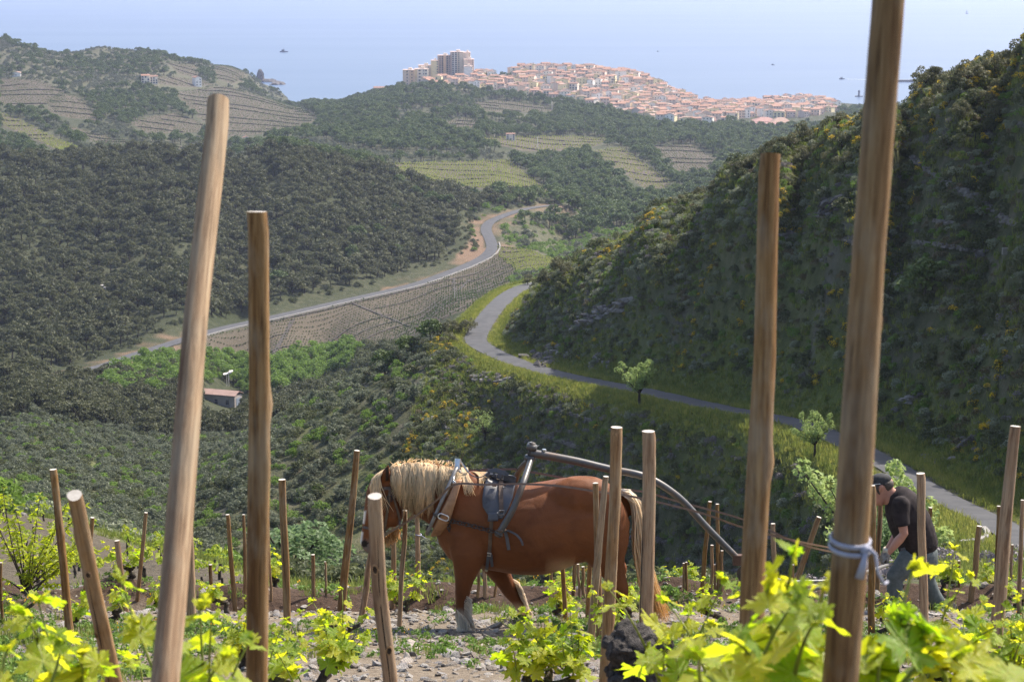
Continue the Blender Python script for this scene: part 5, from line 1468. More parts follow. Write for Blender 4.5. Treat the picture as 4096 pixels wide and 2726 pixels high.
# hair
m, n, b, l = new_mat('horse_hair')
vc = n.nodes.new('ShaderNodeVertexColor'); vc.layer_name = 'hair'
l.new(vc.outputs['Color'], b.inputs['Base Color']); b.inputs['Roughness'].default_value = 0.42; b.inputs['Specular IOR Level'].default_value = 0.4
tr = n.nodes.new('ShaderNodeBsdfTranslucent'); l.new(vc.outputs['Color'], tr.inputs['Color'])
ms = n.nodes.new('ShaderNodeMixShader'); ms.inputs['Fac'].default_value = 0.5
l.new(b.outputs[0], ms.inputs[1]); l.new(tr.outputs[0], ms.inputs[2]); l.new(ms.outputs[0], n.nodes['Material Output'].inputs['Surface'])
hair_mat = m
class Hair:
    def __init__(self): self.mb = MB(); self.c = []
    def lock(self, pts, r, c0, c1, wave=0.0, wn=3, rs=None):
        N_ = 12; P = [Vector(p) for p in pts]; out = []
        nseg = len(P) - 1
        rs = rs or rng
        ph = rs.random() * 6.28
        for k in range(N_):
            t = k / (N_ - 1) * nseg; i = min(int(t), nseg - 1); f = t - i
            p0, p1, p2, p3 = P[max(i - 1, 0)], P[i], P[i + 1], P[min(i + 2, nseg)]
            p = 0.5 * ((2 * p1) + (p2 - p0) * f + (2 * p0 - 5 * p1 + 4 * p2 - p3) * f * f + (3 * p1 - p0 - 3 * p2 + p3) * f ** 3)
            s = k / (N_ - 1)
            p = p + Vector((math.sin(ph + s * wn * 6.28) * wave * s ** .5, math.cos(ph * 1.7 + s * wn * 5) * wave * 0.4 * s ** .5, 0))
            out.append(p)
        rad = [r * (0.75 + 0.35 * math.sin(min(1, k / 5) * 1.57)) * (1 - (k / (N_ - 1)) ** 3 * 0.92) for k in range(N_)]
        n0 = len(self.mb.v)
        self.mb.tube(out, rad, 5, caps=False)
        j = 0.8 + 0.4 * rs.random()
        for k in range(N_):
            s = k / (N_ - 1)
            self.c += [[(c0[q] * (1 - s) + c1[q] * s) * j for q in range(3)] + [1]] * 5
    def build(self, name, parent):
        o = self.mb.build(name, hair_mat, parent, True)
        color_attr(o, 'hair', np.array(self.c)); return o
BL0, BL1 = (0.88, 0.72, 0.49), (0.78, 0.60, 0.36)
hr = np.random.default_rng(77)
h = Hair()
def crest(X):   # crest line of the neck
    return float(np.interp(X, [420, 480, 560, 640, 730, 820, 900], [118, 100, 86, 84, 96, 112, 140]))
def fringe(X):
    return float(np.interp(X, [430, 480, 520, 560, 640, 720, 760, 820, 880, 930], [240, 330, 410, 440, 430, 400, 340, 300, 250, 210]))
for lk in range(120):     # locks of fine hairs that wave together
    Xl = 456 + 442 * hr.random(); Ll = 0.66 + 0.40 * hr.random(); dl = hr.normal(4, 9) + (Xl - 640) * 0.03; lift = 0.026 * hr.random()
    ph_seed = int(hr.integers(0, 10 ** 6)); tone = 0.8 + 0.35 * hr.random()
    for q in range(11):
        X = Xl + hr.normal(0, 4.5); Y0 = crest(X) + hr.normal(0, 3)
        L1 = Y0 + (fringe(X) - Y0) * (Ll + hr.normal(0, .05)); dx = dl + hr.normal(0, 2.5)
        a = HP(X, Y0 + 6, 0.025 * hr.normal())
        b1 = on_body(X + dx * .3, Y0 + 34, 0.012 + lift * .6 + .008 * hr.random())
        c1_ = on_body(X + dx * .7, Y0 + (L1 - Y0) * .5, 0.014 + lift + 0.010 * hr.random())
        yy_ = min(L1, 476)
        p4 = on_body(X + dx + hr.normal(0, 2), yy_, 0.018 + lift + 0.012 * hr.random())
        if abs(p4.y - c1_.y) > 0.12: p4 = HP(X + dx, yy_, c1_.y - D0)
        h.lock([a, b1, c1_, p4], 0.0036 * (0.6 + 0.8 * hr.random()), tuple(v * tone for v in BL0), tuple(v * tone for v in BL1), 0.012, 2.4, np.random.default_rng(ph_seed))
for k in range(60):     # loose hairs standing off the crest
    X = 440 + 430 * hr.random(); Y0 = crest(X) + 6
    h.lock([HP(X, Y0, 0), HP(X + hr.normal(10, 14), Y0 - 14, hr.normal(0, .03)), HP(X + hr.normal(22, 22), Y0 - 24 - 20 * hr.random(), hr.normal(0, .05))], 0.0035, BL0, BL0, 0.004, 1, hr)
for k in range(130):     # forelock
    s = hr.random()
    h.lock([HP(432 - 14 * s, 124, hr.normal(0, .03)), HP(378 - 50 * s, 165 + 20 * s, -.09 - .05 * hr.random()), HP(318 + 45 * (1 - s) + hr.normal(0, 8), 260, -.13 - .05 * hr.random()), HP(318 + hr.normal(45, 32) * (1.3 - s), 330 + 100 * hr.random(), -.15 - .04 * hr.random())], 0.0055, BL0, BL1, 0.008, 2, hr)
for k in range(50):     # tufts behind the collar
    X = 915 + 45 * hr.random()
    h.lock([HP(X, 120, 0), on_body(X + 5, 175, .02), on_body(X + 10 + 30 * hr.random(), 240, .025), on_body(X + 20 + 60 * hr.random() ** 2, 270 + 50 * hr.random(), .03)], 0.005, BL0, BL1, 0.008, 2, hr)
for k in range(45):
    X = 985 + 80 * hr.random()
    h.lock([HP(X, 150, 0), HP(X + 30, 158, -.05), on_body(X + 48, 195, .02), on_body(X + 50 + 20 * hr.random(), 215 + 50 * hr.random(), .02)], 0.006, (0.72, 0.52, 0.30), BL1, 0.006, 2, hr)
h.build('mane', horse)
h = Hair()
for k in range(560):
    s = hr.random(); q = hr.normal(0, 1)
    dyk = hr.normal(0, .055)
    e1 = (2095 + 30 * s + 12 * q, 420 + 20 * hr.normal()); e2 = (2085 + 75 * s + 10 * q, 640); e3 = (2120 + 100 * s + 8 * q, 880); e4 = (2190 + 130 * s + 14 * q, 1080 + 90 * hr.random())
    if hr.random() < .25: e4 = e3
    h.lock([HP(1965 + 18 * hr.random(), 268 + 22 * hr.random(), dyk * .4), HP(2030 + 30 * s, 300 + 30 * hr.random() - 25 * s, dyk), HP(*e1, dyk * 1.2), HP(*e2, dyk * 1.3), HP(*e3, dyk * 1.5), HP(*e4, dyk * 1.6)], 0.0052 * (.6 + .8 * hr.random()), (0.98, 0.92, 0.80), (0.74, 0.50, 0.22), 0.010, 1.5, hr)
h.build('tail', horse)
h = Hair()
def feather(X0, Y0, X1, Y1, dy, nk, out, ln, c=(0.74, 0.60, 0.44)):
    for k in range(nk):
        t = hr.random(); X = X0 + (X1 - X0) * t; Y = Y0 + (Y1 - Y0) * t; d_ = dy + hr.uniform(-.05, .05)
        h.lock([HP(X - 10, Y, d_), HP(X + out * (.5 + .5 * hr.random()), Y + ln * .4, d_ * 1.02), HP(X + out * (.6 + .7 * hr.random()), Y + ln * (.7 + .5 * hr.random()), d_)], 0.0032, c, (0.95, 0.88, 0.76), 0.005, 1, hr)
feather(948, 975, 945, 1130, -.22, 320, 36, 70)
feather(895, 1075, 965, 1140, -.275, 420, 6, 95)
feather(955, 1090, 975, 1150, -.22, 160, 32, 80)
feather(1275, 870, 1330, 1010, .27, 220, 40, 80)
feather(1330, 1010, 1375, 1080, .33, 160, 22, 65)
feather(2005, 1050, 2000, 1100, -.12, 40, 28, 60, (0.45, 0.26, 0.13))
feather(2015, 820, 2005, 880, .24, 25, 12, 40, (0.50, 0.28, 0.12))
h.build('leg_feathers', horse)
h = Hair()
for k in range(70):
    t = hr.random()
    h.lock([HP(500 - 105 * t, 520 + 75 * t, hr.normal(0, .04)), HP(500 - 95 * t + hr.normal(0, 8), 560 + 62 * t, hr.normal(0, .04)), HP(505 - 90 * t + hr.normal(0, 14), 590 + 60 * t + 20 * hr.random(), hr.normal(0, .05))], 0.0045, (0.50, 0.26, 0.09), (0.72, 0.48, 0.22), 0.004, 1, hr)
h.build('chin_hair', horse)
eb = MB(); ball(eb, HP(338, 322, -.122), (.019, .019, .019), 10); eb.build('eye', noisy_mat('horse_eye', (0.01, 0.007, 0.006), (0.015, 0.01, 0.008), 5, 0.1, 0, spec=0.6), horse, True)
# ---------------------------------------------------------------- harness
leather = noisy_mat('dark_harness_leather', (0.028, 0.028, 0.034), (0.075, 0.075, 0.085), 9, 0.45, 0.35, 0.004, spec=0.5, c3=(0.05, 0.06, 0.085))
brown_leather = noisy_mat('brown_leather', (0.055, 0.035, 0.024), (0.12, 0.075, 0.048), 14, 0.5, 0.3, 0.003, spec=0.45)
tan_leather = noisy_mat('tan_collar_leather', (0.20, 0.095, 0.045), (0.34, 0.185, 0.095), 11, 0.55, 0.3, 0.004, spec=0.4, c3=(0.25, 0.125, 0.06))
steel = noisy_mat('bright_steel', (0.42, 0.42, 0.42), (0.62, 0.62, 0.62), 20, 0.28, 0.1, 0.002, spec=0.5, metal=0.9)
dull_steel = noisy_mat('worn_grey_steel', (0.15, 0.145, 0.14), (0.24, 0.23, 0.22), 18, 0.45, 0.2, 0.002, spec=0.5, metal=0.4)
iron = noisy_mat('dark_iron', (0.035, 0.030, 0.028), (0.09, 0.075, 0.065), 24, 0.6, 0.4, 0.002, spec=0.5, metal=0.5)
rust = noisy_mat('plough_steel_with_rust', (0.05, 0.052, 0.058), (0.085, 0.08, 0.076), 5, 0.42, 0.25, 0.002, spec=0.5, metal=0.2, c3=(0.12, 0.07, 0.04))
def ribbon(mb, pts, wid, thick=0.006, off_dir=None, m=0):
    """flat strap through pts, lying towards the viewer's side of the body"""
    vs, fs = [], []
    pts = [Vector(p) for p in pts]
    for i, p in enumerate(pts):
        t = (pts[min(i + 1, len(pts) - 1)] - pts[max(i - 1, 0)]).normalized()
        nn_ = off_dir or (EYE - p).normalized()
        s = t.cross(nn_).normalized() * wid / 2
        o_ = s.cross(t).normalized() * thick
        if o_.dot(nn_) < 0: o_ = -o_
        vs += [p - s, p + s, p + s + o_, p - s + o_]
    for i in range(len(pts) - 1):
        a = i * 4
        for k in range(4):
            fs.append((a + k, a + (k + 1) % 4, a + 4 + (k + 1) % 4, a + 4 + k))
    fs += [(3, 2, 1, 0), tuple(len(vs) - 4 + k for k in range(4))]
    mb.add(vs, fs, m)
def strap(name, XY, wid, mat, parent, off=0.012, n=14, thick=0.006):
    out = []
    XY = np.array(XY, float)
    seg = np.concatenate([[0], np.cumsum(np.hypot(*np.diff(XY, axis=0).T))])
    for s in np.linspace(0, seg[-1], n):
        out.append(on_body(np.interp(s, seg, XY[:, 0]), np.interp(s, seg, XY[:, 1]), off))
    mb = MB(); ribbon(mb, out, wid, thick); return mb.build(name, mat, parent)
def sheet_on_body(name, poly, off, thick, mat, parent, step=14):
    """a leather panel: outline filled with a grid laid on the horse, with thickness"""
    P = np.array(poly, float); xs = np.arange(P[:, 0].min(), P[:, 0].max() + step, step); ys = np.arange(P[:, 1].min(), P[:, 1].max() + step, step)
    bm = bmesh.new(); vm = {}
    rows = []
    for y in ys:     # scan lines clipped to the outline give a clean edge
        xi = []
        for i in range(len(P)):
            x0, y0 = P[i]; x1, y1 = P[(i + 1) % len(P)]
            if (y0 > y) != (y1 > y): xi.append(x0 + (x1 - x0) * (y - y0) / (y1 - y0))
        if len(xi) >= 2: rows.append((y, min(xi), max(xi)))
    N_ = 12
    V = [[bm.verts.new(on_body(a + (c - a) * k / N_, y, off)) for k in range(N_ + 1)] for y, a, c in rows]
    for i in range(len(V) - 1):
        for k in range(N_): bm.faces.new((V[i][k], V[i + 1][k], V[i + 1][k + 1], V[i][k + 1]))
    bmesh.ops.recalc_face_normals(bm, faces=bm.faces)
    bm.normal_update()
    f0 = bm.faces[:][0] if False else list(bm.faces)[len(bm.faces) // 2]
    if f0.normal.dot(EYE - f0.calc_center_median()) < 0: bmesh.ops.reverse_faces(bm, faces=bm.faces)
    bm.normal_update()
    r = bmesh.ops.solidify(bm, geom=bm.faces[:], thickness=thick)
    me = bpy.data.meshes.new(name); bm.to_mesh(me); bm.free(); me.materials.append(mat)
    me.polygons.foreach_set('use_smooth', np.ones(len(me.polygons), dtype=bool))
    o = bpy.data.objects.new(name, me); col.objects.link(o); o.parent = parent
    return o
# collar
clr = empty('horse_collar', (0, 0, 0), 'tan leather work collar with grey steel hames round the neck of the horse', 'collar')
for sg in (-1, 1):
    mb = MB(); secs = []
    for t in np.linspace(0, 1, 12):
        w_ = 34 + 56 * t if t < .85 else 34 + 56 * .85 - (t - .85) * 120
        X = 888 - 165 * t + w_ * .42; Y = 205 + 370 * t
        dy_ = sg * (0.215 + 0.085 * math.sin(math.pi * min(1, t * 1.05)) - 0.14 * max(0, t - .8) * 5 * .5)
        secs.append((HP(X, Y, dy_), Vector((w_ * U * .62, 0, w_ * U * .10)), Vector((0, .035, 0))))
    loft(mb, secs, 16, 3.2)
    mb.build('collar_pad', tan_leather, clr, True)
    pts = [HP(892 - 207 * t, 108 + 462 * t, sg * (0.06 + 0.235 * min(1, t * 2.2) ** .7 - (0.10 * max(0, t - .8) * 5) * .6) - 0.012 * 0) for t in np.linspace(0, 1, 14)]
    MB().tube(pts, [.017] * 14, 8, flat=(0.9, 1.15)).build('hame', dull_steel, clr, True)
mb = MB(); mb.tube([HP(887, 130, -.085), HP(895, 62, -.05)], [.030, .030], 8, flat=(1, .55)); mb.build('top_clasp', steel, clr, False)
MB().tube([HP(872, 150, -.11), HP(866, 205, -.20)], [.02, .018], 8, flat=(1, .6)).build('clasp_plate', steel, clr)
MB().tube([HP(900, 85, -.02), HP(912, 78, .05), HP(905, 110, .08)], [.012] * 3, 6).build('clasp_pin', iron, clr)
MB().tube([HP(910, 78, -.01), HP(938, 14, 0.0)], [.005, .004], 6).build('upright_rod', brown_leather, clr)
MB().tube([HP(915, 85, -.02), HP(940, 120, -.06), HP(962, 150, -.08)], [.011, .012, .012], 6, flat=(1.2, .6)).build('side_clip', steel, clr)
sheet_on_body('neck_flap', [(890, 140), (945, 142), (940, 178), (915, 192), (880, 185)], 0.02, 0.008, noisy_mat('grey_flap_leather', (0.12, 0.105, 0.09), (0.20, 0.175, 0.155), 12, .6), clr)
MB().tube([HP(865, 205, -.30), HP(862, 222, -.31), HP(874, 238, -.31), HP(880, 222, -.31), HP(866, 207, -.305)], [.006] * 5, 6).build('rein_ring', steel, clr, True)
MB().tube([HP(690, 515, -.20), HP(682, 535, -.05), HP(690, 550, .1)], [.012] * 3, 6).build('bottom_chain', iron, clr, True)
# back pad
pad = empty('back_pad', (0, 0, 0), 'dark blue-grey leather back pad strapped over the back of the horse', 'harness pad')
sheet_on_body('pad_panel', [(1092, 170), (1110, 150), (1180, 145), (1275, 160), (1288, 172), (1284, 215), (1262, 330), (1225, 420), (1190, 470), (1130, 478), (1098, 440), (1062, 385), (1058, 330), (1068, 260)], 0.022, 0.016, leather, pad)
strap('pad_strap', [(1178, 150), (1176, 240), (1180, 330), (1190, 425)], .042, brown_leather, pad, .042)
strap('top_strap', [(1090, 165), (1105, 128), (1150, 118), (1200, 140), (1235, 152)], .04, leather, pad, .038, 10, .010)
strap('buckle_strap', [(1180, 140), (1172, 175), (1172, 218)], .05, leather, pad, .052, 6, .012)
MB().tube([on_body(1158, 150, .066), on_body(1200, 150, .066), on_body(1200, 180, .066), on_body(1158, 180, .066), on_body(1158, 150, .066)], .006, 6).build('top_buckle', steel, pad)
MB().tube([on_body(1172, 415, .056), on_body(1206, 415, .056), on_body(1206, 438, .056), on_body(1172, 438, .056), on_body(1172, 415, .056)], .006, 6).build('lower_buckle', dull_steel, pad)
for X in (1132, 1195): MB().tube([on_body(X - 14, 258, .045), on_body(X + 14, 262, .045)], .010, 6).build('rivet_bar', noisy_mat('rusty_bar', (.10, .045, .02), (.2, .09, .04), 20), pad)
sheet_on_body('lower_plate', [(1100, 422), (1165, 422), (1168, 480), (1140, 490), (1098, 478)], .042, .010, leather, pad)
strap('girth', [(1122, 480), (1115, 560), (1112, 640), (1108, 690)], .036, brown_leather, pad, .016, 12, .008)
MB().tube([on_body(1096, 684, .03), on_body(1122, 688, .03), on_body(1118, 704, .03), on_body(1098, 700, .03)], .008, 6).build('girth_buckle', steel, pad)
strap('girth_end', [(1105, 690), (1098, 740), (1088, 808)], .030, leather, pad, .02, 8)
strap('belly_strap', [(1120, 700), (1124, 745), (1128, 775)], .028, leather, pad, .018, 8)
mb = MB(); mb.tube([HP(962, 150, -.10), HP(985, 172, -.16), HP(1030, 190, -.20), HP(1070, 178, -.20), HP(1092, 150, -.18)], .006, 6); mb.build('neck_strap', leather, pad, True)
# bridle
br = empty('bridle', (0, 0, 0), 'dark leather bridle on the head of the horse', 'bridle')
strap('brow_band', [(372, 262), (400, 262), (440, 258)], .03, brown_leather, br, .010, 6)
strap('cheek_piece', [(440, 255), (432, 300), (430, 345), (418, 420), (405, 500), (395, 575)], .026, brown_leather, br, .010, 14)
strap('throat_latch', [(448, 270), (470, 360), (490, 430), (505, 500)], .022, brown_leather, br, .012, 10)
strap('nose_band', [(262, 520), (310, 530), (360, 540), (400, 555)], .026, brown_leather, br, .010, 8)
MB().tube([on_body(420, 310, .016), on_body(446, 308, .016), on_body(448, 345, .016), on_body(424, 347, .016), on_body(420, 310, .016)], .006, 6).build('buckle', iron, br)
# trace chain: every link a piece of its own
ch = empty('trace_chain', (0, 0, 0), 'rusty chain from the collar to the shaft along the shoulder of the horse', 'chain')
def link_mesh(L, W, r):
    mb = MB(); pts = []
    for a in np.linspace(0, 2 * math.pi, 21):
        x = math.cos(a) * W / 2; y = math.sin(a) * W / 2 + math.copysign((L - W) / 2, math.sin(a)) * (1 if abs(math.sin(a)) > .001 else 0)
        pts.append((x, 0, y))
    mb.tube(pts, r, 6, caps=False)
    t_ = mb.build('link', iron, None, True, link=False); me = t_.data; bpy.data.objects.remove(t_); return me
lm = link_mesh(.066, .036, .0055); big_l = link_mesh(.105, .052, .007); big_l.materials.clear(); big_l.materials.append(steel)
def chain(XY, parent, nl, off, lastdy=None):
    pts = [on_body(np.interp(k / nl, [0, .5, 1], [XY[0][0], XY[1][0], XY[2][0]]), np.interp(k / nl, [0, .5, 1], [XY[0][1], XY[1][1], XY[2][1]]), off) for k in range(nl + 1)]
    for k in range(nl):
        a, c = pts[k], pts[k + 1]
        o = bpy.data.objects.new('link', lm); col.objects.link(o); o.parent = parent
        o.location = (a + c) / 2
        q = (c - a).to_track_quat('Z', 'Y'); o.rotation_euler = (q @ Euler((0, 0, (k % 2) * 1.3 + .3)).to_quaternion()).to_euler()
        L = (c - a).length; o.scale = (1, 1, L * 1.30 / .066)
chain([(835, 470), (980, 505), (1142, 548)], ch, 13, .032)
o = bpy.data.objects.new('snap_link', big_l); col.objects.link(o); o.parent = ch
o.location = HP(797, 455, -.36); o.rotation_euler = ((HP(830, 468, -.36) - HP(765, 442, -.36)).to_track_quat('Z', 'Y') @ Euler((0, 0, 1.5)).to_quaternion()).to_euler()
MB().tube([HP(732, 425, -.335), HP(742, 448, -.345), HP(768, 450, -.35), HP(778, 438, -.35)], .012, 6).build('hook', iron, ch, True)
chain([(838, 480), (840, 515), (842, 552)], ch, 4, .02)
# reins
def rein(name, pts, label, w_=.020):
    mb = MB(); out = []
    P = [Vector(p) for p in pts]
    for i in range(len(P) - 1):
        p0, p1, p2, p3 = P[max(i - 1, 0)], P[i], P[i + 1], P[min(i + 2, len(P) - 1)]
        for f in np.linspace(0, 1, 8)[:-1 if i < len(P) - 2 else None]:
            out.append(0.5 * ((2 * p1) + (p2 - p0) * f + (2 * p0 - 5 * p1 + 4 * p2 - p3) * f * f + (3 * p1 - p0 - 3 * p2 + p3) * f ** 3))
    ribbon(mb, out, w_, .004, Vector((0, -.35, 1)).normalized() if False else None)
    o = mb.build(name, rein_leather, None)
    return grp(o, label, 'rein', 'reins from the horse to the man')
rein_leather = noisy_mat('rein_leather', (0.10, 0.055, 0.035), (0.17, 0.10, 0.065), 12, 0.35, 0.2, 0.002, spec=0.6)
Xp = lambda px: (px - 325) / .14855
Yp = lambda py: (py - 449) / .14855
dm = 21.3 - D0
rein('rein', [HP(405, 572, -.14), HP(560, 480, -.24), HP(740, 350, -.30), HP(872, 236, -.33), HP(1080, 236, -.40), HP(1300, 231, -.42), HP(1560, 243, -.42), HP(1850, 285, -.40), HP(Xp(638), Yp(497), -.3), HP(Xp(700), Yp(512), -.2), HP(Xp(744), Yp(527), 0), HP(Xp(800), Yp(541), .3), HP(Xp(842), Yp(549), dm * .8), HP(Xp(880), Yp(556), dm - .2)], 'near rein running from the bit through the collar ring to the man')
rein('rein', [HP(405, 572, .14), HP(560, 470, .3), HP(872, 150, .3), HP(1000, 140, .28), HP(1280, 132, .3), HP(1400, 153, .32), HP(1600, 190, .34), HP(1990, 262, .36), HP(Xp(648), Yp(492), .38), HP(Xp(675), Yp(500), .4), HP(Xp(744), Yp(519), .5), HP(Xp(800), Yp(543), .6), HP(Xp(842), Yp(553), dm), HP(Xp(884), Yp(560), dm + .2)], 'far rein running over the back of the horse to the man')
# plough
pl = empty('horse_plough', (0, 0, 0), 'grey steel plough with curved beam arching over the back of the horse', 'plough')
def bent(P, n=6):
    P = [Vector(p) for p in P]; out = []
    for i in range(len(P) - 1):
        p0, p1, p2, p3 = P[max(i - 1, 0)], P[i], P[i + 1], P[min(i + 2, len(P) - 1)]
        for f in np.linspace(0, 1, n + 1)[:-1]:
            out.append(0.5 * ((2 * p1) + (p2 - p0) * f + (2 * p0 - 5 * p1 + 4 * p2 - p3) * f * f + (3 * p1 - p0 - 3 * p2 + p3) * f ** 3))
    return out + [P[-1]]
for sg, nm in ((-1, 'near'), (1, 'far')):
    B_ = bent([HP(1385, 70, sg * .03), HP(1366, 130, sg * .16), HP(1325, 250, sg * .38), HP(1265, 400, sg * .455), HP(1215, 490, sg * .46), HP(1160, 582, sg * .46)])
    if sg > 0: B_ = bent([HP(1385, 70, .03), HP(1350, 92, .16), HP(1310, 140, .33), HP(1280, 210, .42), HP(1220, 380, .46), HP(1150, 540, .46)])
    MB().tube(B_, np.linspace(.029, .033, len(B_)), 14).build('shaft', rust, pl, True)
    MB().tube([B_[-1] + (B_[-2] - B_[-1]) * .9, B_[-1] + (B_[-2] - B_[-1]) * 2.2], .042, 12).build('shaft_band', iron, pl, True)
bp = [HP(1385, 22), HP(1500, 42), HP(1700, 80), HP(1920, 132), HP(Xp(636), Yp(473.5)), HP(Xp(652), Yp(479)), HP(Xp(668), Yp(488.5)), HP(Xp(684), Yp(501.5)), HP(Xp(704), Yp(523.5)), HP(Xp(722), Yp(542)), HP(Xp(737), Yp(557))]
B_ = bent(bp); MB().tube(B_, np.linspace(.041, .031, len(B_)), 14).build('beam', rust, pl, True)
mb = MB(); ax_ = (HP(1395, -35) - HP(1378, 60)).normalized(); c0 = HP(1386, 20)
mb.tube([c0 - ax_ * .10, c0 + ax_ * .10], [.030, .030], 14); mb.build('pivot_pin', iron, pl, True)
for s in (-.055, .055):
    MB().tube([c0 + ax_ * (s - .024), c0 + ax_ * (s + .024)], [.052, .052], 16).build('pivot_ring', rust, pl, True)
MB().tube([HP(1470, 28), HP(1475, 0)], [.012, .012], 8).build('set_bolt', steel, pl); MB().lathe(tuple(HP(1475, 4)), [(.02, -.008), (.022, 0), (.02, .010)], 6).build('bolt_head', steel, pl)
MB().tube(bent([HP(1365, -25), HP(1370, -48), HP(1392, -45), HP(1400, -25), HP(1425, -20), HP(1440, -28)]), .004, 5).build('spring_clip', steel, pl, True)
# clevis, share, handles at the man's end
f0 = HP(Xp(737), Yp(557)); gp_ = Vector((HP(Xp(748), Yp(590)).x, D0 + .1, 0)); gp_.z = gz(gp_.x, gp_.y)
mb = MB(); mb.box(tuple(f0 + Vector((.04, 0, -.02))), (.16, .07, .10), .0); mb.build('beam_bracket', noisy_mat('rust_plate', (.07, .04, .03), (.15, .085, .06), 14, .7, .3, .003, metal=.3), pl)
MB().tube(bent([f0 + Vector((.06, 0, -.02)), f0 + Vector((.12, 0, -.15)), f0 + Vector((.05, 0, -.26)), Vector((f0.x + .25, D0 + .05, gp_.z + .12))]), .024, 8).build('frog', iron, pl, True)
hmid = at(808, 590, D0 + .35); 
MB().tube(bent([f0 + Vector((.08, 0, -.03)), Vector((f0.x + .45, D0 + .1, f0.z - .32)), hmid, at(845, 578, D0 + .5), at(892, 563, 20.95)]), .019, 10).build('handle', dull_steel, pl, True)
MB().tube(bent([f0 + Vector((.08, .03, -.03)), Vector((f0.x + .45, D0 + .3, f0.z - .32)), hmid + Vector((0, .3, 0)), at(845, 578, D0 + .95), at(888, 564, 21.55)]), .019, 10).build('handle', dull_steel, pl, True)
mb = MB(); sx0 = f0.x + .15
g1 = gz(sx0, D0 + .05)
mb.add([(sx0 - .1, D0 + .05, g1 - .06), (sx0 + .45, D0 - .02, g1 - .03), (sx0 + .5, D0 + .16, g1 - .04), (sx0 + .45, D0 + .02, g1 + .22), (sx0 + .1, D0 + .06, g1 + .10)], [(0, 1, 3, 4), (1, 2, 3), (0, 4, 3, 2), (0, 2, 1)])
mb.build('share', steel, pl)
mb = MB(); c0 = Vector((f0.x + .10, D0, f0.z - .16))
mb.lathe((0, 0, 0), [(.02, -.012), (.10, -.010), (.10, .010), (.02, .012)], 18)
wh = mb.build('wheel', iron, pl); wh.location = c0; wh.rotation_euler = (math.pi / 2, 0, 0)
# loose straps tying the shaft
strap('tie_strap', [(1200, 545), (1230, 535), (1290, 565), (1325, 605), (1333, 635)], .02, leather, pad, .035, 10)
strap('tie_end', [(1215, 545), (1228, 590), (1240, 665)], .032, leather, pad, .03, 8)
MB().tube([HP(1150, 545, -.46), HP(1185, 548, -.50), HP(1215, 540, -.42)], .012, 6).build('shaft_ring', brown_leather, pl, True)
# ---------------------------------------------------------------- the man
DM = 21.25
def MP(X, Y, dy=0.0):
    return at(845 + X * 0.0988, 465 + Y * 0.0988, DM + dy)
UM = (MP(100, 0) - MP(0, 0)).length / 100.0
skin = noisy_mat('skin', (0.36, 0.17, 0.115), (0.46, 0.235, 0.165), 9, 0.5, 0.15, 0.002, spec=0.4)
man = MB()
# head: skull, face, jaw, nose, ear, neck, leaning forward
loft(man, [(MP(355, 398), Vector((.035, 0, 0)), Vector((0, .035, 0))), (MP(345, 370), Vector((.075, 0, .02)), Vector((0, .055, 0))), (MP(358, 330), Vector((.098, 0, .03)), Vector((0, .066, 0))), (MP(368, 280), Vector((.118, 0, .035)), Vector((0, .072, 0))), (MP(378, 225), Vector((.122, 0, .03)), Vector((0, .078, 0))), (MP(375, 170), Vector((.118, 0, .025)), Vector((0, .078, 0))), (MP(365, 125), Vector((.09, 0, .02)), Vector((0, .06, 0))), (MP(358, 100), Vector((.04, 0, .01)), Vector((0, .03, 0)))], 18)
loft(man, [(MP(285, 285), Vector((.012, 0, 0)), Vector((0, .014, 0))), (MP(268, 312), Vector((.020, 0, 0)), Vector((0, .017, 0))), (MP(262, 328), Vector((.022, 0, 0)), Vector((0, .018, 0))), (MP(272, 338), Vector((.012, 0, 0)), Vector((0, .010, 0)))], 8)
ball(man, MP(292, 372), (.018, .028, .016)); ball(man, MP(300, 392), (.024, .03, .02))
for sg in (-1, 1): loft(man, [(MP(352, 262, sg * .080), Vector((.016, 0, 0)), Vector((0, .010, 0))), (MP(362, 235, sg * .088), Vector((.026, 0, 0)), Vector((0, .012, 0))), (MP(368, 205, sg * .088), Vector((.024, 0, 0)), Vector((0, .012, 0))), (MP(366, 190, sg * .082), Vector((.010, 0, 0)), Vector((0, .008, 0)))], 8)
loft(man, [(MP(400, 235), Vector((.075, 0, .03)), Vector((0, .062, 0))), (MP(440, 285), Vector((.085, 0, .05)), Vector((0, .066, 0))), (MP(500, 345), Vector((.10, 0, .06)), Vector((0, .085, 0)))], 14)
loft(man, [(MP(500, 330), Vector((.06, 0, .06)), Vector((0, .10, 0))), (MP(600, 450), Vector((.14, 0, .06)), Vector((0, .17, 0))), (MP(680, 600), Vector((.16, 0, .05)), Vector((0, .16, 0))), (MP(740, 800), Vector((.15, 0, .02)), Vector((0, .15, 0)))], 14)
def arm(sg, sh, el, wr):
    limb(man, [(sh, .072, .068), (sh.lerp(el, .45), .060, .056), (el, .050, .047), (el.lerp(wr, .3), .054, .048), (el.lerp(wr, .7), .040, .036), (wr, .030, .028)], 12)
A1 = (MP(545, 400, -.20), MP(598, 688, -.27), MP(425, 900, -.24))
A2 = (MP(545, 400, .20), MP(560, 660, .27), MP(410, 880, .20))
arm(-1, *A1); arm(1, *A2)
person = fuse(man, 0.011, 4, 'person', skin)
grp(person, 'person in dark cap, black T-shirt and grey trousers bending over the plough handles', 'person')
shirt_m = noisy_mat('black_cotton', (0.020, 0.016, 0.016), (0.045, 0.036, 0.036), 14, 0.9, 0.35, 0.006, spec=0.15)
mb = MB()
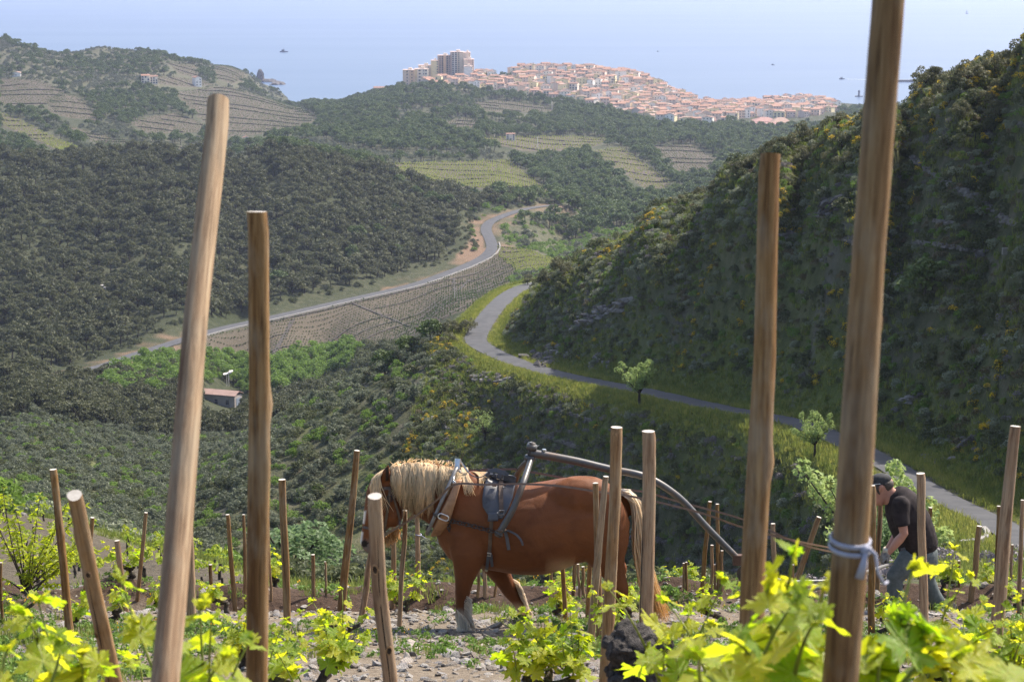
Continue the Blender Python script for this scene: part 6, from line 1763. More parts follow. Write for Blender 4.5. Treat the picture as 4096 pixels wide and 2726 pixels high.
loft(mb, [(MP(738, 862), Vector((.205, 0, .03)), Vector((0, .185, 0))), (MP(735, 790), Vector((.225, 0, .03)), Vector((0, .20, 0))), (MP(702, 690), Vector((.228, 0, .05)), Vector((0, .205, 0))), (MP(650, 560), Vector((.225, 0, .07)), Vector((0, .215, 0))), (MP(598, 440), Vector((.20, 0, .08)), Vector((0, .225, 0))), (MP(560, 350), Vector((.165, 0, .085)), Vector((0, .215, 0))), (MP(525, 290), Vector((.11, 0, .08)), Vector((0, .14, 0))), (MP(490, 258), Vector((.075, 0, .06)), Vector((0, .085, 0)))], 22)
for sh, el, wr in (A1, A2):
    e2 = sh.lerp(el, .74)
    limb(mb, [(sh + Vector((.03, 0, .10)), .03, .03), (sh + Vector((.025, 0, .075)), .075, .055), (sh + Vector((.02, 0, .03)), .10, .075), (sh.lerp(el, .3), .098, .078), (sh.lerp(el, .55), .088, .078), (e2, .083, .076)], 14)
shirt = fuse(mb, 0.014, 3, 't_shirt', shirt_m, person)
tr_m = noisy_mat('grey_green_work_cotton', (0.085, 0.10, 0.10), (0.135, 0.15, 0.148), 22, 0.85, 0.4, 0.008, spec=0.15)
mb = MB()
loft(mb, [(MP(742, 838), Vector((.198, 0, .02)), Vector((0, .18, 0))), (MP(752, 890), Vector((.205, 0, .02)), Vector((0, .195, 0))), (MP(755, 960), Vector((.195, 0, .02)), Vector((0, .195, 0))), (MP(745, 1030), Vector((.15, 0, .02)), Vector((0, .17, 0)))], 22)
g_l = lambda p: Vector((p.x, p.y, gz(p.x, p.y)))
k1, k2 = MP(505, 1130, -.14), MP(830, 1150, .14)
f1, f2 = g_l(MP(500, 1500, -.14)), g_l(MP(955, 1560, .14))
limb(mb, [(MP(690, 930, -.10), .165, .115), (MP(600, 1030, -.13), .135, .105), (k1, .098, .09), (k1.lerp(f1, .4), .088, .08), (f1 + Vector((.0, 0, .10)), .085, .075)], 16)
limb(mb, [(MP(800, 930, .10), .16, .115), (MP(825, 1040, .13), .125, .105), (k2, .09, .088), (k2.lerp(f2, .45), .085, .08), (f2 + Vector((-.02, 0, .10)), .085, .075)], 16)
trousers = fuse(mb, 0.016, 3, 'trousers', tr_m, person)
boot_m = noisy_mat('dark_boot_leather', (0.03, 0.024, 0.02), (0.07, 0.055, 0.045), 16, .7)
for f in (f1, f2):
    mb = MB(); loft(mb, [(f + Vector((.05, 0, .0)), Vector((.05, 0, 0)), Vector((0, .045, 0))), (f + Vector((-.03, 0, .03)), Vector((.14, 0, 0)), Vector((0, .055, 0))), (f + Vector((-.02, 0, .07)), Vector((.11, 0, 0)), Vector((0, .052, 0))), (f + Vector((.02, 0, .14)), Vector((.06, 0, 0)), Vector((0, .05, 0)))], 14)
    mb.build('boot', boot_m, person, True)
# belt, pocket, shirt hem
strap_pts = []
man_bvh = BVHTree.FromPolygons([tuple(v.co) for v in trousers.data.vertices], [tuple(p.vertices) for p in trousers.data.polygons])
def on_man(X, Y, off, bvh):
    p = MP(X, Y); d = (p - EYE).normalized(); h_, nn_, _, _ = bvh.ray_cast(EYE, d, 60)
    return h_ + nn_ * off if h_ is not None else p
mb = MB(); ribbon(mb, [on_man(X, 852 + (X - 600) * -.18 + (X > 830) * (X - 830) * -.5, .012, man_bvh) for X in np.linspace(575, 915, 12)], .035, .006); mb.build('belt', leather, person)
# cap with peak, strap
cap_m = noisy_mat('black_cap_cloth', (0.02, 0.02, 0.021), (0.05, 0.05, 0.052), 30, 0.8, .3, .004)
cap = MB()
loft(cap, [(MP(352, 192), Vector((.118, 0, .022)), Vector((0, .086, 0))), (MP(352, 172), Vector((.124, 0, .022)), Vector((0, .089, 0))), (MP(355, 136), Vector((.124, 0, .020)), Vector((0, .089, 0))), (MP(352, 104), Vector((.102, 0, .015)), Vector((0, .074, 0))), (MP(345, 84), Vector((.045, 0, .008)), Vector((0, .035, 0)))], 20)
cap_o = cap.build('cap', cap_m, person, True)
mb = MB(); loft(mb, [(MP(270, 192), Vector((.04, 0, .0)), Vector((0, .07, 0))), (MP(262, 200), Vector((.085, 0, -.02)), Vector((0, .075, 0))), (MP(258, 207), Vector((.08, 0, -.02)), Vector((0, .07, 0)))], 14); mb.build('cap_peak', cap_m, cap_o, True)
MB().tube([MP(272, 196, -.088), MP(320, 188, -.094), MP(358, 184, -.092)], .0045, 5).build('cap_piping', noisy_mat('pale_piping', (.4, .4, .4), (.5, .5, .5), 5), cap_o, True)
# hair below the cap and sideburn
hair_m = noisy_mat('short_dark_hair', (0.018, 0.014, 0.012), (0.07, 0.055, 0.045), 60, .7, .6, .004, c3=(.11, .09, .075))
mb = MB()
loft(mb, [(MP(425, 250), Vector((.040, 0, .03)), Vector((0, .060, 0))), (MP(425, 215), Vector((.075, 0, .02)), Vector((0, .080, 0))), (MP(410, 180), Vector((.088, 0, .02)), Vector((0, .084, 0))), (MP(392, 155), Vector((.085, 0, .02)), Vector((0, .082, 0)))], 16)
hair_o = mb.build('hair', hair_m, person, True)
for sg in (-1, 1):
    mb = MB(); mb.tube([MP(330, 200, sg * .082), MP(322, 240, sg * .080), MP(338, 268, sg * .077), MP(352, 290, sg * .070)], [.018, .018, .013, .007], 8, flat=(1, .5)); mb.build('sideburn', hair_m, person, True)
    mb = MB(); ball(mb, MP(295, 268, sg * .052), (.012, .012, .012), 8); mb.build('eye', noisy_mat('man_eye', (.03, .02, .015), (.05, .035, .03), 5, .2, 0), person, True)
    MB().tube([MP(276, 250, sg * .03), MP(290, 246, sg * .055), MP(308, 250, sg * .068)], [.005, .007, .004], 6).build('eyebrow', hair_m, person, True)
# gloved hands: palm, four unequal fingers curled round the handle, thumb against them
glove_m = noisy_mat('dirty_glove', (0.12, 0.10, 0.085), (0.30, 0.27, 0.23), 22, 0.85, .4, .004)
cuff_m = noisy_mat('pale_glove_cuff', (0.42, 0.36, 0.27), (0.52, 0.46, 0.36), 20, .85)
for sg, (sh, el, wr), hd in ((-1, A1, at(884, 561.5, 20.98)), (1, A2, at(882, 562, 21.5))):
    mb = MB()
    dr = (hd - wr).normalized(); kn = wr.lerp(hd, .80)
    side = Vector((0, 1, 0)); upv = side.cross(dr).normalized() * -1
    if upv.z < 0: upv = -upv
    limb(mb, [(wr - dr * .03, .036, .034), (wr + dr * .01, .040, .036), (wr.lerp(hd, .35), .046, .036), (kn, .044, .032)], 12)
    for k in range(4):
        off = side * (-.033 + .022 * k)
        ln = (.9, 1.0, .95, .78)[k]
        p0 = kn + off - dr * .02 + upv * .012
        p1 = p0 + dr * .042 * ln + upv * .004; p2 = p1 + dr * .014 * ln - upv * .032 * ln; p3 = p2 - dr * .026 * ln - upv * .012 * ln
        limb(mb, [(p0, .012, .0125), (p1, .0115, .0115), (p2, .0105, .0105), (p3, .008, .008)], 8)
    t0 = wr.lerp(hd, .3) + side * (-.036 if sg < 0 else .036)
    limb(mb, [(t0, .016, .015), (t0 + dr * .03 - upv * .022, .0135, .013), (t0 + dr * .055 - upv * .044 + side * (.012 if sg < 0 else -.012), .010, .010)], 8)
    fuse(mb, .0055, 2, 'glove', glove_m, person)
    MB().tube([wr - dr * .055, wr - dr * .012], [.041, .039], 14).build('glove_cuff', cuff_m, person, True)

# the gnarled vine stock gets its lump
mb = MB(); r = np.random.default_rng(5); sl = STOCK.location.copy(); hd_z = at(640, 650, 7.0).z - sl.z
for k in range(30):
    a = r.random() * 6.28; q = 0.02 + 0.105 * r.random()
    s = r.uniform(0.014, 0.036); ball(mb, Vector((math.cos(a) * q, math.sin(a) * q * 0.8, hd_z + r.uniform(-0.16, 0.05))), (s * r.uniform(.8, 1.5), s, s * r.uniform(.7, 1.2)), 8)
limb(mb, [(Vector((0.03, 0, hd_z - 0.03)), .06, .06), (Vector((-0.06, -0.02, hd_z)), .055, .05), (Vector((-0.118, -0.03, hd_z + 0.02)), .042, .04)], 10)
limb(mb, [(Vector((0.02, 0, hd_z - .02)), .05, .05), (Vector((0.08, .01, hd_z + .02)), .042, .04), (Vector((0.115, .02, hd_z + .075)), .03, .028)], 10)
limb(mb, [(Vector((-0.04, 0, hd_z - .01)), .045, .04), (Vector((-0.05, .0, hd_z + .05)), .032, .03), (Vector((-0.085, .01, hd_z + .085)), .022, .02)], 10)
limb(mb, [(Vector((0.0, 0, -.1)), .07, .07), (Vector((0.02, 0.0, hd_z * .5)), .06, .055), (Vector((0.0, 0, hd_z - .05)), .075, .07)], 10)
lump = fuse(mb, 0.007, 1, 'knob', vine_bark_grey, STOCK)
nv = len(lump.data.vertices); cv = np.empty(nv * 3, np.float32); nv_ = np.empty(nv * 3, np.float32)
lump.data.vertices.foreach_get('co', cv); lump.data.vertices.foreach_get('normal', nv_); cv = cv.reshape(-1, 3); nv_ = nv_.reshape(-1, 3)
rg = np.abs(fbm(cv[:, 0] * 45 + cv[:, 1] * 20 + 9, cv[:, 2] * 22 + cv[:, 1] * 30 + 5, 3))
cv = cv - nv_ * (0.034 * (0.22 - rg)[:, None]); lump.data.vertices.foreach_set('co', cv.astype(np.float32).ravel()); lump.data.update()
# ================================================================== THE TOWN BY THE SEA
def flat_mat(name, c, rough=0.85, sc=0.5, var=0.12):
    return noisy_mat(name, tuple(x * (1 - var) for x in c), tuple(min(1, x * (1 + var)) for x in c), sc, rough, 0)
WALLC = [((0.80, 0.68, 0.55), 'cream'), ((0.84, 0.79, 0.73), 'white'), ((0.76, 0.56, 0.44), 'pinkish'), ((0.80, 0.68, 0.42), 'pale yellow'), ((0.58, 0.48, 0.41), 'grey-brown'), ((0.82, 0.73, 0.63), 'off-white')]
WALLM = [flat_mat('plaster_' + n_.replace(' ', '_').replace('-', '_'), c) for c, n_ in WALLC]
tile_ms = [noisy_mat('roof_tiles_%s' % n_, a, b_, 0.9, 0.85, 0.3, 0.1) for n_, a, b_ in (('orange', (0.24, 0.125, 0.085), (0.33, 0.185, 0.125)), ('faded', (0.27, 0.175, 0.13), (0.35, 0.235, 0.18)), ('brown', (0.19, 0.105, 0.075), (0.26, 0.155, 0.115)))]
glass_m = noisy_mat('dark_window_pane', (0.03, 0.035, 0.045), (0.06, 0.07, 0.085), 1.0, 0.2, 0, spec=0.5)
frame_m = flat_mat('window_frame_paint', (0.6, 0.58, 0.55))
shutter_m = flat_mat('blue_grey_shutter', (0.20, 0.24, 0.30))
mb = MB(); mb.box((0, 0, 0), (1.0, .16, 1.5)); _w = mb.build('window', glass_m, link=False); WIN = _w.data
mb = MB(); mb.box((0, 0, 0), (1.3, .2, 2.0)); mb.box((-.85, -.03, 0), (.45, .08, 2.0), m=1); mb.box((.85, -.03, 0), (.45, .08, 2.0), m=1); _w = mb.build('window', [glass_m, shutter_m], link=False); WINS = _w.data
HOUSES = []
hrng = np.random.default_rng(31)
for i in range(30):
    W_, D_ = hrng.uniform(7, 13), hrng.uniform(8, 11); H_ = hrng.choice([6.4, 7.0, 9.0, 9.8, 4.6]); ri = hrng.uniform(0.9, 1.6); ori = i % 2
    mb = MB(); mb.box((0, 0, (H_ - 4) / 2), (W_, D_, H_ + 4))
    a, c = (W_ / 2, D_ / 2)
    if ori: mb.add([(-a, -c + .002, H_), (a, -c + .002, H_), (0, -c + .002, H_ + ri), (-a, c - .002, H_), (a, c - .002, H_), (0, c - .002, H_ + ri)], [(0, 1, 2), (5, 4, 3), (0, 2, 5, 3), (1, 4, 5, 2)])
    else: mb.add([(-a + .002, -c, H_), (-a + .002, c, H_), (-a + .002, 0, H_ + ri), (a - .002, -c, H_), (a - .002, c, H_), (a - .002, 0, H_ + ri)], [(2, 1, 0), (3, 4, 5), (0, 3, 5, 2), (2, 5, 4, 1)])
    w_ = mb.build('house', WALLM[i % 6], link=False)
    rb = MB(); o_ = .45; th = .22
    for s in (-1, 1):
        if ori: P = [(0, -c - o_, H_ + ri), (s * (a + o_), -c - o_, H_ - ri * o_ / a), (s * (a + o_), c + o_, H_ - ri * o_ / a), (0, c + o_, H_ + ri)]
        else: P = [(-a - o_, 0, H_ + ri), (-a - o_, s * (c + o_), H_ - ri * o_ / c), (a + o_, s * (c + o_), H_ - ri * o_ / c), (a + o_, 0, H_ + ri)]
        lo = [(x, y, z + .03) for x, y, z in P]; hi = [(x, y, z + .03 + th) for x, y, z in P]
        f = [(0, 1, 2, 3), (7, 6, 5, 4), (0, 4, 5, 1), (1, 5, 6, 2), (2, 6, 7, 3), (3, 7, 4, 0)]
        rb.add(lo + hi, f)
    if i % 3 == 0: rb.box((a * .5, c * .3, H_ + ri * .9), (.8, .8, 1.8), m=1)
    rf = rb.build('roof', [tile_ms[int(hrng.integers(0, 3))], WALLM[i % 6]], link=False)
    wins = []
    nf = max(1, int(H_ // 2.8)); ncol = max(2, int(W_ // 3.2))
    for fl in range(nf):
        for k in range(ncol):
            if hrng.random() < .82: wins.append(((k + .5) / ncol * W_ - W_ / 2, -c - .01, 1.6 + fl * 2.9 + .2, 0))
    for fl in range(nf):
        if hrng.random() < .6: wins.append((a + .01, hrng.uniform(-c * .5, c * .5), 1.6 + fl * 2.9, math.pi / 2))
    HOUSES.append((w_.data, rf.data, wins, WIN if i % 3 else WINS, WALLC[i % 6][1], (W_, D_, H_ + ri)))
    for q_ in (w_, rf): bpy.data.objects.remove(q_)
def house(i, p, rz, label, group, s=1.0, name='house', windows=True):
    wm, rm, wins, wme, cn, dim = HOUSES[i]
    o = bpy.data.objects.new(name, wm); col.objects.link(o); o.location = p; o.rotation_euler = (0, 0, rz); o.scale = (s, s, s)
    r_ = bpy.data.objects.new('roof', rm); col.objects.link(r_); r_.parent = o
    if windows:
        for x, y, z, a in wins:
            c_ = bpy.data.objects.new('window', wme); col.objects.link(c_); c_.parent = o; c_.location = (x, y, z); c_.rotation_euler = (0, 0, a)
    grp(o, label, 'house', group)
    return o
TOWN_H = [(418,90),(436,79),(452,74),(478,70),(520,65),(560,62),(600,62),(640,66),(672,80),(690,98),(720,97),(836,98),(836,112),(800,118),(770,122),(735,120),(726,124),(690,128),(655,124),(632,119),(602,108),(545,99),(512,97),(480,90),(440,88)]
PARK = [(484,66),(500,66),(512,72),(512,78),(498,79),(486,77)]
ys = np.arange(2080, 2760, 30.0); spots = []
for iy, y in enumerate(ys):
    for x in np.arange(-160, 420, 12.5):
        xx_ = x + hrng.uniform(-3, 3) + (iy % 2) * 7; yy_ = y + hrng.uniform(-9, 9)
        z = gz(xx_, yy_)
        p_, q_ = proj(xx_, yy_, z)
        if z < 2.0: continue
        pa = np.array([p_]); qa = np.array([q_])
        if not inpoly(pa, qa, TOWN_H)[0] or inpoly(pa, qa, PARK)[0]: continue
        if 430 < p_ < 476 and q_ < 82 and yy_ > 2520: continue
        if 738 < p_ < 795 and q_ > 118: continue
        if not visible(np.array([xx_]), np.array([yy_]), np.array([z]), 9.0)[0]: continue
        spots.append((xx_, yy_, z, p_, q_))
spots.sort(key=lambda s: s[1])
if len(spots) > 300:
    kk = hrng.permutation(len(spots))[:300]; kk = sorted(kk); rest_h = [s for j, s in enumerate(spots) if j not in set(kk)]; spots = [spots[j] for j in kk]
else: rest_h = []
print('houses', len(spots), len(rest_h))
for x, y, z, p_, q_ in spots:
    i = int(hrng.integers(0, 30)); cn = HOUSES[i][4]
    where = 'on the left part of the town hill' if p_ < 520 else ('in the middle of the town' if p_ < 620 else ('on the right slope of the town hill' if p_ < 690 else 'in the low part of the town by the shore'))
    house(i, (x, y, z), hrng.normal(0, .22) + (math.pi / 2 if hrng.random() < .2 else 0) + .15, '%s house with tiled roof %s' % (cn, where), 'houses of the town')
if rest_h:
    c_ = bpy.data.collections.new('kind_house'); vv = []
    for i, (wm, rm, wins, wme, cn, dim) in enumerate(HOUSES):
        bm = bmesh.new(); bm.from_mesh(wm); n0 = len(bm.faces)
        bm.from_mesh(rm)
        bm.faces.ensure_lookup_table()
        for k, f in enumerate(bm.faces): f.material_index = 0 if k < n0 else 1
        for wx_, wy_, wz_, wa in wins:
            if wa == 0:
                vs_ = [bm.verts.new(v) for v in ((wx_ - .5, wy_ - .06, wz_ - .7), (wx_ + .5, wy_ - .06, wz_ - .7), (wx_ + .5, wy_ - .06, wz_ + .7), (wx_ - .5, wy_ - .06, wz_ + .7))]
                bm.faces.new(vs_).material_index = 2
        me = bpy.data.meshes.new('house_whole'); bm.to_mesh(me); bm.free()
        for m_ in (wm.materials[0], rm.materials[0], glass_m): me.materials.append(m_)
        o = bpy.data.objects.new('house_kind_%02d' % i, me); c_.objects.link(o); vv.append((o, None, None))
    KINDS['house'] = (c_, vv)
    P = np.array([s[:3] for s in rest_h])
    scatter('house_mass', 'house', P, np.ones((len(P), 3)), np.column_stack([np.zeros(len(P)), np.zeros(len(P)), hrng.normal(.15, .3, len(P))]))
# ---- the tall blocks on the left of the hill
def block(name, label, pxl, pxr, pyt, pyb, d, mats, strips, cols, floors, dep=15, cat='apartment block', rz=0.0, extra=None):
    """strips: (fraction from, to, material) of the front; cols: fractions where windows stand, with widths in metres"""
    a, c = at(pxl, pyb, d), at(pxr, pyb, d); t = at((pxl + pxr) / 2, pyt, d)
    W_ = c.x - a.x; H_ = t.z - a.z
    o = empty(name, ((a.x + c.x) / 2, d + dep / 2, a.z), label, cat, 'tall blocks left of the town', rz)
    for f0, f1, m_ in strips:
        MB().box(((f0 + f1) / 2 * W_ - W_ / 2, 0 if m_ is not strips[0][2] else .1, H_ / 2 - 4), ((f1 - f0) * W_ - .02, dep + (.6 if strips.index((f0, f1, m_)) % 2 else 0), H_ + 8)).build('wall', m_, o)
    MB().box((0, 0, H_ + .25), (W_ + .5, dep + .9, .5)).build('roof_edge', mv, o)
    MB().box((W_ * .1, 1, H_ + 1.6), (W_ * .3, 4, 2.4)).build('lift_housing', WALLM[0], o)
    for fx, ww in cols:
        for k in range(floors):
            z = H_ * (k + .55) / floors
            me_key = 'w%.1f' % ww
            if me_key not in WCACHE:
                t_ = MB().box((0, 0, 0), (ww, .5, 1.7)).build('window', glass_m, link=False); WCACHE[me_key] = t_.data
            c_ = bpy.data.objects.new('window', WCACHE[me_key]); col.objects.link(c_); c_.parent = o
            c_.location = (fx * W_ - W_ / 2, -dep / 2 - .36, z)
    return o
WCACHE = {}
mv = flat_mat('mauve_brown_render', (0.60, 0.44, 0.37)); og = flat_mat('orange_render', (0.70, 0.45, 0.28)); lg = flat_mat('light_grey_render', (0.78, 0.70, 0.65)); yl = flat_mat('ochre_render', (0.74, 0.60, 0.36)); be = flat_mat('beige_render', (0.74, 0.60, 0.47)); wh_ = flat_mat('white_render', (0.84, 0.77, 0.73))
dT = 2590
block('apartment_tower', 'tall brown apartment tower with orange strip, left half of the highest pair', 437.7, 450.2, 55.5, 80, dT, None, [(0, .44, mv), (.44, .66, og), (.66, 1, mv)], [(.2, 1.0), (.40, 1.9), (.78, 2.4), (.95, .9)], 13)
block('apartment_tower', 'highest apartment tower with light grey front, right half of the pair', 450.4, 463.2, 52, 79, dT + 2, None, [(0, .13, mv), (.13, .52, lg), (.52, 1, be)], [(.22, 2.2), (.44, 2.2), (.66, .9)], 14)
block('apartment_tower', 'beige windowless end of the highest tower with balconies to the right', 463.4, 470.3, 52.6, 78, dT + 2.5, None, [(0, 1, be)], [(.95, .8)], 13)
block('apartment_block', 'lower beige block on the right of the highest tower', 463.6, 473.8, 59.5, 78, dT - 12, None, [(0, .45, be), (.45, 1, mv)], [(.93, .9)], 9)
block('apartment_block', 'plain white block at the foot of the highest tower', 463.9, 472.2, 66.3, 79, dT - 28, None, [(0, 1, wh_)], [(.95, .8)], 4, 10)
block('apartment_block', 'ochre narrow block just left of the tall towers', 431, 438, 60.6, 83, dT - 10, None, [(0, 1, yl)], [(.93, 1.4)], 9)
block('apartment_block', 'cream stepped block between ochre block and the orange one, upper', 418.5, 431, 65.5, 84, dT - 4, None, [(0, .5, be), (.5, 1, WALLM[0])], [(.2, 1.0), (.5, 1.2), (.8, 1.2)], 6)
block('apartment_block', 'cream block with loggias and balconies left of the ochre block', 414.6, 428, 69, 85, dT - 25, None, [(0, .2, yl), (.2, 1, WALLM[0])], [(.38, 2.6), (.68, 1.1), (.86, 2.0)], 5)
block('apartment_block', 'pink and orange block at the left end of the town', 402.8, 414.8, 70, 85.5, dT - 30, None, [(0, .55, WALLM[2]), (.55, 1, og)], [(.37, 1.2), (.77, 1.2)], 5)
# ---- the wide cellar roofs in front of the town
wrm = noisy_mat('dusky_roof_tiles', (0.27, 0.15, 0.125), (0.36, 0.21, 0.175), .4, .85, .2, .1)
def hip(name, label, pxl, pxr, pye, pyr, d, dep, wall_px, rm, inset=.35):
    a, c, t = at(pxl, pye, d), at(pxr, pye, d), at((pxl + pxr) / 2, pyr, d + dep / 2); W_ = c.x - a.x
    zb = at(pxl, pye + wall_px, d).z
    H_ = a.z - zb; R_ = max(1.5, t.z - a.z)
    o = empty(name, ((a.x + c.x) / 2, d + dep / 2, zb), label, 'hall', None, 0)
    MB().box((0, 0, H_ / 2 - 2), (W_ - 1.2, dep - 1.2, H_ + 4)).build('wall', WALLM[0], o)
    x0, y0, ri = W_ / 2, dep / 2, W_ / 2 - min(dep / 2, W_ * inset)
    v = [(-x0, -y0, H_ - .2), (x0, -y0, H_ - .2), (x0, y0, H_ - .2), (-x0, y0, H_ - .2), (-x0, -y0, H_ + .15), (x0, -y0, H_ + .15), (x0, y0, H_ + .15), (-x0, y0, H_ + .15), (-ri, 0, H_ + R_), (ri, 0, H_ + R_)]
    mesh_obj('roof', v, [(3, 2, 1, 0), (0, 1, 5, 4), (1, 2, 6, 5), (2, 3, 7, 6), (3, 0, 4, 7), (4, 5, 9, 8), (5, 6, 9), (6, 7, 8, 9), (7, 4, 8)], rm, o)
    for k in range(int(W_ // 5)):
        c_ = bpy.data.objects.new('window', WIN); col.objects.link(c_); c_.parent = o; c_.location = (-W_ / 2 + 3 + k * 5, -dep / 2 + .55, H_ * .5)
    return o
hip('winery_hall', 'long low hall with wide mauve hipped roof in front of the town', 744.5, 790, 126.8, 121.8, 2060, 26, 3.0, wrm)
hip('winery_hall', 'dusky hipped roof hall behind the long mauve one', 754, 778, 121.6, 116.8, 2120, 26, 3, wrm)
hip('winery_hall', 'lighter gabled roof hall right of the dusky one', 772, 793, 122.6, 117, 2105, 26, 3, tile_ms[1])
hip('roadside_hut', 'small hut with reddish roof below the long mauve hall', 750, 758.5, 132.2, 130.3, 1985, 7, 2.0, tile_ms[0])
# ---- single houses out in the hills
def hill_house(px_, py_, i, s, rz, label, d=None):
    p = hit(px_, py_) if d is None else at(px_, py_, d)
    if p is None: return
    p.z = gz(p.x, p.y); house(i, p, rz, label, 'houses in the hills', s)
hill_house(146, 83, 6, .9, .1, 'long low farmhouse with orange roof on the left hills')
hill_house(154, 83.5, 12, .8, .2, 'smaller roof at the right end of the long farmhouse')
hill_house(197, 86, 13, 1.0, .5, 'white farmhouse with orange roof at the edge of the terraces')
hill_house(313, 105.5, 1, 1.0, .1, 'white flat looking house by the bay')
hill_house(246.5, 141, 7, .7, .3, 'small white hut on the ridge left of the pine wood')
hill_house(510.5, 140, 0, .6, .1, 'small orange roofed house beside the tall yellowish poplar')
hill_house(347, 103, 2, 1.1, .2, 'cream house at the foot of the town hill, far left')
hill_house(354, 101, 8, 1.0, 0, 'pink house beside the cream one at the far left of the hill')
hill_house(370, 96, 14, 1.2, .2, 'wide pinkish house below the apartment blocks, left')
hill_house(380, 94, 20, 1.2, .1, 'second pinkish house below the apartment blocks, right')
hill_house(17, 76, 1, .8, 0, 'tiny white house among trees on the far left hill')
# trees in and around the town
tr_ = np.random.default_rng(8)
for px_, py_, k_, s_, lb in [(477.7, 76.5, 'cypress', 1.0, 'dark cypress on the left of a pair below the park'), (480, 76.5, 'cypress', 1.1, 'dark cypress on the right of a pair below the park'), (505, 69, 'cypress', .8, 'lone cypress above the park trees'), (509, 67, 'cypress', .6, 'thin cypress on the town skyline'), (542, 68, 'cypress', .8, 'left cypress of the skyline pair'), (545, 68, 'cypress', .9, 'right cypress of the skyline pair'), (621, 73, 'cypress', 1.2, 'pointed conifer on the right of the town skyline'), (659, 89, 'cypress', 1.3, 'thick dark cypress among the right houses'), (772, 113, 'cypress', 1.2, 'dark cypress behind the wide roofs')]:
    p = hit(px_, py_)
    if p is not None: plant_copy(k_, 'cypress_tree', p, s_, lb, 'cypress tree', None)
for px_, py_ in [(487, 72), (490, 75), (493, 72), (496, 76), (499, 73), (502, 76), (505, 74), (508, 77), (488, 77), (511, 75), (503, 79), (497, 79), (499, 68), (494, 67), (648, 77), (655, 79), (664, 80), (674, 84), (596, 78), (612, 90), (607, 88), (634, 84), (672, 92), (765, 112), (778, 115), (786, 114), (722, 126), (735, 124), (742, 123), (690, 125), (640, 119), (653, 120), (668, 122), (710, 118), (680, 117), (527, 74), (447, 92), (474, 96), (507, 99), (520, 97), (560, 107), (576, 106), (595, 106), (415, 88), (405, 90), (423, 87), (395, 90), (388, 93), (360, 98), (380, 97), (815, 104), (824, 103), (793, 103), (480, 93), (495, 96), (537, 100), (548, 102), (610, 108)]:
    p = hit(px_, py_ + 2)
    if p is not None: plant_copy('umbrella_pine', 'town_pine', p, .7 + .5 * tr_.random(), 'round dark tree among the houses of the town', 'tree', 'trees among the houses')
# ================================================================== VINEYARD ROWS, WALLS AND SINGLE THINGS
def mk_farvine(lm, nl):
    def f(r):
        cl = [(r.normal(0, .1), r.normal(0, .1), 0.32 + .12 * r.random(), .22, .2) for _ in range(4)]
        V, Q = leaf_cloud(r, cl, nl, .14, .5)
        return None, [(V, Q, lm)]
    return f
L_farvine = leaf_mat('far_vine_leaves', (0.07, 0.115, 0.035), (0.13, 0.18, 0.055), 0.4)
L_slopevine = leaf_mat('slope_vine_leaves', (0.045, 0.085, 0.022), (0.085, 0.13, 0.035), 0.35)
L_farvine_y = leaf_mat('far_vine_leaves_yellow', (0.24, 0.29, 0.06), (0.40, 0.42, 0.11), 0.45)
kind('far_vine', 4, mk_farvine(L_farvine, 34))
kind('slope_vine', 4, mk_farvine(L_slopevine, 34))
kind('far_vine_yellow', 4, mk_farvine(L_farvine_y, 34))
wall_stone = noisy_mat('terrace_stone', (0.045, 0.039, 0.034), (0.11, 0.094, 0.08), 1.2, 0.95, 0.8, 0.2)
def stone_strip(name, pts, h_, th, label, group, parent=None, cat='wall', r=None, mat=None):
    """a low dry-stone wall that follows the ground: an uneven strip with body and top"""
    r = r or np.random.default_rng(int(abs(pts[0][0] * 31 + pts[0][1])) % 99991)
    V, Fc = [], []
    n_ = len(pts); P = np.array(pts)
    t = np.gradient(P[:, :2], axis=0); t /= np.linalg.norm(t, axis=1)[:, None] + 1e-9
    for i in range(n_):
        nx, ny = -t[i, 1], t[i, 0]
        z = gz(P[i, 0], P[i, 1]); hh = h_ * (0.8 + .4 * r.random()); w_ = th / 2 * (0.85 + .3 * r.random())
        V += [(P[i, 0] - nx * w_, P[i, 1] - ny * w_, z - .5), (P[i, 0] + nx * w_, P[i, 1] + ny * w_, z - .5), (P[i, 0] + nx * w_ * .8, P[i, 1] + ny * w_ * .8, z + hh), (P[i, 0] - nx * w_ * .8, P[i, 1] - ny * w_ * .8, z + hh * (.9 + .2 * r.random()))]
    for i in range(n_ - 1):
        a = i * 4
        for k in range(4): Fc.append((a + k, a + (k + 1) % 4, a + 4 + (k + 1) % 4, a + 4 + k))
    Fc += [(3, 2, 1, 0), (n_ * 4 - 4, n_ * 4 - 3, n_ * 4 - 2, n_ * 4 - 1)]
    o = mesh_obj(name, V, Fc, mat or wall_stone, parent)
    if label: grp(o, label, cat, group, 'thing')
    return o
VN = {'slope': 'the terraced field under the valley road', 'patch': 'the green patch at the road bend', 'mid': 'the pale field left of the pine wood', 'mid_far': 'the field behind the orange house', 'right_mid': 'the field right of the pine wood', 'right_far': 'the farthest right field', 'small_mid': 'the small field in the wood', 'under_town': 'the field right below the town', 'left_hill': 'the field at the left edge', 'left_mid': 'the brown field in the left hills', 'left_ridge': 'the pale ridge at the left edge', 'left_low': 'the long field behind the wooded hill', 'terraces': 'the big terraced slope by the bay', 'terraces_low': 'the lower terraces at left', 'head_far': 'the small field on the headland', 'head_tip': 'the field at the tip of the headland', 'head_low': 'the low field before the headland'}
drain_stone = noisy_mat('dark_drain_stone', (0.035, 0.03, 0.027), (0.085, 0.072, 0.062), 1.2, 0.95, 0.8, 0.2)
vr = np.random.default_rng(17)
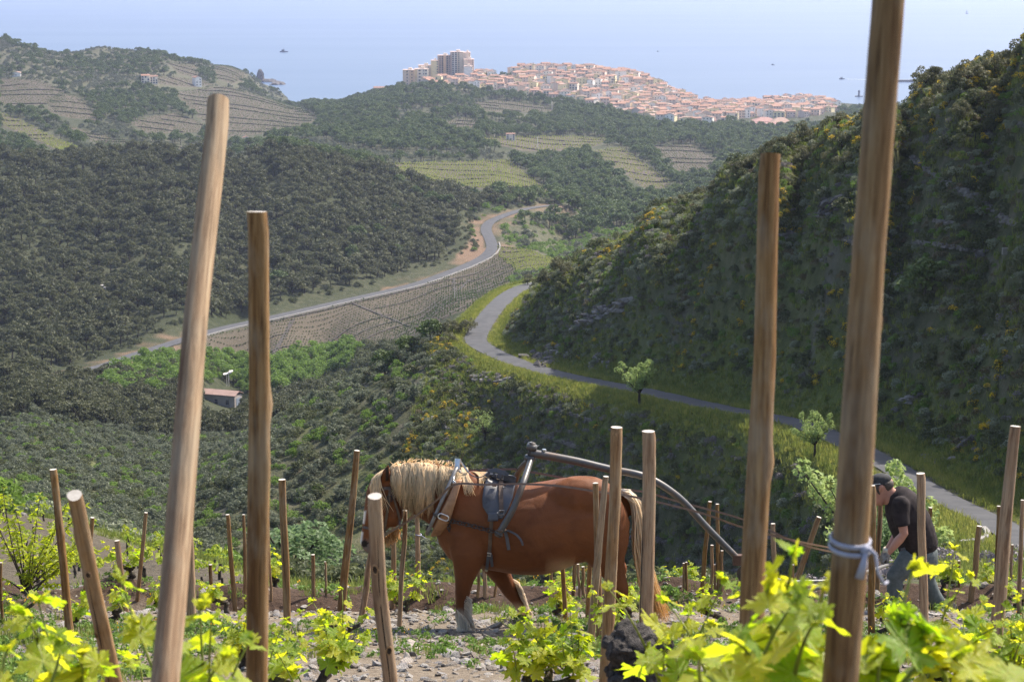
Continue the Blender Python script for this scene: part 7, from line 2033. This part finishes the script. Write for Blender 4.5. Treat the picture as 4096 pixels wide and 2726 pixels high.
for nm, poly, d0, d1 in VINEYARDS:
    sp_ = 1.75 if d1 < 1100 else (3.3 if d1 < 1800 else 4.2)
    P = np.array(poly, float)
    tmin, tmax = (P[:, 0].min() - 512) / F, (P[:, 0].max() - 512) / F
    ys = np.arange(d0, d1, sp_ * .9)
    xs = np.arange(min(tmin * d0, tmin * d1), max(tmax * d0, tmax * d1), sp_)
    if nm == 'slope':      # rows that run along the terraces
        al = math.atan(1.62); ru, rv_ = np.meshgrid(np.arange(-340, 340, 1.9), np.arange(-340, 340, 2.5))
        x = -65 + ru.ravel() * math.cos(al) - rv_.ravel() * math.sin(al) + vr.normal(0, .08, ru.size); y = 850 + ru.ravel() * math.sin(al) + rv_.ravel() * math.cos(al) + vr.normal(0, .08, ru.size)
    else:
        GX_, GY_ = np.meshgrid(xs, ys); GX_ = GX_ + (np.arange(len(ys)) % 2)[:, None] * sp_ / 2
        x, y = GX_.ravel() + vr.normal(0, .15, GX_.size), GY_.ravel() + vr.normal(0, .12, GX_.size)
    k = (x / y > tmin * 1.0 - .01) & (x / y < tmax + .01); x, y = x[k], y[k]
    if len(x) == 0: continue
    z = height(x, y); p_, q_ = proj(x, y, z)
    k = inpoly(p_, q_, poly) & (y > d0) & (y < d1) & (vr.random(len(x)) < .88)
    vis = visible(x, y, z, 1.0); k &= vis
    x, y, z, p_, q_ = x[k], y[k], z[k], p_[k], q_[k]
    if len(x) == 0: continue
    kn_ = 'far_vine_yellow' if nm in ('patch', 'mid', 'mid_far', 'right_mid', 'left_ridge') else 'far_vine'
    if nm == 'slope': kn_ = 'slope_vine'
    sc_ = (0.75 + .4 * vr.random(len(x))) * (1.25 if d1 < 1100 else 1.9 if kn_ == 'far_vine_yellow' else 1.6)
    if nm in ('slope',): sc_ *= .92
    scatter('vine_rows', kn_, np.column_stack([x, y, z]), sc_)
    # terrace walls across the field
    kx = 1.62 if nm == 'slope' else (0.5 if nm == 'patch' else vr.uniform(-.35, .35))
    stp = (23.0 if nm == 'slope' else 14.0) if d1 < 1100 else (36.0 if d1 < 1950 else 46.0)
    xm = (x.min() + x.max()) / 2; w0 = x.max() - x.min()
    span = abs(kx) * w0 / 2
    gxs = np.arange(x.min(), x.max(), 2.5 if d1 < 1100 else 4.0)
    for li, y0 in enumerate(np.arange(y.min() - span, y.max() + span, stp)):
        yl = y0 + kx * (gxs - xm) + (0.9 if d1 < 1100 else 5.0) * np.sin(gxs / (17.0 if d1 < 1100 else 38.0) + li * 1.7) + vr.normal(0, .25, len(gxs))
        okm = (yl > d0) & (yl < d1)
        zl = height(gxs, np.maximum(yl, 30)); pl_, ql_ = proj(gxs, np.maximum(yl, 30), zl)
        okm &= inpoly(pl_, ql_, poly) & (np.sin(gxs * (.05 if d1 < 1100 else .022) + li * 2.1) > -.72)
        seg = []
        for j in range(len(gxs)):
            if okm[j]: seg.append((gxs[j], yl[j]))
            if (not okm[j] or j == len(gxs) - 1) and seg:
                if len(seg) > 4: stone_strip('terrace_wall', seg, .55 if d1 < 1100 else .8, .8, 'dark dry stone terrace wall in ' + VN[nm], 'terrace walls in the vineyards')
                seg = []
def trace(pix, step=2.0):
    """ground points under a line drawn in the picture"""
    out = []
    for i in range(len(pix) - 1):
        n_ = max(2, int(math.hypot(pix[i + 1][0] - pix[i][0], pix[i + 1][1] - pix[i][1]) / step))
        for k in range(n_):
            t = k / n_
            p = hit(pix[i][0] + (pix[i + 1][0] - pix[i][0]) * t, pix[i][1] + (pix[i + 1][1] - pix[i][1]) * t)
            if p is not None: out.append((p.x, p.y))
    return out
for pix, lb in (([(352, 303), (372, 311), (392, 319), (412, 327)], 'dark stone drain running down through the middle of the terraced field'), ([(293, 319), (286, 332), (278, 346), (270, 362)], 'wide stone drain running down at the left of the terraced field'), ([(454, 279), (455, 290), (456, 300)], 'short stone drain at the right of the terraced field'), ([(470, 279), (463, 286), (457, 292)], 'branch of the short stone drain at the right of the terraced field')):
    stone_strip('stone_drain', trace(pix), .35, 1.7, lb, 'stone drains in the terraced field', mat=drain_stone)
# pale kerb wall on the valley side of the valley road
_t = np.gradient(RV[:, :2], axis=0); _t /= np.linalg.norm(_t, axis=1)[:, None]
_side = RV[:, :2] + np.stack([_t[:, 1], -_t[:, 0]], 1) * 3.9
kk = [i for i in range(len(RV)) if 195 < proj(*RV[i])[0] < 500 and RV[i, 1] < 1000]
V, Fc = [], []
for j, i in enumerate(kk):
    nx, ny = _t[i, 1], -_t[i, 0]; zz = RV[i, 2]
    for o_, h_ in ((-.3, -.6), (.3, -.6), (.3, .55), (-.3, .55)): V.append((_side[i, 0] + nx * o_, _side[i, 1] + ny * o_, zz + h_))
    if j:
        a = (j - 1) * 4
        for k in range(4): Fc.append((a + k, a + (k + 1) % 4, a + 4 + (k + 1) % 4, a + 4 + k))
Fc += [(3, 2, 1, 0), (len(V) - 4, len(V) - 3, len(V) - 2, len(V) - 1)]
grp(mesh_obj('roadside_wall', V, Fc, chalk), 'low pale wall along the outer edge of the valley road', 'wall')
# ---- single trees
def mk_almond(r):
    t = MB(); t.mat = bark_dark
    t.tube([(0, 0, -.3), (.08, 0, .5), (.03, .05, 1.1)], [.13, .11, .09], 7, caps=False)
    cl = []
    for k in range(17):
        a = 2 * math.pi * k / 17 * 3 + r.random() * .6; e = r.uniform(.5, 2.1); h_ = r.uniform(1.9, 4.0) - e * .2
        tip = (e * math.cos(a), e * math.sin(a), h_)
        t.tube([(.03, .05, 1.05), (e * .45 * math.cos(a), e * .45 * math.sin(a), 1.2 + (h_ - 1.1) * .4), tip], [.055, .035, .012], 5, caps=False)
        for q in range(5):
            f = .45 + .13 * q
            cl.append((tip[0] * f + r.normal(0, .12), tip[1] * f + r.normal(0, .12), 1.1 + (h_ - 1.1) * f + r.normal(0, .12), .24, .26))
        cl.append((tip[0], tip[1], tip[2] + .05, .22, .3))
    V, Q = leaf_cloud(r, cl, 5200, .066, .35)
    return t, [(V, Q, L_lime)]
kind('almond_tree', 4, mk_almond)
def mk_almond_thin(r):
    t, lv = mk_almond(r); V, Q, lm = lv[0]
    k = r.permutation(len(Q))[:1700]; return t, [(V.reshape(-1, 4, 3)[k].reshape(-1, 3), np.arange(len(k) * 4).reshape(-1, 4), lm)]
kind('almond_thin', 2, mk_almond_thin)
L_greyg = leaf_mat('sea_green_leaves', (0.12, 0.19, 0.08), (0.20, 0.28, 0.12), 0.5)
def mk_round(r):
    t = limb_mesh(r, .9, .10, 2.4, 5, .8); t.mat = bark_dark
    cl = dome(r, 16, 1.25, 1.7, 1.1, .55, 1.0)
    V, Q = leaf_cloud(r, cl, 2400, .085, .5); return t, [(V, Q, L_greyg)]
kind('small_round_tree', 2, mk_round)
def tree_at(kn_, name, px_, pyb, pyt, label, native, d=None, cat='tree', i=0, wide=1.0):
    p = hit(px_, pyb) if d is None else at(px_, pyb, d)
    p.z = gz(p.x, p.y)
    top = at(px_, pyt, p.y); s = max(.1, (top.z - p.z)) / native
    return plant_copy(kn_, name, p, (s * wide, s * wide, s), label, cat, None, parts=True, i=i)
tree_at('almond_tree', 'almond_tree', 640, 405, 357, 'fresh green almond tree standing beside the road in the middle', 4.2, i=0, wide=1.12)
tree_at('almond_tree', 'almond_tree', 814, 457, 408, 'pale green almond tree just left of the tallest stake', 4.2, i=1, wide=.95)
tree_at('almond_thin', 'almond_tree', 485, 441, 408, 'thin sparse almond tree on the slope above the withers of the horse', 4.2, i=0, wide=1.12)
tree_at('small_round_tree', 'small_tree', 302, 587, 515, 'bushy sea-green small tree beyond the stakes at left', 3.1, d=95, i=0, wide=1.5)
tree_at('almond_tree', 'almond_tree', 880, 482, 449, 'bright green small tree behind the cap of the man', 4.2, d=118, i=2, wide=1.0)
tree_at('small_round_tree', 'green_bush', 884, 552, 512, 'bright green bush behind the arm of the man', 3.1, d=80, i=1, wide=1.0)
tree_at('umbrella_pine', 'umbrella_pine', 925, 306, 250, 'lone umbrella pine on the right hillside right of the tallest stake', 8.0, i=0, wide=1.15, cat='pine tree')
tree_at('cypress', 'poplar_tree', 510.5, 136, 122, 'tall yellowish poplar beside the small orange roofed house', 10, i=0, wide=1.4).name = 'poplar_tree'
tree_at('valley_tree', 'pale_tree', 143, 364, 343, 'pale green round tree beside the lower valley road', 7.0, i=1, wide=1.3)
for px_, py_, s_ in [(160, 372, 1.1), (172, 368, 1.0), (210, 372, 1.0), (85, 378, 1.1), (75, 372, 1.0)]:
    p = hit(px_, py_ + 6)
    if p is not None: plant_copy('cork_oak', 'roadside_oak', p, s_, 'dark tree between the lower valley road and the green belt', 'oak tree', 'dark trees by the lower road', parts=True)
# sapling with hanging leaves at the left edge
sp0 = at(28, 612, 22.4); sp0.z = gz(sp0.x, sp0.y)
sap = empty('fruit_sapling', sp0, 'young fruit tree with yellow-green hanging leaves at the left edge', 'tree')
sr = np.random.default_rng(3)
twig = MB(); lv_, lq = [], []
lf_m = leaf_mat('peach_leaves', (0.20, 0.27, 0.03), (0.38, 0.40, 0.05), 0.55, tcol=((0.5, 0.6, 0.02), (0.75, 0.75, 0.03)))
for k in range(26):
    tip = at(sr.uniform(-30, 112), sr.uniform(490, 585), 22.4 + sr.normal(0, .35)) - sp0
    if k < 6: tip = at((2, 12, 14, 50, 66, 98)[k], (484, 500, 520, 535, 545, 550)[k], 22.4) - sp0
    st = Vector((sr.normal(0, .05), sr.normal(0, .05), .1)); mid = st.lerp(tip, .5) + Vector((sr.normal(0, .08), sr.normal(0, .06), sr.uniform(-.02, .12)))
    pts = [st * (1 - t) ** 2 + mid * 2 * t * (1 - t) + tip * t * t for t in np.linspace(0, 1, 8)]
    twig.tube(pts, [.011 * (1 - .75 * t) for t in np.linspace(0, 1, 8)], 5, caps=False)
    for q in range(48):
        t = sr.uniform(.25, 1) ** .8; f = t * 7; i0 = int(min(f, 6)); p = pts[i0].lerp(pts[i0 + 1], f - i0)
        a = sr.random() * 6.28; dr_ = Vector((math.cos(a), math.sin(a), sr.uniform(-1.1, .3))).normalized(); L = sr.uniform(.06, .105); w_ = L * .17
        sd_ = dr_.cross(Vector((sr.normal(), sr.normal(), sr.normal()))).normalized(); up_ = sd_.cross(dr_)
        n0 = len(lv_); lv_ += [p, p + dr_ * L * .45 + sd_ * w_ + up_ * w_ * .4, p + dr_ * L - up_ * w_ * .8, p + dr_ * L * .45 - sd_ * w_ + up_ * w_ * .4]; lq.append((n0, n0 + 1, n0 + 2, n0 + 3))
twig.build('branches', bark, sap, True); o = mesh_obj('foliage', lv_, lq, lf_m, sap); o['kind'] = 'stuff'
# ---- rocks on the hillside
rock_m = noisy_mat('grey_schist', (0.08, 0.07, 0.062), (0.22, 0.20, 0.185), .9, .9, .9, .25, c3=(.15, .13, .115))
def outcrop(pix, s, n_, label, mat=None, flat=.5):
    r = np.random.default_rng(int(pix[0][0] * 3 + pix[0][1])); p0 = hit(*pix[0]); root = empty('rock_outcrop', p0, label, 'rock outcrop', 'rock outcrops on the slopes')
    for (a, c) in pix:
        for k in range(n_):
            p = hit(a + r.normal(0, 4), c + r.normal(0, 2.5))
            if p is None: continue
            q = s * (.4 + .9 * r.random())
            vs = []
            bm = bmesh.new(); bmesh.ops.create_icosphere(bm, subdivisions=1, radius=1)
            bm.verts.ensure_lookup_table()
            sx_, sy_ = q * r.uniform(.8, 1.6), q * r.uniform(.6, 1)
            for v in bm.verts:
                j = 1 + r.uniform(-.28, .28); vs.append((p.x + v.co.x * sx_ * j, p.y + v.co.y * sy_ * j, p.z + max(-.4, v.co.z) * q * flat * j))
            mesh_obj('rock', [tuple(Vector(v) - p0) for v in vs], [tuple(v.index for v in f.verts) for f in bm.faces], mat or rock_m, root); bm.free()
    return root
dark_rock = noisy_mat('dark_schist', (0.035, 0.032, 0.032), (0.11, 0.10, 0.095), .9, .8, .9, .25)  # a darker tone of the hillside rock
for pix, s, n_, lb, mt, fl in [([(580, 326), (588, 321), (596, 317), (603, 313)], .8, 12, 'pale sloping rock slab above the road bend', None, .35), ([(612, 309), (618, 305), (625, 301)], .9, 8, 'white grey rock higher up above the road bend', None, .5), ([(548, 352), (554, 348)], .7, 8, 'broken grey rock in the bank above the road', None, .6), ([(536, 356), (544, 360), (550, 362), (541, 362)], .9, 9, 'dark rock face in the bank beside the road', dark_rock, .8),
    ([(474, 375), (482, 376), (490, 374), (500, 379), (508, 378)], .55, 10, 'row of dark stones in the bank under the road bend', None, .6), ([(599, 356), (606, 362), (598, 368)], .5, 7, 'grey rocks beside the straight stretch of road', None, .7), ([(832, 205), (838, 202), (845, 198), (826, 212)], .8, 9, 'dark rocky step behind the tallest stake', dark_rock, .7), ([(820, 215)], .5, 8, 'small pale rocks left of the tallest stake', None, .4),
    ([(785, 236), (793, 233)], .6, 8, 'pale rocks right of the tall knotty stake', None, .4), ([(908, 398), (915, 396)], .5, 8, 'small pale scree on the right hillside', None, .3), ([(930, 458), (938, 462), (945, 460)], .4, 9, 'pale rubble beside the dry stone heap at right', None, .4), ([(80, 438), (72, 434), (88, 436)], .8, 7, 'dark rocks on the left scrub slope', dark_rock, .6), ([(140, 440), (150, 446)], .6, 7, 'grey boulders in the left scrub', None, .6), ([(26, 512)], .5, 3, 'single pale boulder in the scrub at left', None, .8)]:
    outcrop(pix, s, n_, lb, mt, fl)
# dry-stone wall climbing the right hill, dry-stone heap, concrete box
def stone_row(name, pix, s, label, group, step, parent=None, jit=.25):
    r = np.random.default_rng(int(pix[0][0])); pts = trace(pix, step); mb = MB()
    for (x, y) in pts:
        for k in range(3):
            q = s * r.uniform(.5, 1.1)
            mb.box((x + r.normal(0, jit), y + r.normal(0, jit), gz(x, y) + q * .3 + k * .12), (q * 1.5, q, q * .7), r.random() * 3)
    o = mb.build(name, rock_m); grp(o, label, 'wall', group, kind='thing'); return o
stone_row('dry_stone_wall', [(914, 158), (924, 167), (938, 178), (955, 189), (975, 200), (995, 212), (1019, 229)], .32, 'long ruined dry stone wall climbing the right hillside', 'ruined walls on the hillside', .8)
stone_row('dry_stone_wall', [(842, 240), (855, 244), (866, 246)], .26, 'short ruined wall left of the tallest stake', 'ruined walls on the hillside', .9)
stone_row('dry_stone_wall', [(915, 243), (940, 246), (965, 250), (985, 254)], .26, 'ruined wall crossing the right hillside below the long one', 'ruined walls on the hillside', .9)
stone_row('dry_stone_wall', [(935, 222), (945, 224), (955, 225)], .26, 'short pale line of stones below the long ruined wall', 'ruined walls on the hillside', .9)
stone_row('dry_stone_wall', [(1014, 226), (1000, 218)], .26, 'end of a ruined wall at the right edge', 'ruined walls on the hillside', .9)
for pix, lb in (([(450, 392), (460, 399), (470, 406)], 'faint low terrace wall under the road bend'), ([(535, 413), (545, 411), (562, 409)], 'low terrace wall above the back of the horse, left'), ([(562, 412), (575, 416), (592, 422)], 'low terrace wall above the back of the horse, right'), ([(432, 418), (441, 424), (449, 430)], 'low terrace wall above the mane of the horse'), ([(545, 436), (560, 442), (578, 448)], 'low terrace wall above the plough beam')):
    stone_row('slope_wall', pix, .30, lb, 'low walls on the slope below the road', .7, jit=.12)
hp0 = hit(972, 446); hp0.z = gz(hp0.x, hp0.y)
heap = empty('stone_heap', hp0, 'dry stone heap with flat stones on the slope right of the tallest stake', 'stone heap')
sr = np.random.default_rng(12); um = at(973, 446, hp0.y).x - at(972, 446, hp0.y).x
_hs = [stone_mesh('stone', np.random.default_rng(700 + i), rock_m) for i in range(4)]
for k in range(150):
    a = sr.random() * math.pi; rr_ = math.sqrt(sr.random()); x = rr_ * math.cos(a) * 15 * um; y = rr_ * math.sin(a) * 8 * um
    z = (1 - rr_ ** 1.6) * 13 * um * sr.random() ** .35
    o = bpy.data.objects.new('stone', _hs[k % 4].data); col.objects.link(o); o.parent = heap; o.location = (x, y - 2 * um, z); s = sr.uniform(1.2, 2.4) * um; o.scale = (s, s, s); o.rotation_euler = (sr.normal(0, .2), sr.normal(0, .2), sr.random() * 6)
cb0 = hit(1007, 253)
if cb0 is not None:
    cb = empty('concrete_tank', cb0, 'small concrete tank on the hillside near the right edge', 'water tank'); um = cb0.y / F
    cm_ = noisy_mat('old_concrete', (0.20, 0.18, 0.165), (0.30, 0.275, 0.25), 1.5)
    MB().box((0, 0, 2.2 * um), (9.5 * um, 5 * um, 6.4 * um)).build('tank_body', cm_, cb); MB().box((3.2 * um, 1.5 * um, 7.2 * um), (2.6 * um, 2 * um, 3.6 * um)).build('inlet_box', cm_, cb)
# curved parapet by the road
pix = [(938, 549), (950, 548), (962, 546.8), (973, 545), (982, 542.8), (988, 540), (991, 536.5), (989, 533), (983, 530.5)]
pw = [hit(a, c) for a, c in pix]; pw = np.array([(q.x, q.y) for q in pw if q is not None])
for _k in range(3): pw[1:-1] = (pw[:-2] + 2 * pw[1:-1] + pw[2:]) / 4
pw = [(np.interp(t, np.linspace(0, 1, len(pw)), pw[:, 0]), np.interp(t, np.linspace(0, 1, len(pw)), pw[:, 1])) for t in np.linspace(0, 1, 40)]
stone_strip('parapet_wall', pw, .32, .42, 'low curved stone parapet beside the road at right', None, mat=chalk)
# ---- buildings and small things in the valley
bp_ = hit(221, 404); um = bp_.y / F
bd = empty('farm_shed', bp_, 'long grey shed with shallow pink roof in the valley between the two left stakes', 'shed', None, -.35)
gw = flat_mat('grey_shed_plaster', (0.34, 0.30, 0.27)); L_, W_, H_ = 40 * um, 16 * um, 11.5 * um
MB().box((0, 0, H_ / 2 - 2), (L_, W_, H_ + 4)).build('wall', gw, bd)
mesh_obj('roof', [(-L_ / 2 - .4, -W_ / 2 - .5, H_ + .02), (L_ / 2 + .4, -W_ / 2 - .5, H_ + .02), (L_ / 2 + .4, 0, H_ + 1.2), (-L_ / 2 - .4, 0, H_ + 1.2), (L_ / 2 + .4, W_ / 2 + .5, H_ + .02), (-L_ / 2 - .4, W_ / 2 + .5, H_ + .02)] + [(x, y, z + .2) for x, y, z in [(-L_ / 2 - .4, -W_ / 2 - .5, H_ + .02), (L_ / 2 + .4, -W_ / 2 - .5, H_ + .02), (L_ / 2 + .4, 0, H_ + 1.2), (-L_ / 2 - .4, 0, H_ + 1.2), (L_ / 2 + .4, W_ / 2 + .5, H_ + .02), (-L_ / 2 - .4, W_ / 2 + .5, H_ + .02)]], [(3, 2, 1, 0), (2, 3, 5, 4), (6, 7, 8, 9), (9, 8, 10, 11), (0, 1, 7, 6), (4, 5, 11, 10), (1, 2, 8, 7), (2, 4, 10, 8), (3, 0, 6, 9), (5, 3, 9, 11)], flat_mat('pink_roof_sheet', (.30, .20, .165)), bd)
for k in range(3):
    c_ = bpy.data.objects.new('window', WIN); col.objects.link(c_); c_.parent = bd; c_.location = (-L_ / 2 + 2 + k * 4.2, -W_ / 2 - .02, 1.6)
MB().box((L_ / 2 + .02, 0, 1.4), (.1, 3.0, 2.8)).build('door', shutter_m, bd)
# solar mast
sp_ = hit(228, 386)
if sp_ is not None:
    sm_ = empty('solar_mast', sp_, 'white mast with tilted panels rising from the green belt', 'mast'); um = sp_.y / F
    for x in (-1.2, 1.0): MB().tube([(x * um, 0, 0), (x * um, 0, 14 * um)], .28 * um, 6).build('pole', wh_, sm_)
    for k, (x, z) in enumerate(((-2.5, 12.5), (1.5, 13.5), (3.2, 15.2))): mesh_obj('panel', [(x * um - 2 * um, -.4, z * um), (x * um + 2 * um, -.4, z * um + .6 * um), (x * um + 2 * um, .9, z * um + 1.6 * um), (x * um - 2 * um, .9, z * um + um), (x * um - 2 * um, -.4, z * um - .1), (x * um + 2 * um, -.4, z * um + .6 * um - .1), (x * um + 2 * um, .9, z * um + 1.6 * um - .1), (x * um - 2 * um, .9, z * um + um - .1)], [(0, 1, 2, 3), (7, 6, 5, 4), (0, 4, 5, 1), (1, 5, 6, 2), (2, 6, 7, 3), (3, 7, 4, 0)], wh_, sm_)
# white van in the oak wood
vp = hit(102, 291)
if vp is not None:
    s_ = 9.5 * vp.y / F / 5.0 * 1.0
    vn_ = empty('white_van', vp + Vector((0, -2, 1.2)), 'white van parked among the cork oaks', 'van', None, .5)
    mb = MB(); prof = [(-2.5, .4), (2.4, .4), (2.5, 1.1), (1.7, 1.35), (1.2, 2.3), (-2.4, 2.4), (-2.5, 2.2)]
    v = [(x * s_, -.95 * s_, z * s_) for x, z in prof] + [(x * s_, .95 * s_, z * s_) for x, z in prof]; n_ = len(prof)
    mb.add(v, [tuple(range(n_)), tuple(range(2 * n_ - 1, n_ - 1, -1))] + [(i, i + n_, (i + 1) % n_ + n_, (i + 1) % n_) for i in range(n_)]); mb.build('body', wh_, vn_)
    MB().box((.9 * s_, -.96 * s_, 1.75 * s_), (.9 * s_, .06, .6 * s_)).build('side_window', glass_m, vn_); mb = MB()
    for x in (-1.5, 1.5):
        w_ = MB().lathe((0, 0, 0), [(.1 * s_, -.1), (.38 * s_, -.1), (.38 * s_, .1), (.1 * s_, .1)], 12).build('wheel', iron, vn_); w_.location = (x * s_, -.92 * s_, .38 * s_); w_.rotation_euler = (math.pi / 2, 0, 0)
# poles
for px_, pyb, pyt, lb in [(443.5, 138.5, 128.5, 'power pole in the pine wood left of the orange house'), (494.3, 136.5, 128.5, 'power pole just left of the orange house'), (537.6, 149, 136.5, 'power pole in the field right of the orange house'), (552, 109, 101.5, 'slim pale mast on the slope below the town'), (320.3, 105, 98, 'left pole by the white house at the bay'), (326, 105, 98, 'right pole by the white house at the bay'), (372.3, 138, 133, 'power pole left in the pine wood')]:
    p = hit(px_, pyb)
    if p is None: continue
    h_ = at(px_, pyt, p.y).z - p.z; o = empty('utility_pole', p, lb, 'pole')
    MB().tube([(0, 0, -1), (0, 0, h_)], [.28, .2], 6).build('post', lg, o); MB().box((0, 0, h_ - .8), (2.2, .16, .16)).build('crossarm', lg, o)
# ---- on the water
def boat(px_, py_, L, label, sail=False, name='motor_boat', kindc='boat', rz=.2):
    a = (340.5 - py_) / F; s = (a * CT - ST) / (CT + a * ST); d = -CZ / s; p = at(px_, py_, d); p.z = 0
    o = empty(name, p, label, kindc, None, rz)
    hull = [(-.5, -.13, 0), (.3, -.15, 0), (.5, 0, .05), (.3, .15, 0), (-.5, .13, 0)]; top = [(x * 1.05, y * 1.25, .13) for x, y, z in hull]
    v = [(x * L, y * L, z * L - .3) for x, y, z in hull] + [(x * L, y * L, z * L) for x, y, z in top]
    mesh_obj('hull', v, [(4, 3, 2, 1, 0), (5, 6, 7, 8, 9)] + [(i, (i + 1) % 5, (i + 1) % 5 + 5, i + 5) for i in range(5)], boat_m, o)
    if sail:
        MB().tube([(0, 0, .1 * L), (0, 0, 1.4 * L)], .01 * L, 5).build('mast', wh_, o)
        mesh_obj('sail', [(.03 * L, .01 * L, .2 * L), (-.45 * L, .06 * L, .2 * L), (.02 * L, 0, 1.35 * L), (.03 * L, .03 * L, .2 * L), (-.45 * L, .08 * L, .2 * L), (.02 * L, .02 * L, 1.35 * L)], [(0, 1, 2), (5, 4, 3), (0, 3, 4, 1), (1, 4, 5, 2), (2, 5, 3, 0)], wh_, o)
    else:
        MB().box((-.12 * L, 0, .22 * L), (.36 * L, .2 * L, .2 * L)).build('cabin', boat_m, o)
        MB().tube([(.0, 0, .3 * L), (0, 0, .55 * L)], .015 * L, 5).build('mast', boat_m, o)
    return o, p
boat_m = flat_mat('dark_boat_paint', (0.09, 0.10, 0.12))
boat(284, 52, 17, 'dark fishing boat far out above the left bay', name='fishing_boat')
boat(658, 51.5, 5, 'tiny dark boat far out above the town')
boat(773, 65, 7, 'small dark boat on the sea left of the tallest stake')
boat(967, 13.5, 12, 'tiny sailing boat far out at the upper right', sail=True, name='sailing_boat')
o, bpz = boat(842, 79, 9, 'motor boat with a white wake near the tallest stake')
foam = flat_mat('foam', (.8, .8, .82))
a, c, e_ = Vector((0, 0, .03)), Vector((75, -22, .03)), Vector((75, -8, .03))
mb = MB(); mb.add([(5, -2, .05), (90, -60, .05), (95, -48, .05), (5, 0, .05), (5, -2, .3), (90, -60, .12), (95, -48, .12), (5, 0, .3)], [(3, 2, 1, 0), (4, 5, 6, 7), (0, 1, 5, 4), (1, 2, 6, 5), (2, 3, 7, 6), (3, 0, 4, 7)]); mb.build('wake', foam, o)
p = at(859, 92.5, 2850); p.z = 0; o = empty('harbour_light', p, 'small dark harbour beacon standing in the sea left of the tallest stake', 'beacon')
MB().lathe((0, 0, 0), [(3.2, -1), (3.0, 1.2), (1.4, 1.4), (1.1, 6.5), (1.6, 6.7), (1.5, 8), (.3, 9.5)], 10).build('tower', boat_m, o, True); MB().box((0, 0, .6), (11, 4, 1.2)).build('base', chalk, o)
p = at(899, 76.5, 3200); p.z = 0; o = MB().box((p.x + 14, p.y, 1.0), (62, 7, 4.5)).build('breakwater', rock_m); grp(o, 'dark breakwater end showing behind the tallest stake', 'breakwater')
def sea_rock(pts, label, name='sea_rock', grp_='rocks in the bay'):
    r = np.random.default_rng(int(pts[0][0] * 7)); mb = MB()
    for px_, py_, w_, h_ in pts:
        d = 2850 if py_ < 80 else 2720
        a = (340.5 - py_) / F; s = (a * CT - ST) / (CT + a * ST); d = min(-CZ / s, 3200); p = at(px_, py_, d); p.z = 0
        if name == 'sea_stack': p = hit(px_, py_ + 2) or p
        bm = bmesh.new(); bmesh.ops.create_icosphere(bm, subdivisions=2, radius=1); vs = []
        for v in bm.verts:
            j = 1 + r.uniform(-.22, .22); vs.append((p.x + v.co.x * w_ * j, p.y + v.co.y * w_ * .7 * j, p.z - 1 + (v.co.z + .4) * h_ * j))
        mb.add(vs, [tuple(v.index for v in f.verts) for f in bm.faces]); bm.free()
    return grp(mb.build(name, sea_rock_m), label, 'rock', grp_)
sea_rock_m = noisy_mat('dark_sea_rock', (0.06, 0.055, 0.05), (0.16, 0.145, 0.135), .2, .9, .5, .5)
sea_rock([(260, 75, 7, 9), (260.5, 74, 5.5, 14), (260, 73, 6.5, 15)], 'tall rock stack at the tip of the headland', 'sea_stack', None)
sea_rock([(266, 76.5, 12, 3.5), (270, 76, 10, 3), (274, 75.4, 9, 2.2), (278, 75, 5, 1.5)], 'line of low dark rocks right of the rock stack')
sea_rock([(267, 79, 14, 4), (272, 78.5, 8, 2.5)], 'larger rock shelf below the rock stack')
sea_rock([(275, 84.5, 9, 3), (279, 84, 10, 4), (282, 84.6, 6, 2)], 'dark islet lying in the bay')
# railing along the shore road right of the town
rw = trace([(671, 86), (680, 91), (687, 95), (693, 98.5)], 1.0)
if len(rw) > 3: stone_strip('shore_wall', rw, 1.6, 1.2, 'curved shore road wall at the right end of the town hill', None, mat=rock_m)
# ================================================================== HAZE
m = bpy.data.materials.new('haze_air'); m.use_nodes = True
n = m.node_tree; n.nodes.clear()
vo = n.nodes.new('ShaderNodeVolumePrincipled')
vo.inputs['Color'].default_value = (0.64, 0.71, 1.0, 1)
vo.inputs['Density'].default_value = 0.000052
vo.inputs['Anisotropy'].default_value = 0.35
ou = n.nodes.new('ShaderNodeOutputMaterial')
n.links.new(vo.outputs[0], ou.inputs['Volume'])
hz = MB().box((0, 12000, 90), (24000, 24400, 260)).build('haze', m)
grp(hz, kind='stuff')
